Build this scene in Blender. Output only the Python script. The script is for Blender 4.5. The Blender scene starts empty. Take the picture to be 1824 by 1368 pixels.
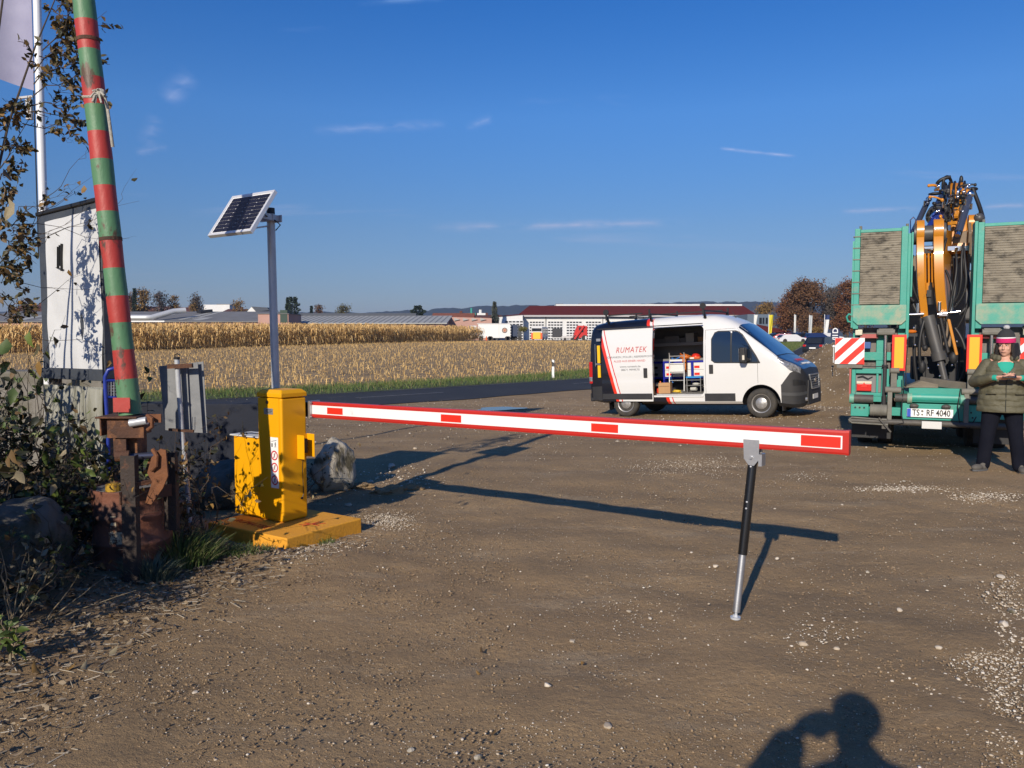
import bpy, bmesh, math, random
import numpy as np
from mathutils import Vector, Matrix, Euler, noise as mnoise
RNG = random.Random(11)
NP = np.random.RandomState(5)
SC = bpy.context.scene
COL = SC.collection
R = math.radians

# ---------------------------------------------------------------- camera, sky, sun, exposure
F = 1400.0                      # focal length in pixels of a 1824 px wide frame
PITCH = math.atan(84 / F)
CAMZ = 1.65
cd = bpy.data.cameras.new('camera'); cam = bpy.data.objects.new('camera', cd); COL.objects.link(cam)
cam.location = (0, 0, CAMZ); cam.rotation_euler = (math.pi/2 - PITCH, 0, 0)
cd.sensor_width = 36; cd.lens = 36 * F / 1824; cd.clip_start = .05; cd.clip_end = 20000
SC.camera = cam
SUN_AZ, SUN_EL = R(21.5), R(25.5)
w = bpy.data.worlds.new("World"); SC.world = w; w.use_nodes = True
nt = w.node_tree; nt.nodes.clear()
wo = nt.nodes.new('ShaderNodeOutputWorld'); bg = nt.nodes.new('ShaderNodeBackground'); sky = nt.nodes.new('ShaderNodeTexSky')
sky.sky_type = 'NISHITA'; sky.sun_disc = False; sky.sun_elevation = SUN_EL; sky.sun_rotation = math.pi + SUN_AZ
sky.altitude = 500; sky.air_density = 1.0; sky.dust_density = .3; sky.ozone_density = 6
bg.inputs['Strength'].default_value = .1
# thin cirrus: stretched noise in the direction of view, brighter where the noise peaks
tc = nt.nodes.new('ShaderNodeTexCoord')
def wnode(t, **k):
    n = nt.nodes.new(t)
    for a, b in k.items(): setattr(n, a, b)
    return n
sep = wnode('ShaderNodeSeparateXYZ'); nt.links.new(tc.outputs['Generated'], sep.inputs[0])
def wm(op, a, b=None, clamp=False):
    n = wnode('ShaderNodeMath', operation=op); n.use_clamp = clamp
    for i, v in enumerate((a, b)):
        if v is None: continue
        if isinstance(v, (int, float)): n.inputs[i].default_value = v
        else: nt.links.new(v, n.inputs[i])
    return n.outputs[0]
zc = wm('MAXIMUM', sep.outputs[2], .004)
u = wm('DIVIDE', sep.outputs[0], wm('ADD', zc, .12)); v = wm('DIVIDE', sep.outputs[1], wm('ADD', zc, .12))
cmb = wnode('ShaderNodeCombineXYZ'); nt.links.new(wm('MULTIPLY', u, .35), cmb.inputs[0]); nt.links.new(wm('MULTIPLY', v, 1.5), cmb.inputs[1])
n1 = wnode('ShaderNodeTexNoise'); n1.inputs['Scale'].default_value = 1.3; n1.inputs['Detail'].default_value = 7; n1.inputs['Roughness'].default_value = .62; n1.inputs['Distortion'].default_value = .5
nt.links.new(cmb.outputs[0], n1.inputs['Vector'])
cl = wm('MULTIPLY', wm('SUBTRACT', n1.outputs[0], .60, True), 1.0, True)
# a few lone streaks and wisps by direction: (x/y, z/y of the two ends, half width, strength)
ypos = wm('GREATER_THAN', sep.outputs[1], .05); yc_ = wm('MAXIMUM', sep.outputs[1], .05)
tx_w, tz_w = wm('DIVIDE', sep.outputs[0], yc_), wm('DIVIDE', sep.outputs[2], yc_)
n2 = wnode('ShaderNodeTexNoise'); n2.inputs['Scale'].default_value = 30; n2.inputs['Detail'].default_value = 6
mp_ = wnode('ShaderNodeMapping'); mp_.inputs['Scale'].default_value = (1, 1, 3); nt.links.new(tc.outputs['Generated'], mp_.inputs[0]); nt.links.new(mp_.outputs[0], n2.inputs['Vector'])
rag = wm('MULTIPLY', wm('SUBTRACT', n2.outputs[0], .34, True), 3.0, True)
for x0_, y0_, x1_, y1_, hw_, st_w in ((760, 408, 1230, 399, 7, .30), (1275, 270, 1412, 284, 2.6, .50), (1490, 379, 1640, 375, 4, .38), (1740, 372, 1824, 368, 4, .34), (830, 236, 880, 216, 6, .26), (305, 192, 356, 140, 17, .20), (270, 268, 292, 212, 14, .18), (250, 278, 310, 266, 6, .26), (560, 240, 800, 228, 7, .18), (640, 22, 800, 14, 5, .16)):
    xa, xb = (x0_-912)/1400, (x1_-912)/1400; za, zb = (600-y0_)/1400, (600-y1_)/1400; dx, dz = xb-xa, zb-za; L2 = dx*dx+dz*dz
    t_ = wm('DIVIDE', wm('ADD', wm('MULTIPLY', wm('SUBTRACT', tx_w, xa), dx), wm('MULTIPLY', wm('SUBTRACT', tz_w, za), dz)), L2)
    d_ = wm('DIVIDE', wm('ABSOLUTE', wm('SUBTRACT', wm('MULTIPLY', wm('SUBTRACT', tx_w, xa), dz), wm('MULTIPLY', wm('SUBTRACT', tz_w, za), dx))), math.sqrt(L2)*hw_/1400)
    ends = wm('MULTIPLY', wm('MULTIPLY', wm('MULTIPLY', t_, 5, True), wm('MULTIPLY', wm('SUBTRACT', 1, t_), 5, True)), ypos)
    s_w = wm('MULTIPLY', wm('MULTIPLY', wm('POWER', wm('SUBTRACT', 1, wm('MULTIPLY', d_, .5), True), 2), ends), wm('MULTIPLY', rag, st_w)); cl = wm('ADD', cl, s_w, True)
mx = wnode('ShaderNodeMixRGB'); nt.links.new(cl, mx.inputs[0]); nt.links.new(sky.outputs[0], mx.inputs[1]); mx.inputs[2].default_value = (8.5, 9, 10, 1)
# the photograph's sky is a fuller blue than the model's: a small saturation lift over the whole dome
hs = wnode('ShaderNodeHueSaturation'); hs.inputs['Saturation'].default_value = 1.16; nt.links.new(mx.outputs[0], hs.inputs['Color'])
gr = wnode('ShaderNodeValToRGB'); nt.links.new(zc, gr.inputs[0]); el = gr.color_ramp.elements
while len(el) < 6: el.new(.5)
for i_, (p_, c_) in enumerate(((0, (.56, .475, .51)), (.06, (.65, .535, .565)), (.133, (.83, .655, .66)), (.265, (.96, .89, .97)), (.40, (.52, .79, 1.03)), (1, (.48, .77, 1.03)))): el[i_].position = p_; el[i_].color = (*c_, 1)
gm_ = wnode('ShaderNodeMixRGB', blend_type='MULTIPLY'); gm_.inputs[0].default_value = 1; nt.links.new(hs.outputs[0], gm_.inputs[1]); nt.links.new(gr.outputs[0], gm_.inputs[2])
nt.links.new(gm_.outputs[0], bg.inputs['Color']); nt.links.new(bg.outputs[0], wo.inputs[0])
sd = bpy.data.lights.new('sun', 'SUN'); sd.energy = 4.1; sd.angle = R(.53); sd.color = (1, .89, .74)
sun = bpy.data.objects.new('sun', sd); COL.objects.link(sun); sun.rotation_euler = (math.pi/2 - SUN_EL, 0, -SUN_AZ)
SC.view_settings.view_transform = 'Standard'; SC.view_settings.look = 'None'; SC.view_settings.gamma = 1; SC.view_settings.exposure = .28
SC.view_settings.use_curve_mapping = False
try:
    SC.cycles.max_bounces = 7; SC.cycles.diffuse_bounces = 3; SC.cycles.transparent_max_bounces = 6; SC.cycles.volume_bounces = 0
except Exception: pass

# ---------------------------------------------------------------- terrain height, picture rays used to work out real positions
KN = [(-60, 0), (9, 0), (12, -.05), (15, -.13), (18.75, -.285), (20.4, -.375), (22, -.43), (24, -.46), (40, -.5), (60, -.2), (88, .45), (110, .75), (140, .8), (6000, .8)]
KY = [k[0] for k in KN]; KZ = [k[1] for k in KN]
def sst(a, b, t):
    t = np.clip((t - a) / (b - a), 0, 1); return t*t*(3 - 2*t)
def gzv(x, y):
    x = np.asarray(x, float); y = np.asarray(y, float)
    z = np.interp(y, KY, KZ)
    f = sst(2.6, 3.6, y) * (1 - sst(7.5, 9.5, y))
    z = z + f * (.06 * (1 - sst(-2.7, -2.15, x)) + .32 * (1 - sst(-4.6, -3.0, x)))
    z = z + .05 * np.exp(-(((x + 1.72)/.5)**2 + ((y - 5.75)/.28)**2))
    lx_ = (x - 6.387)*.8387 - (y - 19.14)*.5446; ly_ = (x - 6.387)*.5446 + (y - 19.14)*.8387   # the van stands on a levelled strip
    wv_ = (1 - sst(2.9, 4.6, np.abs(lx_ + 1.7))) * (1 - sst(1.25, 2.6, np.abs(ly_)))
    z = z*(1 - wv_) + wv_*(-.245 + .046*lx_)
    n = .010*np.sin(1.7*x + .6*y + 1) * np.sin(.9*y - .5*x) + .008*np.sin(3.1*x - 1.3*y) * np.cos(2.3*y + .4*x) + .006*np.sin(5.3*x + 2.2*y)*np.sin(4.1*y - 1.9*x)
    return z + n * (1 - sst(16, 19, y)) * sst(.3, 1.5, y)
def gz(x, y): return float(gzv(x, y))
cp, sp = math.cos(PITCH), math.sin(PITCH)
def ray(px, py):
    a, b = (px - 912)/F, (684 - py)/F
    return Vector((a, cp + b*sp, -sp + b*cp))
def P(px, py, d):
    r = ray(px, py); return Vector((0, 0, CAMZ)) + r * (d / r.y)
def G(px, py):
    """where the line of sight through a pixel meets the terrain"""
    r = ray(px, py); z = 0.
    for _ in range(9):
        t = (z - CAMZ)/r.z; z_ = gz(r.x*t, r.y*t)
        if abs(z_ - z) < 2e-4: break
        z = .35*z + .65*z_
    t = (z - CAMZ)/r.z
    return Vector((r.x*t, r.y*t, gz(r.x*t, r.y*t)))

# ---------------------------------------------------------------- materials
MATS = {}
def mat(name, col, rough=.6, metal=0., var=None, vscale=6., bump=0., bscale=40., dirt=None, dscale=3., dlo=.5, dhi=.65, spec=.5, coat=0., stretch=None, island=None, alpha=None, trans=0., sub=0.):
    """Principled with procedural colour variation (var), patches of a second colour (dirt), bump, and per-piece tint (island)."""
    if name in MATS: return MATS[name]
    m = bpy.data.materials.new(name); m.use_nodes = True; MATS[name] = m
    t = m.node_tree; b = t.nodes['Principled BSDF']
    b.inputs['Roughness'].default_value = rough; b.inputs['Metallic'].default_value = metal
    b.inputs['Specular IOR Level'].default_value = spec; b.inputs['Coat Weight'].default_value = coat
    b.inputs['Coat Roughness'].default_value = .06
    b.inputs['Transmission Weight'].default_value = trans
    c4 = lambda c: (c[0], c[1], c[2], 1)
    b.inputs['Base Color'].default_value = c4(col)
    vec = None
    if var or bump or dirt:
        tcn = t.nodes.new('ShaderNodeTexCoord'); vec = tcn.outputs['Object']
        if stretch:
            mp = t.nodes.new('ShaderNodeMapping'); mp.inputs['Scale'].default_value = stretch; t.links.new(vec, mp.inputs[0]); vec = mp.outputs[0]
    cur = None
    def noise(sc, det=5, ro=.6):
        n = t.nodes.new('ShaderNodeTexNoise'); n.inputs['Scale'].default_value = sc; n.inputs['Detail'].default_value = det; n.inputs['Roughness'].default_value = ro
        t.links.new(vec, n.inputs['Vector']); return n.outputs['Fac']
    def mix(fac, a, bcol, typ='MIX'):
        n = t.nodes.new('ShaderNodeMixRGB'); n.blend_type = typ
        if hasattr(fac, 'node'): t.links.new(fac, n.inputs[0])
        else: n.inputs[0].default_value = fac
        for i, q in ((1, a), (2, bcol)):
            if hasattr(q, 'node'): t.links.new(q, n.inputs[i])
            else: n.inputs[i].default_value = c4(q)
        return n.outputs[0]
    def ramp(fac, lo, hi):
        n = t.nodes.new('ShaderNodeMapRange'); n.inputs[1].default_value = lo; n.inputs[2].default_value = hi; t.links.new(fac, n.inputs[0]); return n.outputs[0]
    if var: cur = mix(ramp(noise(vscale), .3, .7), col, var)
    if island:
        ge = t.nodes.new('ShaderNodeNewGeometry'); cr = t.nodes.new('ShaderNodeValToRGB')
        el = cr.color_ramp.elements
        while len(el) < len(island): el.new(.5)
        for i, c in enumerate(island):
            el[i].position = i/(len(island) - 1); el[i].color = c4(c)
        t.links.new(ge.outputs['Random Per Island'], cr.inputs[0])
        cur = cr.outputs[0] if cur is None else mix(.5, cur, cr.outputs[0])
    if dirt: cur = mix(ramp(noise(dscale, 8, .65), dlo, dhi), cur if cur is not None else col, dirt)
    if cur is not None: t.links.new(cur, b.inputs['Base Color'])
    if bump:
        bn = t.nodes.new('ShaderNodeBump'); bn.inputs['Strength'].default_value = bump; bn.inputs['Distance'].default_value = .02
        t.links.new(noise(bscale, 6, .65), bn.inputs['Height']); t.links.new(bn.outputs[0], b.inputs['Normal'])
    return m

# ---------------------------------------------------------------- mesh collecting
def fr(p0, p1):
    d = (Vector(p1) - Vector(p0)); L = d.length; d = d/L if L > 1e-9 else Vector((0, 0, 1))
    a = Vector((0, 0, 1)) if abs(d.z) < .9 else Vector((1, 0, 0))
    u_ = d.cross(a).normalized(); return d, u_, d.cross(u_).normalized()
class MB:
    def __init__(s): s.v = []; s.f = []; s.m = []
    def add(s, vs, fs, m=0):
        o = len(s.v); s.v += [tuple(q) for q in vs]; s.f += [tuple(i + o for i in q) for q in fs]; s.m += [m]*len(fs); return s
    def box(s, c, d, rot=None, m=0, taper=1.0):
        x, y, z = d[0]/2, d[1]/2, d[2]/2
        vs = [Vector((i*x*(taper if k > 0 else 1), j*y*(taper if k > 0 else 1), k*z)) for k in (-1, 1) for j in (-1, 1) for i in (-1, 1)]
        if rot is not None:
            M = rot if isinstance(rot, Matrix) else Euler(rot).to_matrix(); vs = [M @ q for q in vs]
        c = Vector(c); return s.add([q + c for q in vs], [(0, 2, 3, 1), (4, 5, 7, 6), (0, 1, 5, 4), (2, 6, 7, 3), (0, 4, 6, 2), (1, 3, 7, 5)], m)
    def b2(s, x0, x1, y0, y1, z0, z1, m=0): return s.box(((x0+x1)/2, (y0+y1)/2, (z0+z1)/2), (x1-x0, y1-y0, z1-z0), m=m)
    def bar(s, p0, p1, w_, h_=None, m=0):
        h_ = h_ or w_; d, a, b = fr(p0, p1); p0 = Vector(p0); p1 = Vector(p1)
        vs = [q + a*i*w_/2 + b*j*h_/2 for q in (p0, p1) for j in (-1, 1) for i in (-1, 1)]
        return s.add(vs, [(0, 2, 3, 1), (4, 5, 7, 6), (0, 1, 5, 4), (2, 6, 7, 3), (0, 4, 6, 2), (1, 3, 7, 5)], m)
    def tube(s, pts, r, n=8, m=0, caps=True):
        pts = [Vector(p) for p in pts]; rs = r if isinstance(r, (list, tuple)) else [r]*len(pts)
        vs = []; fs = []; pa = None
        for i, p in enumerate(pts):
            t = (pts[min(i+1, len(pts)-1)] - pts[max(i-1, 0)])
            t = t.normalized() if t.length > 1e-9 else Vector((0, 0, 1))
            if pa is None:
                a = Vector((0, 0, 1)) if abs(t.z) < .9 else Vector((1, 0, 0)); pa = t.cross(a).normalized()
            else:
                pa = pa - t*pa.dot(t); pa = pa.normalized() if pa.length > 1e-6 else t.cross(Vector((.3, .5, .8))).normalized()
            pb = t.cross(pa)
            for k in range(n):
                an = 2*math.pi*k/n; vs.append(p + (pa*math.cos(an) + pb*math.sin(an))*rs[i])
        for i in range(len(pts)-1):
            for k in range(n): fs.append((i*n+k, i*n+(k+1) % n, (i+1)*n+(k+1) % n, (i+1)*n+k))
        if caps: fs.append(tuple(range(n))[::-1]); fs.append(tuple((len(pts)-1)*n+k for k in range(n)))
        return s.add(vs, fs, m)
    def cyl(s, p0, p1, r0, r1=None, n=16, m=0, caps=True): return s.tube([p0, p1], [r0, r0 if r1 is None else r1], n, m, caps)
    def lathe(s, prof, n=24, M=None, m=0):
        """prof = [(radius, height)], closed with caps where the radius is not zero"""
        vs = [Vector((r*math.cos(2*math.pi*k/n), r*math.sin(2*math.pi*k/n), z)) for r, z in prof for k in range(n)]
        fs = [(i*n+k, i*n+(k+1) % n, (i+1)*n+(k+1) % n, (i+1)*n+k) for i in range(len(prof)-1) for k in range(n)]
        fs += [tuple(range(n))[::-1], tuple((len(prof)-1)*n+k for k in range(n))]
        if M is not None: vs = [M @ q for q in vs]
        return s.add(vs, fs, m)
    def prism(s, poly, d0, d1, fn, m=0):
        """poly = 2D outline, fn(a, b, depth) -> point"""
        n = len(poly); vs = [fn(a, b, d0) for a, b in poly] + [fn(a, b, d1) for a, b in poly]
        return s.add(vs, [tuple(range(n))[::-1], tuple(range(n, 2*n))] + [(i, (i+1) % n, n+(i+1) % n, n+i) for i in range(n)], m)
    def ell(s, c, r, n=12, k=8, rot=None, m=0):
        vs = []; c = Vector(c); M = Euler(rot).to_matrix() if rot is not None else None
        for i in range(1, k):
            th = math.pi*i/k
            for j in range(n):
                ph = 2*math.pi*j/n; q = Vector((r[0]*math.sin(th)*math.cos(ph), r[1]*math.sin(th)*math.sin(ph), r[2]*math.cos(th)))
                vs.append(c + (M @ q if M else q))
        q0 = Vector((0, 0, r[2])); vs.append(c + (M @ q0 if M else q0)); vs.append(c - (M @ q0 if M else q0))
        T = len(vs)-2; fs = [(i*n+j, (i+1)*n+j, (i+1)*n+(j+1) % n, i*n+(j+1) % n) for i in range(k-2) for j in range(n)]
        fs += [(T, j, (j+1) % n) for j in range(n)] + [(T+1, (k-2)*n+(j+1) % n, (k-2)*n+j) for j in range(n)]
        return s.add(vs, fs, m)
    def quad(s, a, b, c, d, m=0): return s.add([a, b, c, d], [(0, 1, 2, 3)], m)
    def pieces(s, name, mats, parent=None, smooth=None, bevel=0, seg=2):
        """one object per connected piece"""
        n = len(s.v); par = list(range(n))
        def find(a):
            while par[a] != a: par[a] = par[par[a]]; a = par[a]
            return a
        for f in s.f:
            for q in f[1:]: par[find(q)] = find(f[0])
        grp = {}
        for k, f in enumerate(s.f): grp.setdefault(find(f[0]), []).append(k)
        out = []
        for fs in grp.values():
            ids = sorted({i for k in fs for i in s.f[k]}); mp = {a: b for b, a in enumerate(ids)}; q = MB()
            q.v = [s.v[i] for i in ids]; q.f = [tuple(mp[i] for i in s.f[k]) for k in fs]; q.m = [s.m[k] for k in fs]
            out.append(q.build(name, mats, parent, smooth, bevel, seg))
        return out
    def mesh(s, name, mats, smooth=None):
        me = bpy.data.meshes.new(name); me.from_pydata(s.v, [], s.f)
        for q in (mats if isinstance(mats, (list, tuple)) else [mats]): me.materials.append(q)
        if any(s.m): me.polygons.foreach_set('material_index', s.m)
        bm = bmesh.new(); bm.from_mesh(me); bmesh.ops.recalc_face_normals(bm, faces=bm.faces); bm.to_mesh(me); bm.free()
        if smooth:
            me.polygons.foreach_set('use_smooth', [True]*len(me.polygons)); me.set_sharp_from_angle(angle=R(smooth))
        return me
    def build(s, name, mats, parent=None, smooth=None, bevel=0, seg=2, loc=None, rot=None):
        o = bpy.data.objects.new(name, s.mesh(name, mats, smooth)); COL.objects.link(o)
        if parent is not None: o.parent = parent
        if loc is not None: o.location = loc
        if rot is not None: o.rotation_euler = rot
        if bevel:
            bv = o.modifiers.new('bevel', 'BEVEL'); bv.width = bevel; bv.segments = seg; bv.limit_method = 'ANGLE'; bv.angle_limit = R(40)
            o.data.polygons.foreach_set('use_smooth', [True]*len(o.data.polygons))
            if not smooth: o.data.set_sharp_from_angle(angle=R(180))
            bv.harden_normals = True
        return o
def tag(o, label=None, cat=None, group=None, kind=None):
    if label: o['label'] = label
    if cat: o['category'] = cat
    if group: o['group'] = group
    if kind: o['kind'] = kind
    return o
def thing(name, label, cat, loc=(0, 0, 0), rz=0, group=None, rx=0):
    o = bpy.data.objects.new(name, None); COL.objects.link(o); o.empty_display_size = .2
    o.location = loc; o.rotation_euler = (rx, 0, rz); return tag(o, label, cat, group)
def copy_tree(o, parent=None):
    c = o.copy(); COL.objects.link(c)
    if parent is not None: c.parent = parent
    for ch in list(o.children): copy_tree(ch, c)
    return c
def npobj(name, V, Q, mats, parent=None, smooth=False, mi=None, kind=None):
    """quads or triangles straight from numpy arrays"""
    V = np.asarray(V, np.float32).reshape(-1, 3); Q = np.asarray(Q, np.int32); k = Q.shape[1]
    me = bpy.data.meshes.new(name); me.vertices.add(len(V)); me.vertices.foreach_set('co', V.ravel())
    me.loops.add(Q.size); me.loops.foreach_set('vertex_index', Q.ravel()); me.polygons.add(len(Q))
    me.polygons.foreach_set('loop_start', np.arange(0, Q.size, k, dtype=np.int32))
    for q in (mats if isinstance(mats, (list, tuple)) else [mats]): me.materials.append(q)
    if mi is not None: me.polygons.foreach_set('material_index', np.asarray(mi, np.int32))
    if smooth: me.polygons.foreach_set('use_smooth', np.ones(len(Q), bool))
    me.update(calc_edges=True); me.validate()
    o = bpy.data.objects.new(name, me); COL.objects.link(o)
    if parent is not None: o.parent = parent
    if kind: o['kind'] = kind
    return o
def baked(o):
    """apply an object's modifiers without operators"""
    dg = bpy.context.evaluated_depsgraph_get(); dg.update()
    me = bpy.data.meshes.new_from_object(o.evaluated_get(dg)); o.modifiers.clear(); old = o.data; o.data = me
    return o
def text(name, body, size, m, M, parent=None, extrude=.001, shear=0, align='CENTER', sx=1.0, bold=0, gap=1.0):
    cu = bpy.data.curves.new(name, 'FONT'); cu.body = body; cu.size = size; cu.extrude = extrude; cu.shear = shear; cu.align_x = align; cu.align_y = 'CENTER'; cu.offset = bold; cu.space_character = gap; cu.resolution_u = 3
    o = bpy.data.objects.new(name, cu); COL.objects.link(o); dg = bpy.context.evaluated_depsgraph_get(); dg.update()
    me = bpy.data.meshes.new_from_object(o.evaluated_get(dg)); bpy.data.objects.remove(o); me.materials.clear(); me.materials.append(m)
    o = bpy.data.objects.new(name, me); COL.objects.link(o)
    if sx != 1: me.transform(Matrix.Diagonal((sx, 1, 1, 1)))
    me.transform(M); o.parent = parent; return o
def basis(o, x, z):
    """matrix whose local x runs along x and local y along z, placed at o"""
    x = Vector(x).normalized(); y = Vector(z).normalized(); n = x.cross(y)
    return Matrix(((x.x, y.x, n.x, o[0]), (x.y, y.y, n.y, o[1]), (x.z, y.z, n.z, o[2]), (0, 0, 0, 1)))
def remeshed(name, mb, m, voxel, smooth=6, parent=None, fac=.5):
    """closed overlapping solids fused into one continuous skin"""
    o = mb.build(name, m, None); q = o.modifiers.new('r', 'REMESH'); q.mode = 'VOXEL'; q.voxel_size = voxel; q.use_smooth_shade = True
    s_ = o.modifiers.new('s', 'SMOOTH'); s_.iterations = smooth; s_.factor = fac
    baked(o); o.data.polygons.foreach_set('use_smooth', [True]*len(o.data.polygons))
    if not o.data.materials: o.data.materials.append(m)
    if parent is not None: o.parent = parent
    return o

# scatter of flat blades: quads standing at points, width wd, height h, leaning
def blades(Pn, h, wd, lean=.25, rng=NP, taper=.25, az=None):
    n = len(Pn); az = rng.rand(n)*2*math.pi if az is None else az
    h = np.broadcast_to(h, n); wd = np.broadcast_to(wd, n)
    a = np.stack([np.cos(az), np.sin(az), np.zeros(n)], 1) * (wd/2)[:, None]
    la = rng.rand(n)*2*math.pi; ll = rng.rand(n)*lean*h
    top = np.stack([np.cos(la)*ll, np.sin(la)*ll, h*(1 - .15*lean*rng.rand(n))], 1)
    mid = top*np.array([.35, .35, .55])
    V = np.stack([Pn - a, Pn + a, Pn + mid - a*.8, Pn + mid + a*.8, Pn + top - a*taper, Pn + top + a*taper], 1).reshape(-1, 3)
    i = np.arange(n)[:, None]*6
    Q = np.concatenate([i + np.array([[0, 1, 3, 2]]), i + np.array([[2, 3, 5, 4]])], 0)
    return V, Q
# scatter of leaf shapes: pointed leaves folded along the rib, given points, tip directions, lengths
def leaves(Pn, D, L, wr=.5, rng=NP, fold=.25, curl=.2):
    n = len(Pn); D = D/np.linalg.norm(D, axis=1, keepdims=True); L = np.broadcast_to(L, n)[:, None]
    r = rng.randn(n, 3); S = np.cross(D, r); S /= np.linalg.norm(S, axis=1, keepdims=True) + 1e-9; N = np.cross(S, D)
    W = L*wr*.5
    ps = [Pn, Pn + D*L*.35 + S*W + N*W*fold, Pn + D*L*.4, Pn + D*L*.35 - S*W + N*W*fold, Pn + D*L*.75 + S*W*.62 + N*(W*fold*.6 - L*curl*.3), Pn + D*L - N*L*curl, Pn + D*L*.75 - S*W*.62 + N*(W*fold*.6 - L*curl*.3)]
    V = np.stack(ps, 1).reshape(-1, 3); i = np.arange(n)[:, None]*7
    Q = np.concatenate([i + np.array([q]) for q in ([0, 1, 2, 2], [0, 2, 3, 3], [1, 4, 5, 2], [2, 5, 6, 3])], 0)
    # triangles for the base faces
    T = np.concatenate([i + np.array([q]) for q in ([0, 1, 2], [0, 2, 3], [1, 4, 2], [4, 5, 2], [2, 5, 6], [2, 6, 3])], 0)
    return V, T
# ================================================================ setting: ground, road, verge, field, hills
def ground_material(name, base, dark, pale, pebble=.5):
    m = bpy.data.materials.new(name); m.use_nodes = True; t = m.node_tree; b = t.nodes['Principled BSDF']
    b.inputs['Roughness'].default_value = .93; b.inputs['Specular IOR Level'].default_value = .25
    L = t.links.new; N = t.nodes.new
    tcn = N('ShaderNodeTexCoord'); vec = tcn.outputs['Object']
    def noise(sc, det=6, ro=.6, st=None, dist=0):
        n = N('ShaderNodeTexNoise'); n.inputs['Scale'].default_value = sc; n.inputs['Detail'].default_value = det; n.inputs['Roughness'].default_value = ro; n.inputs['Distortion'].default_value = dist
        v_ = vec
        if st:
            mp = N('ShaderNodeMapping'); mp.inputs['Scale'].default_value = st; mp.inputs['Rotation'].default_value = (0, 0, R(28)); L(vec, mp.inputs[0]); v_ = mp.outputs[0]
        L(v_, n.inputs['Vector']); return n.outputs['Fac']
    def rng_(f, lo, hi):
        n = N('ShaderNodeMapRange'); n.inputs[1].default_value = lo; n.inputs[2].default_value = hi; L(f, n.inputs[0]); return n.outputs[0]
    def mixc(f, a, c, typ='MIX'):
        n = N('ShaderNodeMixRGB'); n.blend_type = typ; L(f, n.inputs[0]) if hasattr(f, 'node') else setattr(n.inputs[0], 'default_value', f)
        for i, q in ((1, a), (2, c)):
            if hasattr(q, 'node'): L(q, n.inputs[i])
            else: n.inputs[i].default_value = (*q, 1)
        return n.outputs[0]
    def mul(a, k):
        n = N('ShaderNodeMath'); n.operation = 'MULTIPLY'; L(a, n.inputs[0])
        if hasattr(k, 'node'): L(k, n.inputs[1])
        else: n.inputs[1].default_value = k
        return n.outputs[0]
    def add(a, k):
        n = N('ShaderNodeMath'); n.operation = 'ADD'; L(a, n.inputs[0]); L(k, n.inputs[1]); return n.outputs[0]
    c = mixc(rng_(noise(.7, 8, .6), .32, .68), base, dark)
    c = mixc(mul(rng_(noise(.45, 6, .55, (1, 3.2, 1), .6), .5, .72), .55), c, (dark[0]*.8, dark[1]*.82, dark[2]*.9))   # damp tracks
    c = mixc(mul(rng_(noise(1.1, 7, .7, (.6, 2.2, 1)), .55, .75), .35), c, pale)                                      # dusty drifts
    c = mixc(mul(rng_(noise(.55, 5, .5, (.35, 4.5, 1), .25), .54, .66), .18), c, (dark[0]*.62, dark[1]*.66, dark[2]*.78))   # wheel tracks
    f1 = noise(34, 5, .75)
    c = mixc(rng_(f1, .38, .7), c, mixc(.75, c, (1.45, 1.4, 1.3), 'MULTIPLY')); c = mixc(mul(rng_(noise(75, 3, .7), .62, .72), .5), c, (dark[0]*.45, dark[1]*.42, dark[2]*.4))
    # tiny gravel: voronoi cells, only some of them show, pale or dark
    hs_ = []
    for sc_, keep, col_ in ((26, .80, pale), (60, .72, pale), (115, .62, (pale[0]*.6, pale[1]*.58, pale[2]*.55))):
        v_ = N('ShaderNodeTexVoronoi'); v_.inputs['Scale'].default_value = sc_; L(vec, v_.inputs['Vector'])
        sp_ = N('ShaderNodeSeparateColor'); L(v_.outputs['Color'], sp_.inputs[0])
        pick = rng_(sp_.outputs[0], keep, keep + .02); dens = rng_(noise(1.6, 4), .42, .62)
        disc = rng_(v_.outputs['Distance'], .34, .22)
        k_ = mul(mul(mul(pick, disc), dens), pebble)
        tint = mixc(sp_.outputs[1], col_, (col_[0]*.45, col_[1]*.42, col_[2]*.4))
        c = mixc(k_, c, tint); hs_.append(mul(k_, .5 if sc_ < 100 else .25))
    L(c, b.inputs['Base Color'])
    h = add(mul(noise(18, 8, .72), .9), add(mul(noise(150, 3, .7), .22), add(hs_[0], hs_[1])))
    bn = N('ShaderNodeBump'); bn.inputs['Strength'].default_value = .9; bn.inputs['Distance'].default_value = .03
    L(h, bn.inputs['Height']); L(bn.outputs[0], b.inputs['Normal'])
    return m
M_GROUND = ground_material('yard_dirt', (.345, .238, .128), (.235, .163, .090), (.50, .42, .30), .6)
def axis(parts):
    out = []
    for a, b, s_ in parts: out += list(np.arange(a, b - 1e-6, s_))
    return np.array(out + [parts[-1][1]])
def sheet(name, xs, ys, m, zoff=0., kind='structure', rough=None):
    X, Y = np.meshgrid(xs, ys); Z = gzv(X, Y) + zoff
    if rough is not None: Z = Z + rough(X, Y)
    nx, ny = len(xs), len(ys); V = np.stack([X, Y, Z], -1).reshape(-1, 3)
    i = (np.arange(ny-1)[:, None]*nx + np.arange(nx-1)[None]).reshape(-1, 1)
    return npobj(name, V, i + np.array([[0, 1, nx+1, nx]]), m, smooth=True, kind=kind)
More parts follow.
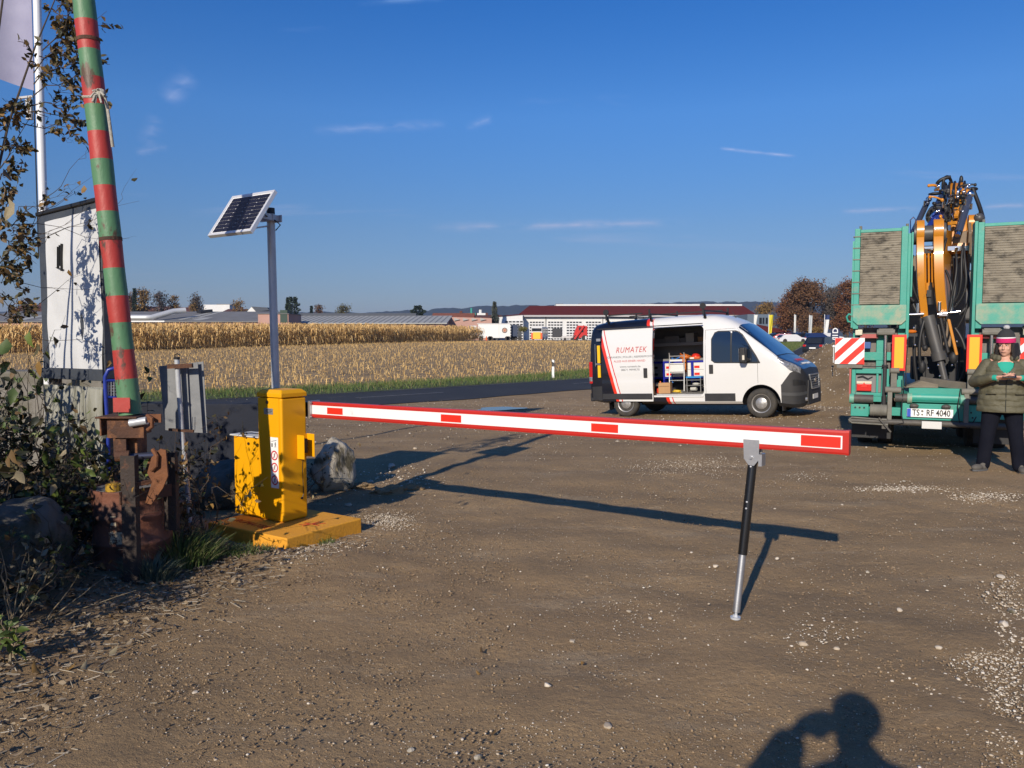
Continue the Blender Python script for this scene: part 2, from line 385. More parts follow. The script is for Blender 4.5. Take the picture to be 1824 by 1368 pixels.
def fine(X, Y):
    """clods and wheel marks near the camera"""
    k = (1 - sst(9, 13, Y))*sst(.5, 1.5, Y)
    out = np.zeros_like(X)
    sh = X.shape
    fx, fy, kk = X.ravel(), Y.ravel(), k.ravel(); r = np.zeros(len(fx))
    for j in range(len(fx)):
        if kk[j] > 0: r[j] = mnoise.fractal(Vector((fx[j]*2.2, fy[j]*2.2, 0)), .7, 2.1, 6)
    return out + r.reshape(sh)*.019*k
ground = sheet('ground', axis([(-160, -40, 20), (-40, -10, 2.5), (-10, -5, .5), (-5, 5.6, .055), (5.6, 12, .3), (12, 40, 2.5), (40, 160, 20)]),
               axis([(-40, -4, 4), (-4, 1.2, .5), (1.2, 8, .055), (8, 14, .12), (14, 24, .4), (24, 46, 1)]), M_GROUND, rough=fine)
M_MEADOW = mat('far_meadow', (.085, .085, .03), .95, var=(.13, .105, .05), vscale=.15, bump=.3, bscale=3)
sheet('far_terrain', axis([(-6000, -800, 650), (-800, -100, 70), (-100, 100, 10), (100, 800, 70), (800, 6000, 650)]),
      axis([(45.5, 150, 4), (150, 400, 25), (400, 6000, 560)]), M_MEADOW, zoff=-.06)
# strip along a centre line
def dense(pts, step):
    out = []
    for a, b in zip(pts[:-1], pts[1:]):
        a, b = Vector(a), Vector(b); n = max(1, int((b-a).length/step)); out += [a.lerp(b, i/n) for i in range(n)]
    return out + [Vector(pts[-1])]
def smooth_line(pts, it=3):
    pts = [Vector((*p, 0)) for p in pts]
    for _ in range(it):
        q = [pts[0]]
        for a, b in zip(pts[:-1], pts[1:]): q += [a.lerp(b, .25), a.lerp(b, .75)]
        pts = q + [pts[-1]]
    return pts
def strip(name, line, o0, o1, m, zoff, nx=8, kind='structure', wob=0, height=0):
    L_ = dense(line, 1.0); V = []
    for i, p in enumerate(L_):
        t = (L_[min(i+1, len(L_)-1)] - L_[max(0, i-1)]).normalized(); nrm = Vector((-t.y, t.x, 0))
        a = o0 + wob*math.sin(i*.9)*.5 + wob*math.sin(i*.37+1)
        for k in range(nx+1):
            q = p + nrm*(a + (o1-a)*k/nx); V.append((q.x, q.y, gz(q.x, q.y) + zoff + height*math.sin(math.pi*k/nx)))
    i = (np.arange(len(L_)-1)[:, None]*(nx+1) + np.arange(nx)[None]).reshape(-1, 1)
    return npobj(name, V, i + np.array([[0, nx+1, nx+2, 1]]), m, smooth=True, kind=kind), L_
ROADLINE = smooth_line([(-60, 3), (-36, 11), (-22, 17.5), (-14, 21.2), (-9.6, 23.7), (-6, 26.3), (-2.7, 29.6), (-.07, 32.4), (5, 38), (12, 46.5), (20, 57.5), (27, 70), (34, 86), (44, 110), (60, 150)])
M_ROAD = mat('road_asphalt', (.026, .025, .026), .8, var=(.040, .039, .038), vscale=.35, bump=.25, bscale=60, dirt=(.12, .095, .07), dscale=.5, dlo=.62, dhi=.8, spec=.35)
strip('road', ROADLINE, -2.9, 2.5, M_ROAD, .018, wob=.12)
M_PAINT = mat('road_paint', (.30, .30, .29), .8, var=(.14, .14, .14), vscale=3)
def dashes(line, off, m, wdt, lo, gap, name, solid=False):
    L_ = dense(line, .5); V = []; Q = []; acc = 0
    for i in range(len(L_)-1):
        t = (L_[i+1]-L_[i]); ll = t.length; t.normalize(); nrm = Vector((-t.y, t.x, 0)); acc += ll
        if not solid and acc % (lo+gap) > lo: continue
        b = len(V)
        for q, s_ in ((L_[i], -1), (L_[i], 1), (L_[i+1], 1), (L_[i+1], -1)):
            r_ = q + nrm*(off + s_*wdt/2); V.append((r_.x, r_.y, gz(r_.x, r_.y)+.026))
        Q.append((b, b+1, b+2, b+3))
    return npobj(name, V, Q, m, kind='structure')
dashes(ROADLINE, 0, M_PAINT, .10, 4, 8, 'road_centre_marking')
dashes(ROADLINE, 2.35, M_PAINT, .09, 1, 1, 'road_edge_marking', True)
M_VERGE = mat('verge_soil', (.05, .075, .02), .95, var=(.085, .1, .03), vscale=1.2, bump=.5, bscale=14)
strip('grass_verge', ROADLINE, 2.45, 5.6, M_VERGE, .03, wob=.1, height=.08)
M_FIELD = mat('stubble_soil', (.27, .175, .075), .95, var=(.34, .235, .11), vscale=.9, bump=.6, bscale=9, dirt=(.10, .068, .038), dscale=1.5, dlo=.5, dhi=.62)
def inside(poly, x, y):
    c = np.zeros(len(x), bool); n = len(poly)
    for i in range(n):
        x0, y0 = poly[i]; x1, y1 = poly[(i+1) % n]
        c ^= ((y0 > y) != (y1 > y)) & (x < (x1-x0)*(y-y0)/((y1-y0) + 1e-12) + x0)
    return c
def offset_line(off):
    L_ = dense(ROADLINE, 1.5); out = []
    for i, p in enumerate(L_):
        t = (L_[min(i+1, len(L_)-1)] - L_[max(0, i-1)]).normalized(); out.append((p.x - t.y*off, p.y + t.x*off))
    return out
EDGE = [q for q in offset_line(5.3) if q[1] < 74 and q[0] > -70]
FIELD = EDGE + [(25, 96), (18, 150), (-120, 150), (-120, EDGE[0][1]+5)]
xs = axis([(-120, 40, 1.0)]); ys = axis([(5, 150, 1.0)])
X, Y = np.meshgrid(xs, ys); nx = len(xs)
cx, cy = X[:-1, :-1]+.5, Y[:-1, :-1]+.5
keep = inside(FIELD, cx.ravel(), cy.ravel())
i = (np.arange(len(ys)-1)[:, None]*nx + np.arange(nx-1)[None]).reshape(-1, 1)[keep]
npobj('stubble_field', np.stack([X, Y, gzv(X, Y) + .045], -1).reshape(-1, 3), i + np.array([[0, 1, nx+1, nx]]), M_FIELD, smooth=True, kind='structure')
# stubble: cut stalks in rows along the field
M_STUB = mat('stubble_straw', (.4, .3, .16), .85, island=[(.27, .16, .055), (.58, .375, .135), (.72, .50, .21), (.40, .255, .09)])
rd = np.array([.93, .36]); rn = np.array([-.36, .93])
aa = NP.rand(200000)*230 - 110; rr = np.round((NP.rand(200000)*170 - 30)/.75)*.75 + NP.randn(200000)*.06
px_, py_ = rd[0]*aa + rn[0]*rr, rd[1]*aa + rn[1]*rr + 40
CORN = [(-110, 46), (-62, 62), (-47, 72), (-37, 78), (-20, 106), (-5.2, 141), (-9, 149), (-120, 149)]
k = inside(FIELD, px_, py_) & ~inside(CORN, px_, py_) & (np.abs(px_)/np.maximum(py_, 1) < .72) & (NP.rand(200000) < np.clip(70/py_, .25, 1))
px_, py_ = px_[k][:150000], py_[k][:150000]
Pn = np.stack([px_, py_, gzv(px_, py_) + .03], 1)
V1, Q1 = blades(Pn, .12 + .16*NP.rand(len(Pn)), .02 + .02*NP.rand(len(Pn)), .5, taper=.7)
npobj('corn_stubble', V1, Q1, M_STUB, kind='stuff')
n = 20000                                                    # leaf litter of the harvest, lying flat
px_ = NP.rand(n*3)*150 - 90; py_ = 24 + NP.rand(n*3)**1.4*110; k = inside(FIELD, px_, py_) & ~inside(CORN, px_, py_) & (np.abs(px_)/py_ < .72)
px_, py_ = px_[k][:n], py_[k][:n]; Pn = np.stack([px_, py_, gzv(px_, py_) + .06], 1)
D = np.stack([NP.randn(len(Pn)), NP.randn(len(Pn)), NP.rand(len(Pn))*.5], 1)
V1, T1 = leaves(Pn, D, .08 + .13*NP.rand(len(Pn)), .2)
npobj('corn_litter', V1, T1, M_STUB, kind='stuff')
# grass of the verge
M_GRASS = mat('grass_blades', (.07, .12, .025), .8, island=[(.035, .075, .012), (.075, .13, .025), (.12, .15, .04), (.19, .16, .07)])
n = 60000; L_ = dense(ROADLINE, .4); L_ = [(a, (b-a).normalized()) for a, b in zip(L_[:-1], L_[1:]) if -26 < a.x < 45]
ii = NP.randint(0, len(L_), n); off = 2.5 + NP.rand(n)**.9*3.3
bx = np.array([a.x for a, t in L_])[ii] - np.array([t.y for a, t in L_])[ii]*off + NP.randn(n)*.15
by = np.array([a.y for a, t in L_])[ii] + np.array([t.x for a, t in L_])[ii]*off + NP.randn(n)*.15
hump = .08*np.sin(np.pi*np.clip((off-2.45)/3.15, 0, 1))
V1, Q1 = blades(np.stack([bx, by, gzv(bx, by) + .02 + hump], 1), .08 + .2*NP.rand(n)**2, .012 + .016*NP.rand(n), .7)
npobj('verge_grass', V1, Q1, M_GRASS, kind='stuff')
# standing corn: stalk, arching leaves, tassel, joined as one mass
M_CORN = mat('dry_corn', (.35, .22, .08), .85, island=[(.30, .165, .055), (.66, .41, .15), (.82, .58, .26), (.50, .30, .10), (.76, .52, .22)])
def corn_template(rs):
    V, Q = [], []
    def q4(a, b, c, d):
        o = len(V); V.extend([a, b, c, d]); Q.append((o, o+1, o+2, o+3))
    H = 2.2 + .5*rs.rand(); lx, ly = rs.randn(2)*.06
    for an in (0, 2.1, 4.2):
        c, s_ = math.cos(an)*.014, math.sin(an)*.014; c2, s2 = math.cos(an+2.1)*.014, math.sin(an+2.1)*.014
        q4((c, s_, 0), (c2, s2, 0), (c2+lx*H, s2+ly*H, H*.9), (c+lx*H, s_+ly*H, H*.9))
    for _ in range(9):
        z0 = H*(.2 + .65*rs.rand()); an = rs.rand()*6.28; ll = .35 + .35*rs.rand(); up = .1 + .25*rs.rand(); wv = .03 + .03*rs.rand()
        d = np.array([math.cos(an), math.sin(an), 0]); s_ = np.array([-d[1], d[0], .3*rs.randn()])*wv
        b0 = np.array([lx*z0, ly*z0, z0]); b1 = b0 + d*ll*.5 + [0, 0, up]; b2 = b0 + d*ll + [0, 0, up - ll*(.5 + .8*rs.rand())]
        q4(b0 - s_*.5, b0 + s_*.5, b1 + s_, b1 - s_); q4(b1 - s_, b1 + s_, b2 + s_*.25, b2 - s_*.25)
    for _ in range(4):
        an = rs.rand()*6.28; t0 = np.array([lx*H, ly*H, H*.88]); t1 = t0 + np.array([math.cos(an)*.12, math.sin(an)*.12, .22 + .1*rs.rand()]); s_ = np.array([.012, .012, 0])
        q4(t0 - s_, t0 + s_, t1 + s_, t1 - s_)
    return np.array(V), np.array(Q)
TEMPL = [corn_template(NP) for _ in range(7)]
FRONT = [Vector((-110, 46, 0)), Vector((-62, 62, 0)), Vector((-47, 72, 0)), Vector((-37, 78, 0)), Vector((-20, 106, 0)), Vector((-5.2, 141, 0))]
cxs, cys = [], []
for a, b in zip(FRONT[:-1], FRONT[1:]):
    t = (b-a); ll = t.length; t.normalize(); nr = Vector((-t.y, t.x, 0))
    for row in range(34):
        keep_ = .24 if row < 7 else .8
        s0 = 0
        while s0 < ll:
            q = a + t*s0 + nr*(row*.75 + RNG.gauss(0, .06)); cxs.append(q.x); cys.append(q.y); s0 += keep_*(.7 + .6*RNG.random())
cxs, cys = np.array(cxs), np.array(cys); k = (np.abs(cxs)/cys < .72) & (cys < 152); cxs, cys = cxs[k], cys[k]
VV, QQ, off = [], [], 0
tid = NP.randint(0, len(TEMPL), len(cxs))
for ti, (tv, tq) in enumerate(TEMPL):
    s_ = tid == ti; n = s_.sum(); an = NP.rand(n)*6.28; sc_ = .9 + .2*NP.rand(n)
    ca, sa = np.cos(an)[:, None]*sc_[:, None], np.sin(an)[:, None]*sc_[:, None]
    x_ = ca*tv[:, 0] - sa*tv[:, 1] + cxs[s_][:, None]; y_ = sa*tv[:, 0] + ca*tv[:, 1] + cys[s_][:, None]
    z_ = tv[:, 2]*sc_[:, None] + gzv(cxs[s_], cys[s_])[:, None]
    VV.append(np.stack([x_, y_, z_], -1).reshape(-1, 3)); QQ.append((np.arange(n)[:, None, None]*len(tv) + tq[None]).reshape(-1, 4) + off); off += n*len(tv)
npobj('standing_corn', np.concatenate(VV), np.concatenate(QQ), M_CORN, kind='stuff')
# yard asphalt of the firms beyond the field, lawn beside the road
M_LOT = mat('lot_asphalt', (.075, .075, .075), .85, var=(.11, .105, .1), vscale=.3)
sheet('parking_lot', axis([(-14, 110, 4)]), axis([(151, 260, 5)]), M_LOT, .06)
M_LAWN = mat('lawn_grass', (.085, .14, .025), .95, var=(.12, .17, .04), vscale=.4, bump=.6, bscale=4)
LAWN = [q for q in offset_line(5.3) if 70 < q[1] < 146][::4]
LV = []
for qx, qy in LAWN:
    for s_ in range(6): LV.append((qx - s_*1.9, qy + s_*1.6, gz(qx - s_*1.9, qy + s_*1.6) + .05 + .8*s_/5))
i = (np.arange(len(LAWN)-1)[:, None]*6 + np.arange(5)[None]).reshape(-1, 1)
npobj('lawn', LV, i + np.array([[0, 6, 7, 1]]), M_LAWN, smooth=True, kind='structure')
# wooded hills on the skyline
M_HILL = mat('hill_forest', (.022, .03, .026), .95, var=(.034, .042, .034), vscale=.02)
HV, n = [], 420
for j in range(n+1):
    x_ = -2600 + 5200*j/n
    h_ = 84 + 12*math.sin(x_*.0016+.6) + 6*math.sin(x_*.0005) + 5*math.sin(x_*.0031) + 3*math.sin(x_*.009+2) + 3.5*mnoise.noise(Vector((x_*.05, 0, 0))) + 5*mnoise.noise(Vector((x_*.017, 3, 0)))
    for y_, k_ in ((2000, 0), (2120, .55), (2260, .93), (2330, 1), (2700, .6)): HV.append((x_, y_, .5 + h_*k_*(.75 if k_ < 1 else 1)))
i = (np.arange(n)[:, None]*5 + np.arange(4)[None]).reshape(-1, 1)
npobj('hills', HV, i + np.array([[0, 5, 6, 1]]), M_HILL, kind='structure')
# shallow puddle in the yard
pc = G(890, 729); pv = []
for j in range(28):
    a = 2*math.pi*j/28; r_ = 1 + .18*math.sin(3*a+1) + .1*math.sin(5*a); pv.append((pc.x + .62*r_*math.cos(a) + .25*math.sin(a), pc.y + .62*r_*math.sin(a), gz(pc.x, pc.y) + .02))
MB().add(pv, [tuple(range(28))]).build('puddle', mat('puddle_water', (.03, .028, .022), .03, spec=.9))['kind'] = 'structure'
# ================================================================ the new yellow barrier
M_YEL = mat('yellow_paint', (.80, .375, .003), .45, var=(.77, .355, .003), vscale=2.5, bump=.05, bscale=160, dirt=(.66, .31, .01), dscale=9, dlo=.70, dhi=.85, spec=.3)
M_YELSLAB = mat('yellow_slab_paint', (.78, .355, .022), .8, var=(.71, .32, .028), vscale=5, bump=.3, bscale=45, dirt=(.50, .29, .08), dscale=4, dlo=.64, dhi=.88)
M_BLACK = mat('black_plastic', (.012, .012, .013), .5)
M_BLKGLOSS = mat('black_gloss', (.01, .01, .011), .22, spec=.6)
M_WHITE = mat('white_sheeting', (.82, .82, .80), .42, spec=.5)
M_RED = mat('red_paint', (.52, .022, .014), .4, var=(.45, .025, .018), vscale=4)
M_REDREF = mat('red_reflective', (.82, .03, .015), .35)
M_ALU = mat('aluminium', (.52, .53, .55), .42, .85, var=(.42, .43, .45), vscale=12, bump=.04, bscale=120)
M_GALV = mat('galvanised_steel', (.56, .58, .60), .36, .2, var=(.44, .46, .49), vscale=9, bump=.06, bscale=40)
M_PLATE = mat('name_plate', (.35, .36, .37), .4, .5)
M_REDSPRAY = mat('red_spray', (.50, .06, .012), .85)
B = math.atan2(-.55, .837)
ox, oy = -1.878, 6.378; oz = 0.0
slab = thing('foundation_slab', 'yellow painted concrete slab under the barrier cabinet', 'concrete slab', (ox, oy, oz), B)
mb = MB()
nx_, ny_ = 10, 9
mb.b2(-.56, .405, -.315, .49, -.25, .12)
sl = mb.build('slab', M_YELSLAB, slab, bevel=.012, seg=2)
lot = []
def spray(body, M, size=.09):
    return text('spray_marking', body, size, M_REDSPRAY, M, slab, extrude=.0006, shear=.2)
spray('RUMATEK', basis((-.20, -.16, .1226), (1, -.10, 0), (.10, 1, 0)), .10)
mbx = MB()
mbx.b2(.13, .30, .10, .118, .1205, .1222); mbx.b2(.20, .218, .02, .20, .1205, .1226); mbx.bar((.14, .04, .1212), (.29, .19, .1212), .016, .0015)
mbx.build('spray_cross', M_REDSPRAY, slab)
bar = thing('barrier_gate', 'new yellow barrier with its white boom lowered across the yard entrance', 'barrier', (ox, oy, oz), B)
MB().b2(-.300, 0, 0, .266, .124, 1.148).build('cabinet', M_YEL, bar, bevel=.018, seg=3)
cap = MB(); Z0, Z1 = 1.152, 1.215
vs = []
for z_, q in ((Z0, .004), (Z1-.028, .004), (Z1, -.026)): vs += [(-.300-q, -q, z_), (q, -q, z_), (q, .266+q, z_), (-.300-q, .266+q, z_)]
cap.add(vs, [(3, 2, 1, 0), (8, 9, 10, 11)] + [(a*4+i, a*4+(i+1) % 4, a*4+4+(i+1) % 4, a*4+4+i) for a in (0, 1) for i in range(4)])
cap.build('cabinet_lid', M_YEL, bar, bevel=.006)
dr = MB().b2(-.285, -.028, -.004, .002, .145, 1.146).build('cabinet_door', M_YEL, bar, bevel=.002)
MB().cyl((-.165, -.012, 1.112), (-.165, -.003, 1.112), .014, n=14).b2(-.169, -.161, -.016, -.011, 1.098, 1.126).build('door_lock', M_BLACK, dr)
np_ = MB().b2(-.208, -.098, -.0062, -.0042, 1.012, 1.062).build('name_plate', M_PLATE, dr)
for zz, s_ in ((1.048, '--'), (1.026, '---')): pass
st = MB().b2(-.135, -.042, -.0062, -.0042, .405, .825).build('warning_sticker', M_WHITE, dr)
# pictograms on the sticker: three ringed prohibition signs and a barrier with a walking figure
def on_face(x, z, o=.0068): return (x, -o, z)
pic = MB(); n = 20
for zc_ in (.668, .572, .470):
    pass
def ring(mbq, xc, zc_, r0, r1, o, m=0, n=22):
    vs = []
    for k in range(n):
        a = 2*math.pi*k/n; vs += [(xc + r0*math.cos(a), -o, zc_ + r0*math.sin(a)), (xc + r1*math.cos(a), -o, zc_ + r1*math.sin(a))]
    mbq.add(vs, [(2*k, 2*k+1, (2*k+3) % (2*n), (2*k+2) % (2*n)) for k in range(n)], m)
def figure(mbq, xc, zc_, s_, o, m=1):
    def P2(a, b): return (xc + a*s_, -o, zc_ + b*s_)
    mbq.add([(xc + .16*s_*math.cos(a), -o, zc_ + .75*s_ + .16*s_*math.sin(a)) for a in [2*math.pi*k/8 for k in range(8)]], [tuple(range(8))], m)
    for q in (((-.18, .5), (.2, .5), (.16, -.1), (-.16, -.1)), ((-.16, -.1), (.02, -.1), (-.2, -.9), (-.36, -.85)), ((-.02, -.1), (.16, -.1), (.4, -.8), (.24, -.9)), ((.15, .5), (.24, .42), (.5, .05), (.4, 0)), ((-.15, .5), (-.24, .42), (-.48, .1), (-.38, .02))):
        mbq.add([P2(*a) for a in q], [(0, 1, 2, 3)], m)
for zc_ in (.675, .575, .47):
    ring(pic, -.0885, zc_, .030, .041, .0068); figure(pic, -.0885, zc_, .022, .0068)
    pic.add([on_face(-.1085, zc_-.026), on_face(-.1045, zc_-.030), on_face(-.0685, zc_+.026), on_face(-.0725, zc_+.030)], [(0, 1, 2, 3)], 0)
figure(pic, -.075, .765, .026, .0068)
pic.add([on_face(-.122, .745), on_face(-.108, .745), on_face(-.108, .775), on_face(-.122, .775)], [(0, 1, 2, 3)], 1)
pic.add([on_face(-.122, .788), on_face(-.06, .800), on_face(-.06, .804), on_face(-.122, .792)], [(0, 1, 2, 3)], 1)
pic.build('sticker_pictogram', [mat('sticker_red', (.55, .02, .03), .5), mat('sticker_ink', (.02, .02, .02), .6)], dr)
tx = MB()
for zz, w_ in ((1.05, .066), (1.038, .08), (1.026, .05)): tx.b2(-.153 - w_/2 + .006, -.153 + w_/2 + .006, -.0066, -.0058, zz-.0022, zz+.0022)
tx.build('plate_print', mat('plate_ink', (.04, .04, .045), .5), dr)
# battery box with white lid and aerial
bx_ = MB().b2(-.645, -.304, .022, .215, .124, .80).build('battery_box', M_YEL, bar, bevel=.006)
MB().b2(-.63, -.315, .0185, .0235, .15, .775).build('battery_door', M_YEL, bar, bevel=.002)
MB().cyl((-.44, .010, .745), (-.44, .019, .745), .012, n=12).build('battery_lock', M_BLACK, bar)
MB().b2(-.68, -.302, .005, .235, .801, .813).build('battery_lid', mat('pale_lid', (.6, .6, .57), .5), bar, bevel=.003)
MB().cyl((-.575, .06, .814), (-.575, .06, .835), .018, n=12).cyl((-.575, .06, .835), (-.575, .062, .93), .004, .003, n=6).tube([(-.57, .07, .82), (-.50, .09, .825), (-.46, .12, .818), (-.42, .16, .816)], .004, 6).build('aerial', M_BLACK, bar)
# photocell hood on the flank, with its cable
hood = MB()
hood.b2(.002, .088, .155, .159, .635, .835); hood.b2(.002, .092, .262, .266, .645, .838); hood.b2(.0015, .006, .159, .262, .64, .835)
hood.build('sensor_hood', M_YEL, bar, bevel=.0015)
MB().b2(.007, .045, .185, .235, .68, .80).build('sensor', M_BLACK, bar, bevel=.004)
MB().tube([(.03, .19, .68), (.022, .2, .63), (.008, .205, .55), (.007, .21, .42), (.006, .215, .33), (.005, .2, .30)], .0035, 6).ell((.006, .195, .297), (.008, .014, .01), 8, 6).ell((.002, .17, .41), (.005, .005, .005), 6, 5).build('sensor_cable', M_BLACK, bar)
# boom
by_ = .325; bz = 1.037; rise = .0071
boom = MB(); X0, X1 = .035, 4.26
prof = [(-.024, -.0665), (.024, -.0665), (.028, -.055), (.028, .055), (.024, .0665), (-.024, .0665), (-.028, .055), (-.028, -.055)]
boom.prism(prof, X0, X1-.012, lambda a, b, d: (d, by_+a, bz+b+rise*d))
bm_ = boom.build('boom', M_RED, bar)
MB().prism([(a*1.03, b*1.03) for a, b in prof], X1-.012, X1+.004, lambda a, b, d: (d, by_+a, bz+b+rise*d)).build('end_cap', M_RED, bm_)
def boomstrip(x0, x1, z0, z1, o, name, m):
    mb = MB(); y0 = by_ - .028 - o
    return mb.add([(x0, y0, bz+z0+rise*x0), (x1, y0, bz+z0+rise*x1), (x1, y0, bz+z1+rise*x1), (x0, y0, bz+z1+rise*x0),
                   (x0, by_-.027, bz+z0+rise*x0), (x1, by_-.027, bz+z0+rise*x1), (x1, by_-.027, bz+z1+rise*x1), (x0, by_-.027, bz+z1+rise*x0)],
                  [(0, 1, 2, 3), (7, 6, 5, 4), (0, 4, 5, 1), (1, 5, 6, 2), (2, 6, 7, 3), (3, 7, 4, 0)]).build(name, m, bm_)
boomstrip(X0+.002, 4.23, -.036, .038, .0015, 'reflective_band', M_WHITE)
for a, b in ((.215, .395), (1.417, 1.607), (2.678, 2.873), (4.01, 4.222)): boomstrip(a, b, -.028 if a < 3 else -.030, .026 if a < 3 else .031, .0028, 'red_reflector', M_REDREF)
MB().cyl((-.13, .266, bz), (-.13, .372, bz), .055, n=20).b2(-.19, .02, .285, .368, bz-.062, bz+.062).build('boom_hub', mat('hub_grey', (.06, .06, .065), .45, .6), bar, bevel=.004)
fl = MB().b2(.012, .036, .270, .384, bz-.075, bz+.075)
for zz in (-.06, .06):
    for yy in (.282, .372): fl.cyl((.036, yy, bz+zz), (.046, yy, bz+zz), .008, n=6)
fl.build('boom_flange', M_ALU, bar, bevel=.002)
# hinged support leg, swung a little off plumb
xs_ = 3.73; zt = bz + rise*xs_ - .0665
br = MB()
for s_ in (-1, 1):
    y_ = by_ + s_*.0335
    pts = [(-.045, .052), (.048, .052), (.048, -.062), (.02, -.10), (-.012, -.098), (-.040, -.06)]
    br.prism(pts, y_-.002, y_+.002, lambda a, b, d: (xs_+a, d, zt+b))
br.cyl((xs_+.004, by_-.05, zt-.052), (xs_+.004, by_+.05, zt-.052), .008, n=8).b2(xs_+.046, xs_+.066, by_-.04, by_+.04, zt-.10, zt-.03)
br.build('leg_bracket', M_ALU, bar)
top = Vector((xs_+.004, by_, zt-.06))
foot_w = Vector((1.305, 4.50, gz(1.305, 4.50)))
rel = foot_w - Vector((ox, oy, oz)); foot = Vector((rel.x*math.cos(-B) - rel.y*math.sin(-B), rel.x*math.sin(-B) + rel.y*math.cos(-B), rel.z))
dv = foot - top
leg = MB().cyl(top, top + dv*.60, .0265, n=18).build('support_leg', M_BLKGLOSS, bar, smooth=40)
MB().cyl(top + dv*.60, top + dv*.955, .0215, n=18).build('inner_tube', M_ALU, leg, smooth=40)
ft = MB().cyl(top + dv*.95, top + dv*.985, .008, n=10).cyl(foot + Vector((0, 0, .004)), foot + Vector((0, 0, .016)), .03, n=18).cyl(foot + Vector((0, 0, .016)), foot + Vector((0, 0, .03)), .017, .012, n=6)
ft.build('foot', M_GALV, leg, smooth=40)
sc = MB()
for f_ in (.05, .27, .31): sc.ell(top + dv*f_ + Vector((-.001, -.0265, 0)), (.006, .004, .006), 8, 6)
sc.build('bolt', M_GALV, leg)

# ================================================================ solar panel on its mast
sol = thing('solar_mast', 'tilted solar panel on a galvanised mast behind the yellow cabinet', 'solar panel', (ox, oy, oz), B)
pb = Vector((-.36, .262, .12)); pt = Vector((-.39, .252, 2.70))
MB().cyl(pb, pt, .0345, n=24).cyl(pb, pb + Vector((0, 0, .012)), .07, n=16).build('mast', M_GALV, sol, smooth=40)
MB().cyl(pt, pt + Vector((0, 0, .05)), .036, .034, n=20).build('mast_cap', M_BLACK, sol, smooth=40)
# panel frame axes: across, up the slope, outward
tilt = R(55); e2 = Vector((1, 0, 0)); e1 = Vector((0, math.cos(tilt), math.sin(tilt))); en = e2.cross(e1)
pc_w = P(429.5, 379.5, 6.45); rel = pc_w - Vector((ox, oy, oz)); pcn = Vector((rel.x*math.cos(-B) - rel.y*math.sin(-B), rel.x*math.sin(-B) + rel.y*math.cos(-B), rel.z))
W_, H_ = .535, .435
def pp(a, b, n_): return pcn + e2*a + e1*b + en*n_
def slabp(mb, a0, a1, b0, b1, n0, n1, m=0):
    return mb.add([pp(a, b, n_) for n_ in (n0, n1) for b in (b0, b1) for a in (a0, a1)], [(0, 2, 3, 1), (4, 5, 7, 6), (0, 1, 5, 4), (2, 6, 7, 3), (0, 4, 6, 2), (1, 3, 7, 5)], m)
f_ = MB(); t_ = .021
slabp(f_, -W_/2, W_/2, -H_/2, -H_/2+t_, -.03, .003); slabp(f_, -W_/2, W_/2, H_/2-t_, H_/2, -.03, .003)
slabp(f_, -W_/2, -W_/2+t_, -H_/2+t_, H_/2-t_, -.03, .003); slabp(f_, W_/2-t_, W_/2, -H_/2+t_, H_/2-t_, -.03, .003)
f_.build('panel_frame', mat('panel_alu', (.78, .79, .80), .4, .45), sol, bevel=.0015)
slabp(MB(), -W_/2+t_, W_/2-t_, -H_/2+t_, H_/2-t_, -.012, -.003).build('backing_sheet', mat('panel_back', (.74, .75, .77), .35), sol)
M_CELL = mat('solar_cell', (.006, .007, .016), .35, var=(.010, .010, .022), vscale=30, spec=.35)
cw, ch = (W_-2*t_-.02)/4, (H_-2*t_-.02)/9
cell = None
for i in range(4):
    for j in range(9):
        a0 = -W_/2+t_+.01 + i*cw; b0 = -H_/2+t_+.01 + j*ch
        cm = MB(); g_ = .0013; k_ = .004
        ol = [(g_+k_, g_), (cw-g_-k_, g_), (cw-g_, g_+k_), (cw-g_, ch-g_-k_), (cw-g_-k_, ch-g_), (g_+k_, ch-g_), (g_, ch-g_-k_), (g_, g_+k_)]
        if cell is None:
            cm.prism(ol, -.003, -.0012, lambda a, b, d: e2*a + e1*b + en*d); cell = cm.build('solar_cell', M_CELL, sol); cell.location = pcn + e2*a0 + e1*b0
        else:
            c_ = cell.copy(); COL.objects.link(c_); c_.parent = sol; c_.location = pcn + e2*a0 + e1*b0
bk = MB()
for a in (-.12, .12): slabp(bk, a-.016, a+.016, -H_/2+.03, H_/2-.03, -.052, -.031)
mid = pcn - en*.05; arm = Vector((pt.x, pt.y, pt.z-.04))
for s_ in (-1, 1): bk.bar(Vector((arm.x + s_*.05, arm.y + .06, arm.z)), Vector((pcn.x + s_*.05, mid.y + .02, arm.z)), .01, .05)
bk.b2(arm.x-.075, arm.x+.085, arm.y-.05, arm.y-.04, arm.z-.03, arm.z+.03); bk.b2(arm.x-.075, arm.x+.085, arm.y+.04, arm.y+.05, arm.z-.03, arm.z+.03)
bk.bar(arm + Vector((-.02, 0, -.06)), pcn + e1*(-.14) - en*.05, .03, .012)
bk.build('panel_bracket', M_GALV, sol)
MB().tube([pp(.02, .12, -.05), pp(.16, .05, -.09), (arm.x+.05, arm.y-.07, arm.z+.0), (arm.x+.09, arm.y-.02, arm.z-.03), (arm.x+.05, arm.y+.06, arm.z-.05), (arm.x+.036, arm.y+.02, arm.z-.1)], .005, 6).build('panel_cable', M_BLACK, sol)

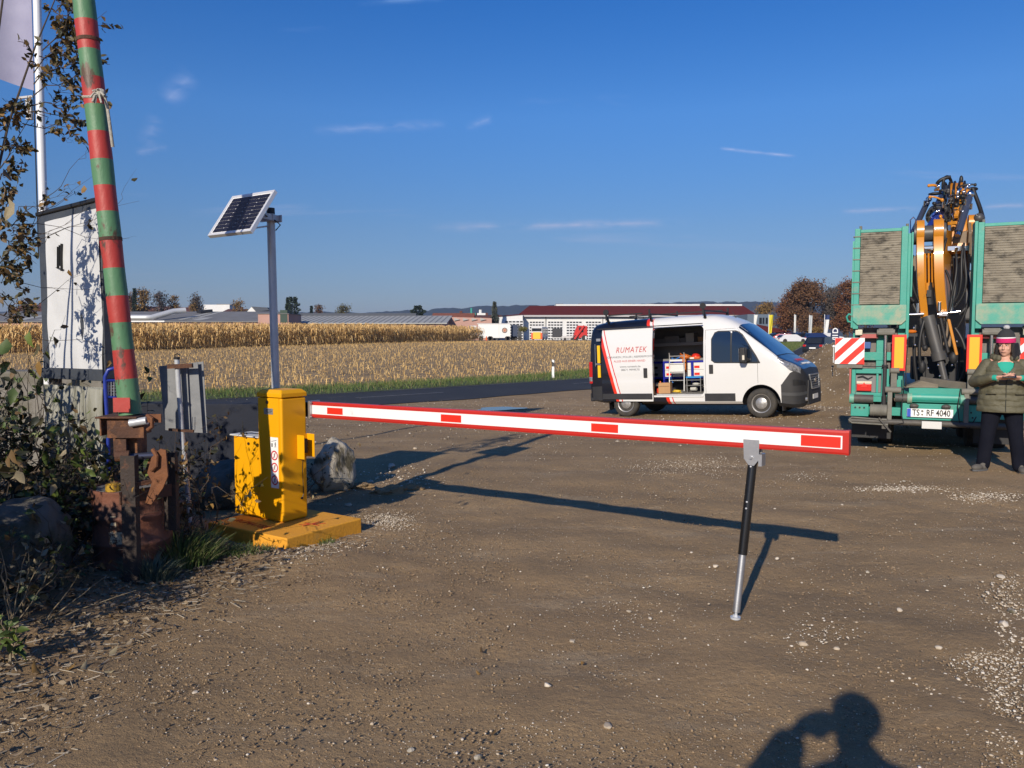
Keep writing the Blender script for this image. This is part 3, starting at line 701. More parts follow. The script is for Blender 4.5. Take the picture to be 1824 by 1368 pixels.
# ================================================================ the old scrapped barrier: striped pole, rusty pivot, oil drum, posts
M_RUST = mat('rusty_steel', (.115, .048, .025), .8, var=(.055, .028, .018), vscale=7, bump=.5, bscale=55, dirt=(.20, .085, .035), dscale=10, dlo=.52, dhi=.64)
M_RUSTDK = mat('dark_rusty_steel', (.05, .034, .026), .75, var=(.028, .021, .018), vscale=6, bump=.35, bscale=50, dirt=(.12, .05, .025), dscale=13, dlo=.58, dhi=.7)
M_RUSTOR = mat('bright_rust', (.22, .085, .030), .8, var=(.12, .045, .02), vscale=9, bump=.4, bscale=60)
M_DRUM = mat('rusty_drum', (.22, .085, .05), .7, var=(.12, .048, .032), vscale=5, bump=.35, bscale=35, dirt=(.06, .03, .022), dscale=5, dlo=.5, dhi=.62)
M_PGREEN = mat('worn_green_paint', (.10, .235, .115), .5, var=(.085, .20, .10), vscale=8, bump=.2, bscale=30, dirt=(.10, .06, .035), dscale=8, dlo=.575, dhi=.62, stretch=(1, 1, .45))
M_PRED = mat('worn_red_paint', (.44, .045, .035), .5, var=(.36, .04, .03), vscale=8, bump=.2, bscale=30, dirt=(.09, .045, .03), dscale=8, dlo=.585, dhi=.63, stretch=(1, 1, .45))
old = thing('old_barrier', 'old barrier pole with red and green bands tilted upright above a rusty pivot', 'old barrier', (-2.55, 5.2, .06))
OB = Vector((-2.55, 5.2, .06))
def W(px, py, d): return P(px, py, d) - OB
b0 = W(232.5, 738, 5.2); b1 = W(149, 0, 5.2); dirv = (b1-b0)/(738-0)
ys_ = [738, 673, 620, 571, 523, 473, 422, 372, 326, 280, 231, 184, 136, 88, 37, -12, -60, -108, -155, -200]
pole = MB(); n = 26
for k in range(len(ys_)-1):
    seg = 4
    for q in range(seg):
        ya, yb = ys_[k] + (ys_[k+1]-ys_[k])*q/seg, ys_[k] + (ys_[k+1]-ys_[k])*(q+1)/seg
        ra, rb = [.0665 + .006*max(0, (t-640)/98) + .0012*math.sin(t*.05) for t in (ya, yb)]
        pole.tube([b0 + dirv*(738-ya), b0 + dirv*(738-yb)], [ra, rb], n, m=k % 2, caps=(k == 0 and q == 0) or (k == len(ys_)-2 and q == seg-1))
pol = pole.build('striped_pole', [M_PGREEN, M_PRED], old, smooth=60)
for f_, rr in ((.43, .0665), (.905, .0665)):
    c0 = b0 + dirv*738*f_; MB().cyl(c0 - dirv*3, c0 + dirv*3, rr+.0035, n=26).build('weld_collar', M_RUST, pol, smooth=40)
pt_ = MB(); c0 = W(217, 722, 5.115); MB().b2(-.055, .055, -.004, .004, -.045, .05).build('red_patch', M_PRED, pol, loc=c0)
# knotted rope
M_ROPE = mat('pale_rope', (.52, .50, .44), .9, var=(.35, .33, .28), vscale=60, bump=.6, bscale=90)
kn = W(178, 166, 5.10); rp = MB(); rr = random.Random(3)
def rope_line(mb, pts, r=.009): mb.tube(pts, r, 6)
for a in range(11):
    an = rr.random()*6.28; q = Vector((math.cos(an)*.045, -.02-.02*rr.random(), math.sin(an)*.045 - .03))
    rope_line(rp, [kn, kn + q*.5 + Vector((0, -.015, .01)), kn + q], .0065)
rp.ell(kn, (.035, .025, .03), 10, 7)
for k in range(1):
    c0 = b0 + dirv*(738-168 + k*6); rp.tube([c0 + Vector((math.cos(a)*.0685, math.sin(a)*.0685, .02*math.sin(a))) for a in [6.29*t/16 for t in range(17)]], .008, 6)
rope_line(rp, [W(183, 160, 5.1), W(191, 190, 5.12), W(196, 225, 5.13), W(201, 262, 5.16)], .010)
rp.build('knotted_rope', M_ROPE, old, smooth=60)
# pivot assembly at the pole foot
pv = MB()
pv.box(W(222, 741, 5.18), (.27, .24, .012)); pv.box(W(224, 762, 5.10), (.24, .012, .135)); pv.box(W(194, 757, 5.22), (.012, .22, .12)); pv.box(W(256, 757, 5.24), (.012, .2, .12))
pv.box(W(232, 785, 5.25), (.16, .14, .20)); pv.box(W(216, 792, 5.12), (.07, .014, .15))
pv.build('pivot_housing', M_RUST, old, bevel=.003)
MB().cyl(W(232, 754, 5.08), W(262, 749, 5.08), .026, n=16).build('pivot_pipe', M_GALV, old, smooth=40)
hk = MB(); hk.tube([W(262, 740, 5.06), W(271, 746, 5.04), W(271, 760, 5.04), W(263, 766, 5.05)], .013, 8); hk.box(W(275, 745, 5.08), (.09, .012, .055)); hk.build('hook', M_RUSTOR, old, smooth=40)
MB().cyl(W(213, 814, 5.12), W(276, 811, 5.2), .022, n=16).build('axle', mat('axle_steel', (.10, .11, .16), .4, .7), old, smooth=40)
MB().cyl(W(206, 813, 5.1), W(231, 812, 5.12), .036, n=16).build('axle_bush', M_RUST, old, smooth=40)
ears = MB()
ears.prism([(0, 0), (.03, .10), (.09, .16), (.125, .15), (.135, -.02), (.10, -.10), (.02, -.21), (-.02, -.20), (.03, -.06)], -.008, .008, lambda a, b, d: W(274, 842, 5.12) + Vector((a-.04, d, b)))
ears.prism([(0, -.04), (.05, .10), (.10, .08), (.08, -.06)], -.008, .008, lambda a, b, d: W(270, 826, 5.22) + Vector((a-.04, d, b)))
ears.tube([W(272, 800, 5.1), W(279, 812, 5.09), W(278, 830, 5.09), W(270, 838, 5.1)], .014, 8)
ears.build('pivot_ear', M_RUSTOR, old)
ps = MB()
def chan(px0, px1, py0, py1, d, dep=.06):
    a, b = W(px0, py0, d), W(px1, py0, d); c = W(px0, py1, d); ps.b2(a.x, b.x, a.y, a.y+.008, c.z-.06, a.z); ps.b2(a.x, a.x+.009, a.y+.008, a.y+dep, c.z-.06, a.z); ps.b2(b.x-.009, b.x, b.y+.008, b.y+dep, c.z-.06, a.z)
chan(213, 239, 812, 1030, 5.06); chan(285, 311, 806, 930, 5.45)
ps.build('steel_post', M_RUSTDK, old, bevel=.003)
cr = MB(); cr.bar(W(213, 888, 5.05), W(305, 872, 5.40), .012, .085); cr.bar(W(239, 862, 5.1), W(278, 856, 5.2), .05, .03); cr.build('cross_plate', M_RUST, old, bevel=.003)
chn = MB()                                            # hanging chain
for k in range(9):
    c = W(290, 890 + 6*k, 5.3); q = Vector((0, 0, .012)); a = Vector((.007, 0, 0)) if k % 2 else Vector((0, .007, 0))
    chn.tube([c + q*math.cos(t) + a*math.sin(t) for t in [6.283*j/8 for j in range(9)]], .003, 5, caps=False)
chn.build('chain', M_RUSTOR, old)
# oil drum standing behind the post
drum = thing('oil_drum', 'rusty oil drum filled with concrete behind the steel post', 'oil drum', (-2.69, 5.50, .04))
prof = [(.255, 0), (.26, .012), (.255, .024)]
for zc_ in (.19, .375): prof += [(.255, zc_-.022), (.264, zc_-.008), (.264, zc_+.008), (.255, zc_+.022)]
prof += [(.253, .535), (.259, .548), (.259, .56), (.247, .562), (.246, .545)]
MB().lathe(prof, 44).build('drum_shell', M_DRUM, drum, smooth=40)
MB().cyl((0, 0, .53), (0, 0, .552), .244, n=32).build('concrete_fill', mat('old_concrete', (.22, .21, .19), .95, var=(.13, .12, .105), vscale=9, bump=.7, bscale=25), drum)
scl = MB(); rs = random.Random(8)                       # flaked pale label
ang = [-1.72 + .42*t/8 for t in range(9)]
vs = [(math.cos(a)*.2575, math.sin(a)*.2575, z_) for z_ in (.17, .29, .40) for a in ang]
keep = [(j*9+i, j*9+i+1, (j+1)*9+i+1, (j+1)*9+i) for j in range(2) for i in range(8) if not (j == 1 and i in (0, 4, 5, 6, 7))]
scl.add(vs, keep).build('flaked_paint', mat('pale_flake', (.5, .42, .28), .8, dirt=(.14, .06, .03), dscale=26, dlo=.5, dhi=.56), drum)
MB().cyl((-.05, -.15, .553), (-.05, -.15, .60), .05, n=16).cyl((-.05, -.152, .60), (-.05, -.152, .606), .03, n=12).build('pulley', mat('pulley_yellow', (.42, .25, .02), .5, dirt=(.1, .06, .03), dscale=30), drum, rot=None)

# ================================================================ tarpaulin signboard, flagpole, blue frame, back of a road sign, concrete wall, boulders
M_TARP = mat('white_tarp', (.62, .635, .64), .55, var=(.53, .54, .545), vscale=3, bump=.18, bscale=7, dirt=(.5, .5, .46), dscale=6, dlo=.64, dhi=.85)
M_TARPDK = mat('dark_tarp', (.035, .042, .055), .5, var=(.06, .068, .08), vscale=6, bump=.25, bscale=14)
TL, TR = P(66, 381, 6.34), P(177, 360, 5.90); u_ = (TR-TL); u_.z = 0; WD = u_.length; u_.normalize()
zb, zt_ = 1.33, 2.66
sg = thing('tarpaulin_board', 'tall board wrapped in white tarpaulin with branches across it', 'sign board', (TL.x, TL.y, gz(TL.x, TL.y)), math.atan2(u_.y, u_.x))
gz0 = gz(TL.x, TL.y); zb -= gz0; zt_ -= gz0
sk = 0.05                                               # the top edge rises to the right
core = MB(); core.add([(0, .004, zb), (WD, .004, zb), (WD, .125, zb), (0, .125, zb), (0, .004, zt_-sk), (WD, .004, zt_), (WD, .125, zt_), (0, .125, zt_-sk)], [(3, 2, 1, 0), (4, 5, 6, 7), (0, 1, 5, 4), (1, 2, 6, 5), (2, 3, 7, 6), (3, 0, 4, 7)])
core.build('frame_wrap', M_TARPDK, sg, bevel=.008)
fp = MB(); nu, nv = 16, 26
vs = [(.112 + (WD-.125)*i/nu, -.004 - .010*mnoise.noise(Vector((i*.35, j*.18, 2))) - .006*math.sin(i*.9+j*.25)*0.5, zb+.075 + (zt_-zb-.13 - sk*(1-i/nu))*j/nv) for j in range(nv+1) for i in range(nu+1)]
fs_ = [(j*(nu+1)+i, j*(nu+1)+i+1, (j+1)*(nu+1)+i+1, (j+1)*(nu+1)+i) for j in range(nv) for i in range(nu)]
fp.add(vs, fs_); sh = fp.build('tarpaulin_sheet', M_TARP, sg, smooth=60)
MB().bar((-.012, .055, zt_-sk+.014), (WD+.005, .055, zt_+.012), .135, .034).build('top_rail', M_BLACK, sg, bevel=.01)
MB().bar((.005, -.009, zb+.03), (WD-.005, -.009, zb+.03), .016, .085).build('bottom_hem', M_TARPDK, sg, bevel=.004)
mk = MB()
for a, b0_, b1_ in ((.30, .85, 1.02), (.325, .87, 1.03), (.35, .83, 1.04)): mk.bar((a, -.016, zb + b0_), (a+.012, -.016, zb+b1_), .018, .004)
mk.bar((.285, -.016, zb+.86), (.37, -.016, zb+.84), .018, .004); mk.build('tape_mark', M_BLACK, sg)
for x_ in (.06, WD-.06): MB().b2(x_-.035, x_+.035, .03, .10, -.2, zb+.01).build('board_post', mat('grey_timber', (.16, .14, .12), .9, var=(.09, .08, .07), vscale=8, bump=.4), sg)
lw = MB(); nu, nv = 14, 14
vs = [(.02 + (WD-.03)*i/nu, -.012 + .03*mnoise.noise(Vector((i*.5, j*.15, 7))), zb - .06 - .80*j/nv - .06*math.sin(i*.5)*j/nv) for j in range(nv+1) for i in range(nu+1)]
lw.add(vs, [(j*(nu+1)+i, j*(nu+1)+i+1, (j+1)*(nu+1)+i+1, (j+1)*(nu+1)+i) for j in range(nv) for i in range(nu)])
lw.build('lower_sheet', mat('grubby_sheet', (.42, .42, .38), .6, var=(.2, .2, .15), vscale=5, bump=.4, bscale=9, dirt=(.10, .10, .06), dscale=3, dlo=.48, dhi=.7, stretch=(2.5, 1, .4)), sg, smooth=60)
# white flagpole with its flag
fp0, fp1 = P(66.5, 0, 8.2), P(77, 360, 8.2); fd = (fp0-fp1)/(fp0.z-fp1.z); fpos = fp1 - fd*fp1.z; fpos.z = gz(fpos.x, fpos.y)
fpl = thing('flagpole', 'white flagpole rising behind the tarpaulin board', 'flagpole', fpos)
lean = fd
MB().tube([lean*t for t in (-.2, 1, 3, 6.2)], [.042, .042, .041, .037], 20).build('pole', mat('white_pole', (.78, .79, .80), .3, .1), fpl, smooth=40)
ky = 1.65 + (600-205)/1400*8.2 - fpos.z
MB().b2(-.10, -.045, -.05, -.01, ky-.1, ky+.1).cyl((-.04, -.055, ky+.02), (-.04, -.055, ky+.10), .012, n=8).bar((-.19, -.04, ky+.11), (-.03, -.04, ky+.13), .02, .02).build('flag_clamp', mat('clamp_grey', (.42, .42, .42), .5), fpl)
MB().tube([lean*t + Vector((-.05, -.02, 0)) for t in (2.2, 3.2, 4.4, 6.0)], .006, 6).build('halyard', M_BLACK, fpl)
flg = tag(bpy.data.objects.new('flag', None), 'white hanging flag coloured as in shade at the top left beside the flagpole', 'flag'); 
bpy.data.objects.remove(flg)
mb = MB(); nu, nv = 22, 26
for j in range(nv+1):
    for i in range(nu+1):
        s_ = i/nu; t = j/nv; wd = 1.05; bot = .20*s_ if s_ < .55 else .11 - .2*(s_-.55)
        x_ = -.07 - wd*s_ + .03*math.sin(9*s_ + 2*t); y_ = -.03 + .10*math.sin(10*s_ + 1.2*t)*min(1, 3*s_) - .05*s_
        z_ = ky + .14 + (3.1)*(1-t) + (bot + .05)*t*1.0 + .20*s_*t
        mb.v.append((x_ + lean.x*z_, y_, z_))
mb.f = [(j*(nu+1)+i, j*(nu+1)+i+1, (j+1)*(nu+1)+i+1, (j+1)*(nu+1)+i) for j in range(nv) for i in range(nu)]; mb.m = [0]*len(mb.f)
fo = mb.build('flag', mat('shade_toned_flag_cloth', (.34, .34, .46), .8, var=(.24, .24, .36), vscale=2, bump=.1, bscale=20), None, smooth=60)  # white cloth, its shade painted in as a lilac grey base colour
fo.location = fpos; tag(fo, 'white flag coloured as in shade hanging in folds from the white flagpole', 'flag')
# blue tubular frame with wire mesh
M_BLUE = mat('blue_frame_paint', (.02, .045, .32), .35, var=(.016, .035, .24), vscale=10)
blu = thing('wire_trolley', 'blue tubular frame with wire mesh behind the striped pole', 'trolley', (-2.95, 5.85, .05))
OBL = Vector((-2.95, 5.85, .05))
def WB(px, py, d): return P(px, py, d) - OBL
MB().tube([WB(194, 838, 5.8), WB(192, 760, 5.8), WB(188, 700, 5.8), WB(187, 672, 5.8), WB(193, 659, 5.8), WB(205, 655, 5.82), WB(219, 659, 5.85), WB(226, 672, 5.9), WB(228, 730, 5.9), WB(229, 842, 5.9)], .014, 10).tube([WB(188, 707, 5.8), WB(228, 710, 5.9)], .012, 8).tube([WB(188, 678, 5.8), WB(227, 678, 5.9)], .012, 8).build('tube_frame', M_BLUE, blu, smooth=50)
wm_ = MB()
for k in range(7): wm_.tube([WB(193 + 5*k, 680, 5.82), WB(193 + 5*k, 706, 5.82)], .0025, 4)
for k in range(6): wm_.tube([WB(190, 682 + 5*k, 5.82), WB(227, 682 + 5*k, 5.9)], .0025, 4)
wm_.build('wire_mesh', M_GALV, blu)
# back of a sheet metal sign on a pipe post
sx0 = Vector((-2.63, 6.42, gz(-2.63, 6.42)))
sb = thing('metal_sign', 'bare metal back of a sign on a bent pipe post', 'sign', sx0)
def WS(px, py, d): return P(px, py, d) - sx0
M_SHEET = mat('grey_sheet_metal', (.24, .25, .26), .55, 0, var=(.15, .16, .17), vscale=5, bump=.12, bscale=12, dirt=(.13, .10, .07), dscale=4, dlo=.6, dhi=.75)
def plate(name, a, b, c, d, dep):
    q = [WS(*a, dep), WS(*b, dep), WS(*c, dep), WS(*d, dep)]; nn = Vector((.1, .004, 0)); nn = Vector((0, .006, 0))
    return MB().add(q + [x_ + nn for x_ in q], [(0, 1, 2, 3), (7, 6, 5, 4), (0, 4, 5, 1), (1, 5, 6, 2), (2, 6, 7, 3), (3, 7, 4, 0)]).build(name, M_SHEET, sb)
plate('sheet', (283, 652), (333, 648), (339, 770), (294, 766), 6.44); plate('sheet', (327, 648), (352, 645), (361, 771), (335, 770), 6.46)
plate('folded_edge', (352, 645), (362, 644), (369, 771), (361, 771), 6.50)
MB().tube([WS(315, 640, 6.38), WS(318, 690, 6.38), WS(325, 780, 6.39), WS(333, 860, 6.40), WS(339, 930, 6.42)], .020, 12).build('pipe_post', M_GALV, sb, smooth=40)
MB().bar(WS(299, 653, 6.36), WS(343, 651, 6.36), .03, .035).bar(WS(301, 765, 6.38), WS(345, 768, 6.38), .025, .02).build('clamp_strap', M_RUST, sb)
MB().cyl(WS(315, 640, 6.38), WS(315, 636, 6.38), .024, n=12).tube([WS(312, 636, 6.38), WS(311, 632, 6.38), WS(316, 630, 6.38), WS(321, 633, 6.38)], .005, 6).build('post_cap', M_BLACK, sb)
# concrete retaining wall behind, the shade on it put into its base colour
M_CONC = mat('shade_toned_concrete', (.017, .021, .034), .9, var=(.012, .015, .025), vscale=1.5, bump=.3, bscale=22, dirt=(.035, .035, .035), dscale=2.5, dlo=.55, dhi=.75)
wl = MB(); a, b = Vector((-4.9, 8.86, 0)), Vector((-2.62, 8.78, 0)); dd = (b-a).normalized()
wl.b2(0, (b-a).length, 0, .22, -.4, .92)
wo_ = wl.build('concrete_wall', M_CONC, None, bevel=.02); wo_.location = (a.x, a.y, -.02); wo_.rotation_euler = (0, 0, math.atan2(dd.y, dd.x)); tag(wo_, 'low concrete wall coloured as in shade between the cabinet and the tarpaulin board', 'wall')
def rock(name, c, r, m, label, seed, parent=None, sub=4, amp=.28, cat='boulder', rot=(0, 0, 0), group=None):
    bm = bmesh.new(); bmesh.ops.create_icosphere(bm, subdivisions=sub, radius=1)
    rs = random.Random(seed); planes = [(Vector((rs.gauss(0, 1), rs.gauss(0, 1), rs.gauss(0, 1))).normalized(), .62 + .3*rs.random()) for _ in range(11)]
    for v_ in bm.verts:
        d = v_.co.normalized(); k = 1.0
        for pn, pd in planes:
            q = d.dot(pn)
            if q > 1e-3: k = min(k, pd/q)
        k *= 1 + amp*.35*mnoise.fractal(d*2.2 + Vector((seed, 0, 0)), 1, 2, 5); v_.co = d*k
        v_.co = Vector((v_.co.x*r[0], v_.co.y*r[1], v_.co.z*r[2]))
    me = bpy.data.meshes.new(name); bm.to_mesh(me); bm.free(); me.materials.append(m)
    me.polygons.foreach_set('use_smooth', [True]*len(me.polygons)); me.set_sharp_from_angle(angle=R(38))
    o = bpy.data.objects.new(name, me); COL.objects.link(o); o.location = c; o.rotation_euler = rot; return tag(o, label, cat, group)
M_ROCK = mat('mossy_limestone', (.50, .46, .38), .92, var=(.30, .25, .17), vscale=5, bump=.9, bscale=16, dirt=(.10, .085, .05), dscale=5, dlo=.50, dhi=.60, stretch=(1.6, 1.6, .8))
M_ROCKDK = mat('dark_stone', (.15, .135, .11), .92, var=(.09, .08, .06), vscale=4, bump=.8, bscale=18, dirt=(.05, .055, .03), dscale=4, dlo=.5, dhi=.65)
gb = G(588, 876); rock('boulder', (gb.x-.01, gb.y+.12, .21), (.27, .25, .36), M_ROCK, 'pale mossy boulder right of the yellow cabinet', 4, rot=(.1, -.12, .5))
rock('boulder', (-2.72, 7.45, .22), (.36, .34, .30), M_ROCKDK, 'brown weedy boulder between the sign post and the battery box', 9, rot=(0, .2, 1.2))
rock('boulder', (-2.45, 7.95, .2), (.30, .27, .27), M_ROCKDK, 'dark round boulder against the concrete wall', 15)
wl2 = MB(); wl2.b2(0, 2.6, 0, .4, -.4, 1.30); w2 = wl2.build('concrete_block', mat('pale_concrete', (.24, .225, .195), .9, var=(.13, .12, .10), vscale=3, bump=.5, bscale=16, dirt=(.13, .12, .08), dscale=3, dlo=.5, dhi=.68), None, bevel=.03); w2.location = (-6.9, 8.5, -.02); tag(w2, 'pale concrete block behind the brambles and the flagpole', 'concrete block')
rock('boulder', (-3.28, 4.95, .27), (.42, .36, .42), M_ROCKDK, 'large dark stone block under the brambles beside the oil drum', 21, rot=(0, .1, .3))
rock('boulder', (-2.98, 6.55, .1), (.3, .26, .2), M_ROCKDK, 'small dark stone behind the oil drum', 33)
# ================================================================ white and navy delivery van with its side door open
M_VWHITE = mat('van_white', (.68, .68, .665), .32, var=(.64, .64, .625), vscale=1.2, coat=.5, dirt=(.55, .5, .42), dscale=2.5, dlo=.72, dhi=.95)
M_NAVY = mat('van_navy', (.007, .009, .022), .3, coat=.6)
M_VBLACK = mat('bumper_plastic', (.016, .0165, .019), .6, var=(.026, .026, .028), vscale=4, dirt=(.10, .09, .075), dscale=6, dlo=.62, dhi=.85)
M_TYRE = mat('tyre_rubber', (.022, .022, .023), .85, var=(.07, .062, .05), vscale=5, bump=.3, bscale=50)
M_RIM = mat('steel_rim', (.46, .46, .46), .4, .6, var=(.34, .33, .31), vscale=14)
M_GLASS = mat('dark_glass', (.010, .016, .028), .04, spec=.8, coat=.6)
M_LAMPG = mat('lamp_glass', (.42, .43, .45), .12, .3, var=(.06, .06, .065), vscale=16, coat=.8)
M_REDLAMP = mat('red_lamp', (.45, .012, .012), .2, coat=.5)
M_CHROME = mat('chrome', (.75, .75, .76), .15, 1.)
M_SEAM = mat('seam', (.02, .02, .02), .7)
M_DARKIN = mat('van_lining', (.20, .20, .20), .8)
def livery(name, off):
    """printed livery: navy tail, red diagonal stripes, then white; object coordinates x and z"""
    m = bpy.data.materials.new(name); m.use_nodes = True; t = m.node_tree; b = t.nodes['Principled BSDF']
    b.inputs['Roughness'].default_value = .3; b.inputs['Coat Weight'].default_value = .5; b.inputs['Coat Roughness'].default_value = .06
    tcn = t.nodes.new('ShaderNodeTexCoord'); sp_ = t.nodes.new('ShaderNodeSeparateXYZ'); t.links.new(tcn.outputs['Object'], sp_.inputs[0])
    def M_(op, a, b_):
        n = t.nodes.new('ShaderNodeMath'); n.operation = op
        for i, q in enumerate((a, b_)):
            if hasattr(q, 'node'): t.links.new(q, n.inputs[i])
            else: n.inputs[i].default_value = q
        return n.outputs[0]
    u_ = M_('ADD', sp_.outputs[0], M_('MULTIPLY', sp_.outputs[2], .28))
    cur = None
    cols = [(-9, (.006, .007, .013)), (off, (.70, .035, .012)), (off+.085, (.68, .68, .665)), (off+.155, (.62, .03, .02)), (off+.182, (.68, .68, .665))]
    for a, c in cols:
        if cur is None: cur = c; continue
        n = t.nodes.new('ShaderNodeMixRGB'); t.links.new(M_('GREATER_THAN', u_, a), n.inputs[0])
        if hasattr(cur, 'node'): t.links.new(cur, n.inputs[1])
        else: n.inputs[1].default_value = (*cur, 1)
        n.inputs[2].default_value = (*c, 1); cur = n.outputs[0]
    t.links.new(cur, b.inputs['Base Color']); return m
M_LIVB, M_LIVD = livery('livery_body', -2.21), livery('livery_door', -3.56)
VZ = -.245
van = thing('delivery_van', 'white and navy delivery van with its sliding side door open', 'van', (6.387, 19.14, VZ), R(-33))
van.rotation_euler = (0, -.046, R(-33))
VM = Matrix.Translation((6.387, 19.14, VZ)) @ Euler((0, -.046, R(-33))).to_matrix().to_4x4()
XS = [-4.47, -4.44, -4.36, -4.1, -3.6, -3.0, -2.2, -1.5, -1.15, -.95, -.75, -.55, -.4, -.2, 0, .15, .28, .4, .55, .7, .82, .90, .95, .975]
ZT = [2.33, 2.38, 2.44, 2.48, 2.50, 2.51, 2.52, 2.52, 2.49, 2.44, 2.36, 2.25, 2.13, 1.955, 1.78, 1.645, 1.52, 1.415, 1.335, 1.27, 1.19, 1.10, .98, .86]
WW = [.95, .985, 1.005, 1.02, 1.025, 1.025, 1.025, 1.025, 1.025, 1.025, 1.025, 1.025, 1.025, 1.025, 1.022, 1.02, 1.01, 1.0, .975, .93, .86, .76, .62, .45]
ZB = [.50, .44, .40, .36, .33, .33, .33, .33, .33, .33, .33, .33, .33, .33, .33, .33, .32, .30, .27, .25, .25, .27, .31, .38]
def sec(x, s):
    """body surface: x along the van, s from 0 (floor centre) to 11 (roof centre); half section -> (y, z)"""
    zt = np.interp(x, XS, ZT); W_ = np.interp(x, XS, WW); zb = np.interp(x, XS, ZB)
    z5 = min(1.35, zt - .07 - .25*max(0, min(1, (zt-1.0)/1.3))); z4 = min(1.05, z5 - .06); z3 = min(.75, z4 - .06); z2 = min(zb+.06, z3-.04)
    h = zt - z5; hw = min(1, h/1.0)
    pts = [(0, zb), (W_-.08, zb), (W_-.015, z2), (W_, z3), (W_, z4), (W_-.012, z5), (W_-.012-.04*hw, z5+.45*h), (W_-.02-.09*hw, z5+.72*h), (W_-.05-.115*hw, z5+.86*h), (W_-.15-.12*hw, z5+.95*h), (W_-.34-.10*hw, z5+.99*h), (0, zt+.02)]
    i = min(int(s), 10); f = s - i; a, b = pts[i], pts[i+1]
    return (a[0] + (b[0]-a[0])*f, a[1] + (b[1]-a[1])*f)
def sidey(x, z):
    lo, hi = 2.0, 10.9
    for _ in range(30):
        m_ = (lo+hi)/2
        if sec(x, m_)[1] < z: lo = m_
        else: hi = m_
    return sec(x, lo)[0]
mb = MB(); NPT = 22
for x_ in XS:
    half = [sec(x_, s_) for s_ in range(12)]
    ringp = [(x_, -y_, z_) for y_, z_ in half] + [(x_, y_, z_) for y_, z_ in half[10:0:-1]]
    mb.v += ringp
for i in range(len(XS)-1):
    for k in range(NPT): mb.f.append((i*NPT+k, i*NPT+(k+1) % NPT, (i+1)*NPT+(k+1) % NPT, (i+1)*NPT+k))
mb.f += [tuple(range(NPT))[::-1], tuple((len(XS)-1)*NPT+k for k in range(NPT))]; mb.m = [0]*len(mb.f)
body = mb.build('body', M_LIVB, van)
def cutter(mbq):
    return mbq.build('cutter', M_DARKIN, van)
def rrect(x0, x1, z0, z1, r, n=5):
    out = []
    for cx_, cz_, a0 in ((x1-r, z1-r, 0), (x0+r, z1-r, 90), (x0+r, z0+r, 180), (x1-r, z0+r, 270)):
        for k in range(n+1): a = R(a0 + 90*k/n); out.append((cx_ + r*math.cos(a), cz_ + r*math.sin(a)))
    return out
cuts = [cutter(MB().prism([(-.93, .56), (.93, .56), (.93, 1.4), (.88, 1.9), (.80, 2.2), (.66, 2.33), (.4, 2.38), (-.4, 2.38), (-.66, 2.33), (-.80, 2.2), (-.88, 1.9), (-.93, 1.4)], -4.3, -1.0, lambda a, b, d: (d, a, b))),
        cutter(MB().prism(rrect(-2.68, -1.36, .54, 2.24, .12), -1.4, -.75, lambda a, b, d: (a, d, b)))]
for x_ in (0, -3.45):
    for s_ in (-1, 1): cuts.append(cutter(MB().cyl((x_, s_*.62, .34), (x_, s_*1.4, .34), .445, n=40)))
for c_ in cuts:
    b_ = body.modifiers.new('b', 'BOOLEAN'); b_.object = c_; b_.operation = 'DIFFERENCE'; b_.solver = 'EXACT'
baked(body)
for c_ in cuts: bpy.data.objects.remove(c_)
body.data.polygons.foreach_set('use_smooth', [True]*len(body.data.polygons)); body.data.set_sharp_from_angle(angle=R(32))
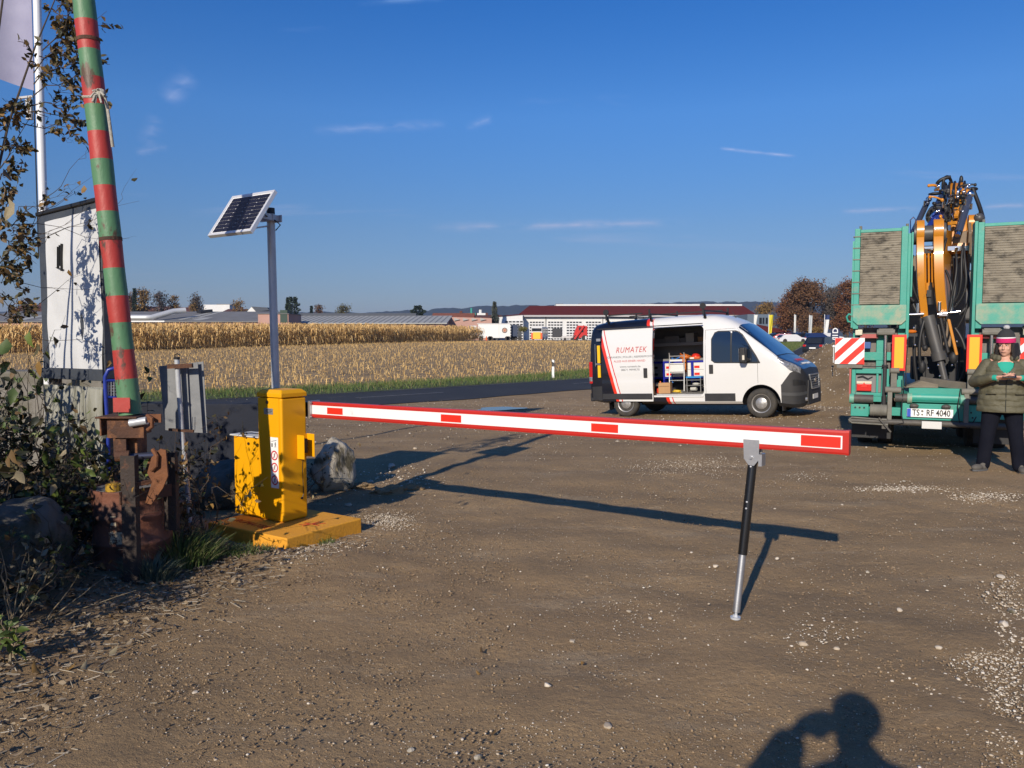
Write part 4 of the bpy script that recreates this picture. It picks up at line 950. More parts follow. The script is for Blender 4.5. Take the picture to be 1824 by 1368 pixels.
# cavity faces take the lining colour
body.data.materials.clear(); body.data.materials.append(M_LIVB); body.data.materials.append(M_DARKIN); body.data.materials.append(M_BLACK)
for p in body.data.polygons:
    c_ = p.center
    if -4.31 < c_.x < -.99 and abs(c_.y) < .931 and .555 < c_.z < 2.385 and (p.normal.y*c_.y + p.normal.z*(c_.z-1.45) + p.normal.x*(c_.x+2.65)) < 0: p.material_index = 1
    for x_ in (0, -3.45):
        if .58 < abs(c_.y) < 1.2 and math.hypot(c_.x-x_, c_.z-.34) < .452 and (abs(c_.y) < 1.0 or abs(p.normal.y) < .4): p.material_index = 2
def patch(name, xs_, ss, m, off=.004, side=None, thick=True, parent=van):
    """panel lying on the body surface"""
    q = MB(); fs_ = ss if callable(ss) else (lambda x: ss); nx_, ns = len(xs_), len(fs_(xs_[0]))
    for o_ in (off, -.006):
        for x_ in xs_:
            for s_ in fs_(x_):
                y_, z_ = sec(x_, abs(s_) if abs(s_) <= 11 else 22-abs(s_)); sg_ = 1 if s_ > 11 else -1
                e = .01; ya, za = sec(x_+e, abs(s_) if s_ <= 11 else 22-s_); yb, zb_ = sec(x_, min(11, (s_ if s_ <= 11 else 22-s_)+.02)); yc, zc_ = sec(x_, (s_ if s_ <= 11 else 22-s_)-.02)
                t1 = Vector((e, ya-y_, za-z_)); t2 = Vector((0, yb-yc, zb_-zc_)); nn = t1.cross(t2)
                nn = nn.normalized() if nn.length > 1e-9 else Vector((0, 0, 1))
                if nn.y < 0 and y_ > .2: nn = -nn
                if y_ <= .2 and nn.z < 0: nn = -nn
                q.v.append((x_ + nn.x*o_, sg_*(y_ + nn.y*o_), z_ + nn.z*o_))
    for b_, flip in ((0, 0), (nx_*ns, 1)):
        for i in range(nx_-1):
            for k in range(ns-1):
                f_ = (b_+i*ns+k, b_+i*ns+k+1, b_+(i+1)*ns+k+1, b_+(i+1)*ns+k); q.f.append(f_[::-1] if flip else f_)
    B_ = nx_*ns
    per = [(0*ns+k) for k in range(ns)] + [(i*ns+ns-1) for i in range(1, nx_)] + [((nx_-1)*ns+k) for k in range(ns-2, -1, -1)] + [i*ns for i in range(nx_-2, 0, -1)]
    for i in range(len(per)): a, b = per[i], per[(i+1) % len(per)]; q.f.append((a, b, b+B_, a+B_))
    q.m = [0]*len(q.f); return q.build(name, m, parent, smooth=35)
lin = lambda a, b, n: [a + (b-a)*i/n for i in range(n+1)]
patch('windscreen', lin(-.53, .345, 8), lin(8.35, 13.65, 12), M_GLASS, .005)
patch('bonnet', lin(.375, .885, 7), lin(7.9, 14.1, 12), M_NAVY, .013)
patch('scuttle', [.345, .36, .374], lin(8.3, 13.7, 8), M_BLACK, .004)
for s_ in (-1, 1):
    top_ = lambda x: 3.1 + 1.15*max(0, min(1, (x-.47)/.24))
    patch('bumper', [.455] + lin(.47, .95, 8), (lambda x: lin(2.02, top_(x), 6)) if s_ < 0 else (lambda x: lin(22-top_(x), 22-2.02, 6)), M_VBLACK, .018)
patch('grille_surround', lin(.85, .968, 6), lin(4.2, 17.8, 28), M_VBLACK, .009)
patch('bumper_lower', lin(.40, .445, 2) + lin(.46, .97, 6), lin(1.0, 2.02, 2), M_VBLACK, .022)
nose = MB(); nose.prism([(-.62, .28), (.62, .28), (.66, .5), (.60, .86), (-.60, .86), (-.66, .5)], .93, .992, lambda a, b, d: (d, a, b)); nz_ = nose.build('front_bumper', M_VBLACK, van, bevel=.02)
gr = MB(); gr.prism([(-.36, .66), (.36, .66), (.46, .96), (-.46, .96)], .965, 1.005, lambda a, b, d: (d - .09*(b-.66), a, b)); gr.build('grille', M_BLACK, van)
gb_ = MB()
for k in range(5): gb_.bar((1.006 - .09*.055*k, -.37-.02*k, .69+.055*k), (1.006 - .09*.055*k, .37+.02*k, .69+.055*k), .014, .012)
gb_.bar((1.0, -.36, .65), (1.0, .36, .65), .03, .03); gb_.bar((.975, -.47, .97), (.975, .47, .97), .03, .03); gb_.bar((1.0, -.37, .65), (.975, -.47, .97), .03, .03); gb_.bar((1.0, .37, .65), (.975, .47, .97), .03, .03)
gb_.pieces('grille_bar', M_PLATE, van)
MB().b2(.995, 1.003, -.26, .26, .40, .51).build('front_plate', M_WHITE, van)
for s_ in (-1, 1):
    lo_ = lambda x: 5.9 - 1.6*max(0, min(1, (x-.38)/.30))
    patch('headlight', lin(.38, .85, 8), (lambda x: lin(lo_(x), 7.75, 6)) if s_ < 0 else (lambda x: lin(22-7.75, 22-lo_(x), 6)), M_LAMPG, .012)
    MB().cyl((.93, s_*.70, .42), (.975, s_*.70, .42), .045, n=14).build('fog_lamp', M_LAMPG, van)
# cab side windows, following the side of the body
def sidepanel(name, poly, m, off, th=.006, side=-1, nz_=8, nxs=14, parent=van):
    """poly = upper and lower outline as function lists [(x, z0, z1)]"""
    q = MB(); X_ = [p[0] for p in poly]
    xs_ = lin(X_[0], X_[-1], nxs)
    for o_ in (off, off-th):
        for x_ in xs_:
            z0, z1 = np.interp(x_, X_, [p[1] for p in poly]), np.interp(x_, X_, [p[2] for p in poly])
            for k in range(nz_+1):
                z_ = z0 + (z1-z0)*k/nz_; q.v.append((x_, side*(sidey(min(x_, .3), z_) + o_), z_))
    ns = nz_+1; B_ = len(xs_)*ns
    for b_ in (0, B_):
        for i in range(nxs):
            for k in range(nz_): q.f.append((b_+i*ns+k, b_+i*ns+k+1, b_+(i+1)*ns+k+1, b_+(i+1)*ns+k))
    per = list(range(ns)) + [i*ns+ns-1 for i in range(1, nxs+1)] + [nxs*ns+k for k in range(ns-2, -1, -1)] + [i*ns for i in range(nxs-1, 0, -1)]
    for i in range(len(per)): a, b = per[i], per[(i+1) % len(per)]; q.f.append((a, b, b+B_, a+B_))
    q.m = [0]*len(q.f); return q.build(name, m, parent, smooth=35)
for s_ in (-1, 1):
    sidepanel('window_seal', [(-1.17, 1.38, 1.9), (-1.13, 1.32, 2.04), (-1.0, 1.31, 2.09), (-.55, 1.30, 2.08), (-.40, 1.29, 1.97), (-.02, 1.28, 1.36), (0, 1.285, 1.3)], M_BLACK, .003, side=s_)
    sidepanel('side_window', [(-1.15, 1.40, 1.88), (-1.10, 1.345, 2.02), (-1.0, 1.335, 2.065), (-.70, 1.33, 2.06)], M_GLASS, .006, side=s_, nxs=10)
    sidepanel('quarter_window', [(-.665, 1.33, 2.06), (-.55, 1.325, 2.05), (-.42, 1.32, 1.95), (-.06, 1.31, 1.36)], M_GLASS, .006, side=s_, nxs=10)
    sidepanel('side_moulding', [(-1.345, .40, .585), (-.60, .40, .585)], M_VBLACK, .012, th=.016, side=s_, nxs=2, nz_=3)
    sm = MB()
    for xa, za, xb, zb_ in ((-1.315, .40, -1.315, 2.12), (-1.315, 2.12, -.55, 2.13), (-.06, 1.29, -.06, .82), (-.55, 2.13, -.02, 1.30)):
        sm.tube([(xa + (xb-xa)*t/8, s_*(sidey(xa + (xb-xa)*t/8, za + (zb_-za)*t/8) + .0005), za + (zb_-za)*t/8) for t in range(9)], .0035, 4)
    sm.build('door_seam', M_SEAM, van)
    MB().box((-1.17, s_*1.032, 1.17), (.10, .03, .22)).build('door_handle', M_VBLACK, van, bevel=.012)
    mr = MB(); mr.box((-.335, s_*1.20, 1.49), (.14, .21, .36)); mr.bar((-.27, s_*1.0, 1.36), (-.30, s_*1.18, 1.40), .10, .07); mi = mr.build('wing_mirror', M_VBLACK, van, bevel=.035, seg=3)
    MB().box((-.412, s_*1.20, 1.50), (.012, .16, .28)).build('mirror_glass', M_CHROME, mi)
    MB().box((-.30, s_*1.312, 1.43), (.05, .012, .11)).build('indicator', mat('indicator_pale', (.65, .6, .5), .3), mi)
# wheels
def make_wheel(x_, s_):
    M4 = Matrix.Translation((x_, s_*.93, .345)) @ Euler((R(90) if s_ < 0 else R(-90), 0, 0)).to_matrix().to_4x4()
    prof = [(.235, -.10), (.30, -.105), (.335, -.085), (.347, -.04), (.347, .04), (.335, .085), (.30, .105), (.235, .10), (.215, .07)]
    ty = MB().lathe(prof, 40, M4).build('wheel', M_TYRE, van, smooth=50)
    rim = MB().lathe([(.222, -.04), (.226, .085), (.205, .075), (.185, .045), (.150, .055), (.115, .085), (.07, .088), (.03, .10), (.0, .10)], 36, M4)
    for k in range(5):
        a = 2*math.pi*k/5; p0 = M4 @ Vector((.085*math.cos(a), .085*math.sin(a), .083)); p1 = M4 @ Vector((.085*math.cos(a), .085*math.sin(a), .098)); rim.cyl(p0, p1, .013, n=6)
    rim.build('rim', M_RIM, ty, smooth=40)
    hol = MB()
    for k in range(10):
        a = 2*math.pi*k/10; p0 = M4 @ Vector((.168*math.cos(a), .168*math.sin(a), .045)); p1 = M4 @ Vector((.168*math.cos(a), .168*math.sin(a), .0585)); hol.cyl(p0, p1, .015, n=8)
    hol.build('rim_hole', M_BLACK, ty)
for x_ in (0, -3.45):
    for s_ in (-1, 1): make_wheel(x_, s_)
MB().cyl((0, -.8, .34), (0, .8, .34), .05).cyl((-3.45, -.8, .34), (-3.45, .8, .34), .06).b2(-3.3, -.3, -.35, .35, .26, .36).build('underbody', M_BLACK, van)
fl_ = MB()
for s_ in (-1, 1): fl_.b2(.455, .475, s_*.78-.14, s_*.78+.14, .16, .42); fl_.b2(-3.97, -3.955, s_*.78-.14, s_*.78+.14, .16, .42)
fl_.pieces('mudflap', M_BLACK, van)
# sliding door, slid back over the rear quarter
q = MB(); nz2 = 22; nx2 = 10; zs = lin(.40, 2.27, nz2)
for o_ in (.075, .035):
    for i in range(nx2+1):
        x_ = -4.07 + 1.41*i/nx2
        for z_ in zs: q.v.append((x_, -(sidey(-3.0, max(z_, .45)) + o_ - (.012 if .93 < z_ < 1.0 else 0) - (.008 if 1.72 < z_ < 1.76 else 0)), z_))
ns = nz2+1; B_ = (nx2+1)*ns
for b_ in (0, B_):
    for i in range(nx2):
        for k in range(nz2): q.f.append((b_+i*ns+k, b_+i*ns+k+1, b_+(i+1)*ns+k+1, b_+(i+1)*ns+k))
per = list(range(ns)) + [i*ns+ns-1 for i in range(1, nx2+1)] + [nx2*ns+k for k in range(ns-2, -1, -1)] + [i*ns for i in range(nx2-1, 0, -1)]
for i in range(len(per)): a, b = per[i], per[(i+1) % len(per)]; q.f.append((a, b, b+B_, a+B_))
q.m = [0]*len(q.f); sdoor = q.build('sliding_door', M_LIVD, van, smooth=30)
MB().box((-2.84, -1.112, 1.12), (.10, .03, .24)).build('handle', M_VBLACK, sdoor, bevel=.012)
MB().b2(-4.05, -2.675, -1.115, -1.098, .455, .60).build('rub_strip', M_VBLACK, sdoor, bevel=.004)
MB().b2(-4.05, -3.42, -1.108, -1.1, .72, .86).build('lower_print', mat('grey_navy', (.03, .033, .042), .45), sdoor) if False else None
def dtext(body_, x_, z_, size, m, shear=0, sx=1, bold=0, gap=1.0):
    y_ = -(sidey(-3.0, z_) + .0765); dy = (sidey(-3.0, z_+.05) - sidey(-3.0, z_-.05))/.1
    return text('door_lettering', body_, size, m, basis((x_, y_, z_), (1, 0, 0), Vector((0, -dy, 1)).normalized()), sdoor, .0012, shear, sx=sx, bold=bold, gap=gap)
M_LRED = mat('letter_red', (.50, .03, .025), .4); M_LGREY = mat('letter_grey', (.10, .10, .11), .5)
dtext('RUMATEK', -3.24, 1.71, .20, M_LRED, .25, .86, gap=1.14)
dtext('SCHRANKEN | POLLER | ABSPERRPFOSTEN', -3.26, 1.535, .072, M_LGREY, 0, .98)
dtext('ALLES AUS EINER HAND', -3.28, 1.43, .075, M_LRED, 0, 1.08)
dtext('www.rumatek.de', -3.26, 1.29, .075, M_LGREY, 0, 1.1)
dtext('08671 9999570', -3.26, 1.205, .075, M_LGREY, 0, 1.1)
for bt_, xb_, sz_, mt_ in (('RUMATEK', .66, .15, M_LRED), ('SCHRANKEN | POLLER', .80, .075, M_WHITE)):
    zc_ = sec(xb_, 11)[1]; sl_ = (sec(xb_-.05, 11)[1] - sec(xb_+.05, 11)[1])/.1
    text('bonnet_lettering', bt_, sz_, mt_, basis((xb_, 0, zc_+.022), (0, 1, 0), Vector((-1, 0, sl_)).normalized()), van, .0015, gap=1.1)
# sills, rails, tail, roof rack
MB().b2(-2.66, -1.38, -1.035, -.985, .50, .545).b2(-2.60, -1.42, -1.0, -.90, .552, .566).build('step_sill', M_VWHITE, van, bevel=.004)
MB().b2(-4.2, -1.36, -1.030, -.985, 2.275, 2.297).b2(-4.2, -2.6, -1.040, -1.0, 1.435, 1.455).build('door_rail', M_SEAM, van)
sidepanel('rear_cladding', [(-4.40, .42, .78), (-3.98, .42, .80)], M_VBLACK, .010, th=.015, nxs=3, nz_=3)
MB().box((-4.45, 0, .50), (.10, 1.9, .22)).build('rear_bumper', M_VBLACK, van, bevel=.03)
for s_ in (-1, 1):
    MB().box((-4.435, s_*.955, 1.15), (.10, .10, .58)).build('tail_light', M_REDLAMP, van, bevel=.02)
    MB().box((-4.44, s_*.962, .98), (.10, .10, .12)).build('reversing_light', M_LAMPG, van, bevel=.015)
yl = MB(); yl.b2(-4.20, -4.12, -1.062, -1.022, 1.40, 1.86); yl.b2(-4.20, -4.12, -1.062, -1.022, 1.02, 1.34); yl.pieces('yellow_bar', mat('yellow_bar', (.80, .48, .01), .4), van, bevel=.006)
MB().b2(-4.26, -4.11, -1.058, -1.016, 1.355, 1.37).b2(-4.26, -4.13, -1.058, -1.016, 1.385, 1.395).tube([(-4.27, -1.03, 1.9), (-4.275, -1.035, 1.32)], .006, 5).b2(-4.22, -4.1, -1.05, -1.015, 1.97, 2.04).build('bar_bracket', M_ALU, van)
rk = MB()
for x_ in (-3.95, -2.75, -1.35):
    rk.bar((x_, -.93, 2.60), (x_, .93, 2.60), .045, .03)
    for s_ in (-1, 1): rk.bar((x_, s_*.80, 2.42), (x_, s_*.93, 2.60), .05, .05); rk.b2(x_-.02, x_+.02, s_*.95-.02, s_*.95+.02, 2.50, 2.72)
for x_ in (-3.95, -1.35): rk.cyl((x_, -.985, 2.71), (x_, -.955, 2.71), .075, n=18)
rk.bar((-3.95, .5, 2.64), (-1.35, .5, 2.64), .04, .03); rk.bar((-3.95, -.82, 2.635), (-3.0, -.82, 2.635), .03, .03)
rk.build('roof_rack', M_BLACK, van)
MB().cyl((-.86, 0, 2.42), (-.93, 0, 2.58), .006, .004, n=6).cyl((-.85, 0, 2.40), (-.86, 0, 2.43), .02, n=10).build('roof_aerial', M_BLACK, van)
fc = MB(); fc.bar((-.25, -.8, 1.30), (.1, .8, 1.30), .02, .02)
# load bay
MB().b2(-4.28, -1.02, -.90, .92, .562, .575).build('load_floor', mat('grey_floor', (.23, .22, .20), .8, var=(.16, .155, .14), vscale=5, dirt=(.33, .30, .25), dscale=6), van)
MB().b2(-4.2, -1.1, .45, .90, 1.78, 1.815).b2(-4.2, -1.1, .45, .46, 1.815, 1.86).b2(-2.05, -1.99, .86, .925, .6, 2.3).b2(-1.75, -1.72, .50, .9, 1.815, 2.2).build('wall_shelf', mat('shelf_grey', (.30, .30, .29), .6), van)
MB().b2(-2.1, -1.90, .86, .915, 1.82, 2.3).b2(-3.4, -2.3, .55, .9, 1.82, 1.98).build('shelf_box', M_DARKIN, van)
def vthing(name, label, cat, loc, rz=0, group=None):
    t = bpy.data.objects.new(name, None); COL.objects.link(t); t.empty_display_size = .1
    t.matrix_world = VM @ Matrix.Translation(loc) @ Matrix.Rotation(rz, 4, 'Z'); return tag(t, label, cat, group)
M_DRAW = mat('drawer_white', (.72, .72, .70), .4); M_UBLUE = mat('rack_blue', (.014, .02, .30), .35); M_ORG = mat('strap_orange', (.72, .20, .02), .6, var=(.5, .12, .02), vscale=20)
cab_ = vthing('drawer_unit', 'white drawer unit in a blue frame inside the van', 'drawer unit', (-2.2, .62, .577))
MB().b2(-1.25, .82, -.24, .28, .80, .835).b2(-1.25, .82, -.26, -.24, .80, .86).build('worktop', M_DARKIN, cab_)
fr_ = MB()
for x_ in (-1.25, -.78, .02, .78): fr_.b2(x_, x_+.06, -.26, .27, .001, .80)
fr_.b2(-1.19, .78, -.255, .27, .745, .795); fr_.b2(-1.19, .78, -.255, .27, .33, .375); fr_.build('rack_frame', M_UBLUE, cab_)
for x0, x1, mt in ((-1.185, -.785, M_DARKIN), (-.715, .015, M_DRAW), (.085, .775, M_DRAW)):
    for z0, z1 in ((.38, .555), (.56, .74)):
        d_ = MB().b2(x0+.005, x1-.005, -.262, .2, z0, z1).build('drawer', mt, cab_, bevel=.006)
        MB().box((((x0+x1)/2 - .25 if mt is M_DRAW else (x0+x1)/2), -.268, (z0+z1)/2 - .02), (.14, .014, .06)).build('drawer_handle', M_REDREF if mt is M_DRAW else M_BLACK, d_)
ht = vthing('hand_truck', 'silver hand truck standing in the open side of the van', 'hand truck', (-2.38, -.20, .577))
fr_ = MB()
for x_ in (-.20, .20): fr_.tube([(x_, 0, .03), (x_, .04, .5), (x_, .08, .95), (x_ , .06, 1.02)], .016, 8)
for z_ in (.30, .52, .72, .93): fr_.tube([(-.20, .01 + z_*.07, z_), (.20, .01 + z_*.07, z_)], .013, 8)
fr_.b2(-.22, .22, -.16, .02, .001, .012); fr_.build('truck_frame', mat('light_tube', (.62, .62, .61), .35, .7), ht, smooth=40)
MB().box((0, .06, .62), (.36, .012, .26)).box((0, .02, .82), (.34, .02, .05)).build('back_panel', M_DRAW, ht)
for s_ in (-1, 1): MB().lathe([(.03, -.025), (.10, -.03), (.115, -.01), (.115, .01), (.10, .03), (.03, .025)], 20, Matrix.Translation((s_*.26, .08, .116)) @ Euler((0, R(90), 0)).to_matrix().to_4x4()).build('truck_wheel', M_TYRE, ht, smooth=40)
cbx = vthing('cardboard_box', 'brown cardboard box at the rear edge of the van opening', 'box', (-2.50, -.66, .577), .15)
MB().b2(-.15, .15, -.12, .12, .0, .27).build('carton', mat('cardboard', (.46, .27, .13), .85, var=(.40, .23, .11), vscale=5), cbx, bevel=.004); MB().b2(-.15, .15, -.003, .003, .2705, .273).b2(-.13, .13, -.121, -.1205, .17, .19).build('carton_seam', mat('carton_dark', (.25, .14, .07), .85), cbx)
cn = vthing('traffic_cone', 'small orange traffic cone beside the cardboard box in the van', 'traffic cone', (-2.74, -.40, .577))
MB().lathe([(.09, .015), (.012, .30), (.0, .30)], 18).b2(-.12, .12, -.12, .12, 0, .018).build('cone_body', mat('cone_orange', (.75, .13, .02), .5), cn, smooth=40); MB().lathe([(.066, .10), (.045, .18)], 18).build('cone_band', M_WHITE, cn)
sp_ = vthing('orange_strap', 'orange lashing straps bundled over the drawer unit in the van', 'strap', (-2.32, .28, 1.41))
q = MB()
for k in range(7): q.tube([(-.12 + .04*k, .02*math.sin(k*2), .04), (-.10 + .035*k + .05*math.sin(k), -.05, .13 + .03*math.cos(k*1.7)), (-.02 + .03*k, .06, .06)], .022, 6)
q.box((.03, -.03, -.16), (.07, .012, .34)); q.box((-.03, -.035, -.05), (.05, .012, .2)); q.ell((0, .02, .07), (.14, .09, .07), 10, 6); q.build('strap_bundle', M_ORG, sp_, smooth=50)
hm = vthing('safety_helmet', 'red safety helmet lying on the worktop in the van', 'helmet', (-2.10, .52, 1.414)); MB().lathe([(.155, 0), (.15, .015), (.125, .018), (.118, .07), (.09, .12), (.045, .145), (0, .15)], 24).build('helmet_shell', mat('helmet_red', (.58, .03, .02), .35), hm, smooth=40)
st_ = vthing('blue_strap', 'blue lashing strap hanging behind the hand truck in the van', 'strap', (-2.66, .25, 1.40)); MB().tube([(.05, .05, .03), (.02, -.03, .06), (0, -.05, -.08), (.01, -.05, -.30), (-.01, -.05, -.5), (.02, -.045, -.6)], .018, 6).tube([(.1, .06, .03), (.2, .02, .07), (.26, .06, .02)], .02, 6).build('strap_band', mat('strap_blue', (.04, .20, .60), .5), st_, smooth=50)
ct = vthing('tool_cart', 'grey tool cart with a blue tray beside the hand truck in the van', 'cart', (-1.92, -.02, .577))
q = MB()
for x_ in (-.17, .19):
    for y_ in (-.2, .2): q.cyl((x_, y_, .002), (x_, y_, .36), .012, n=8)
q.b2(-.19, .21, -.22, .22, .30, .315); q.b2(-.19, .21, -.22, .22, .16, .172); q.build('cart_frame', M_DARKIN, ct)
MB().b2(-.19, .21, -.22, .22, .36, .40).build('cart_tray', mat('tray_blue', (.03, .28, .66), .4), ct, bevel=.012); MB().ell((.02, -.05, .20), (.10, .1, .04), 10, 6).cyl((-.1, -.1, .08), (.05, -.12, .08), .05, n=12).build('cart_load', mat('pale_bits', (.5, .5, .46), .6), ct)
yb = vthing('yellow_hose', 'small yellow hose lying on the van floor by the hand truck', 'hose', (-2.22, -.60, .577)); MB().tube([(.10*math.cos(t*.7), .07*math.sin(t*.7), .016 + .004*t) for t in range(14)], .014, 6).build('hose_coil', mat('hose_yellow', (.75, .5, .03), .5), yb, smooth=50)
tc_ = vthing('tool_case', 'orange and white tool case on the worktop beside the helmet', 'case', (-2.10, .40, 1.414)); MB().b2(-.17, .17, -.08, .05, 0, .06).build('case_base', mat('case_orange', (.68, .12, .03), .5), tc_, bevel=.01); MB().b2(-.17, .02, -.083, -.0805, .004, .045).build('case_label', M_DRAW, tc_)
for x_, w_, h_, mt_, lb_ in ((-2.75, .40, .22, M_DARKIN, 'long dark storage box at the rear of the van shelf'), (-2.25, .22, .28, mat('crate_grey', (.42, .42, .40), .7), 'pale grey storage crate in the middle of the van shelf'), (-1.95, .16, .17, mat('cardboard', (.46, .27, .13), .85), 'small cardboard carton at the front of the van shelf')):
    sx_ = vthing('storage_box', lb_, 'box', (x_, .68, 1.817)); MB().b2(-w_/2, w_/2, -.17, .17, 0, h_).build('box_body', mt_, sx_, bevel=.008); MB().b2(-w_/2-.004, w_/2+.004, -.174, .174, h_-.035, h_+.004).build('box_lid', mt_, sx_, bevel=.003)
rc_ = vthing('red_canister', 'small red canister beside the traffic cone in the van', 'canister', (-2.66, -.62, .577)); MB().b2(-.06, .06, -.09, .09, 0, .13).build('canister_body', mat('canister_red', (.60, .05, .02), .4), rc_, bevel=.02); MB().cyl((0, .05, .13), (0, .06, .16), .018, n=10).build('canister_cap', M_BLACK, rc_)
for s_ in (-1, 1):
    patch('bumper_intake', lin(.70, .92, 4), (lambda x: lin(3.0, 3.45, 2)) if s_ < 0 else (lambda x: lin(22-3.45, 22-3.0, 2)), M_BLACK, .024)
    patch('bumper_lip', lin(.46, .95, 6), (lambda x: lin(2.45, 2.62, 2)) if s_ < 0 else (lambda x: lin(22-2.62, 22-2.45, 2)), mat('bumper_grey', (.05, .052, .056), .5), .027)
MB().cyl((1.0, 0, .84), (1.012, 0, .84), .06, n=20).build('grille_badge', M_CHROME, van)
# ================================================================ low loader with raised ramps (local x right, y forward/away, z up)
TR_ = R(-25); TP = Vector((6.0, 11.1, -.075))
trl = thing('low_loader', 'turquoise low loader trailer seen from behind with both ramps folded up', 'trailer', TP, TR_)
TM = Matrix.Translation(TP) @ Matrix.Rotation(TR_, 4, 'Z')
M_TEAL = mat('teal_paint', (.035, .33, .25), .45, var=(.03, .27, .21), vscale=3, bump=.08, bscale=30, dirt=(.26, .25, .18), dscale=3.5, dlo=.58, dhi=.82)
M_TEALW = mat('worn_teal_tread', (.06, .34, .26), .6, var=(.10, .36, .27), vscale=6, dirt=(.36, .36, .25), dscale=5, dlo=.42, dhi=.68)
M_TREAD = mat('worn_ramp_mesh', (.20, .175, .135), .9, var=(.30, .27, .21), vscale=4, bump=.5, bscale=50, dirt=(.06, .055, .045), dscale=6, dlo=.5, dhi=.66, stretch=(1, 1, 2.2))
M_GREASE = mat('greasy_steel', (.055, .052, .048), .6, var=(.10, .09, .075), vscale=6, bump=.3, bscale=30)
M_DUSTY = mat('dusty_steel', (.21, .20, .165), .75, var=(.13, .125, .105), vscale=6, bump=.25, bscale=30)
M_TOW = mat('towing_black', (.018, .018, .02), .6)
M_ORANGEREF = mat('yellow_reflective', (.80, .42, .01), .4)
M_LAMPW = mat('lamp_cream', (.62, .58, .44), .35)
M_PSTRIP = mat('faded_red_strip', (.40, .09, .08), .55)
def ramp(x0, x1, name_label):
    rp = MB(); yb, yt = .03, .15
    # outline frame, tread set in between, chequer plate foot
    rp_ = MB().b2(x0, x0+.075, yb, yt, 1.84, 3.30).b2(x1-.085, x1, yb, yt, 1.84, 3.30).b2(x0+.075, x1-.085, yb+.03, yt, 3.24, 3.285).b2(x0+.075, x1-.085, yb+.06, yt, 2.19, 3.24)
    r_ = rp_.build('ramp', M_TEAL, trl, bevel=.006)
    MB().b2(x0+.08, x1-.09, yb+.012, yb+.058, 2.20, 3.235).build('ramp_tread', M_TREAD, r_)
    bars = MB(); zz = 2.225
    while zz < 3.23: bars.b2(x0+.082, x1-.092, yb+.004, yb+.014, zz, zz+.012); zz += .034
    bars.build('tread_bar', M_TREAD, r_)['kind'] = 'stuff'
    ft = MB(); pts = [(x0+.0, 2.185), (x0, 1.96), (x0+.06, 1.90), (x1-.06, 1.90), (x1, 1.96), (x1, 2.185)]
    ft.prism(pts, yb-.03, yb+.03, lambda a, b, d: (a, d, b)); fo_ = ft.build('ramp_foot', M_TEALW, r_, bevel=.006)
    ck = MB(); j = 0; zz = 1.935
    while zz < 2.17:
        xx = x0 + .05 + (j % 2)*.022
        while xx < x1 - .05:
            ck.box((xx, yb-.032, zz), (.026, .006, .009), rot=(0, R(45 if (int((xx-x0)/.022)+j) % 2 else -45), 0)); xx += .044
        zz += .024; j += 1
    ck.build('chequer_stud', M_TEALW, r_)['kind'] = 'stuff'
    return r_
rl = ramp(-1.105, -.405, ''); rr_ = ramp(.455, 1.16, '')
nb = MB()
for k in range(8): nb.b2(-1.125, -1.02, .022, .10, 2.02+.165*k, 2.035+.165*k)
nb.pieces('ramp_step', M_DUSTY, rl)
MB().b2(-1.13, -1.105, .03, .15, 1.86, 3.12).build('ramp_edge', M_TEAL, rl)
hk = MB(); hk.tube([(-1.10, .05, 2.04), (-1.16, .05, 2.06), (-1.19, .05, 2.02), (-1.17, .05, 1.95), (-1.10, .05, 1.94)], .016, 8); hk.build('hook', M_TEAL, rl, smooth=50)
for x_ in (-1.03, -.42, .52, 1.1): MB().cyl((x_, .09, 3.285), (x_, .09, 3.34), .02, n=10).build('ramp_pin', M_DUSTY, trl)
inn = MB(); inn.b2(-.405, -.365, .05, .40, 1.7, 3.2); inn.b2(.415, .455, .05, .40, 1.7, 3.32); inn.b2(-.36, -.335, .1, .35, 2.3, 3.22); inn.pieces('ramp_cheek', M_TEAL, trl, bevel=.004)
# frame wall carrying ramps
fr_ = MB()
for s_, xa, xb in ((-1, -1.10, -.40), (1, .45, 1.15)):
    fr_.b2(xa, xa+.07, .16, .30, .95, 1.88); fr_.b2(xb-.10, xb, .16, .30, .60, 1.88); fr_.b2(xa+.07, xb-.10, .17, .30, 1.38, 1.50); fr_.b2(xa+.32, xa+.44, .18, .30, 1.02, 1.84); fr_.b2(xa+.07, xb-.1, .17, .30, .95, 1.03)
fr_.pieces('rear_frame', M_TEAL, trl, bevel=.006)
MB().b2(-1.06, -.42, .25, .29, .98, 1.86).b2(.5, 1.12, .25, .29, .98, 1.86).pieces('frame_plate', mat('weathered_grey', (.15, .135, .125), .8, var=(.2, .18, .165), vscale=7, dirt=(.08, .07, .06), dscale=9), trl)
for xa in (-1.10, .45):
    ls = MB().b2(xa+.10, xa+.34, .10, .165, 1.705, 1.765); ls.build('red_strip', M_PSTRIP, trl, bevel=.004)
for x_ in (-1.02, 1.08):
    wl_ = MB().box((x_, .10, 1.79), (.10, .07, .085)).build('work_lamp', M_LAMPW, trl, bevel=.012); MB().b2(x_-.06, x_+.06, .10, .15, 1.83, 1.85).build('lamp_hood', M_TOW, wl_)
for x_ in (-.66, .66):
    MB().cyl((x_, .05, 1.76), (x_, .05, 1.30), .022, n=16).build('chrome_rod', M_CHROME, trl, smooth=40)
    MB().cyl((x_, .05, 1.32), (x_, .05, .66), .042, n=18).box((x_, .05, .62), (.10, .09, .10)).build('ramp_cylinder', M_TOW, trl, smooth=40)
    MB().box((x_, .05, 1.80), (.20, .10, .09)).cyl((x_-.12, .04, 1.79), (x_+.12, .04, 1.79), .045, n=12).build('cylinder_head', M_DUSTY, trl, bevel=.01)
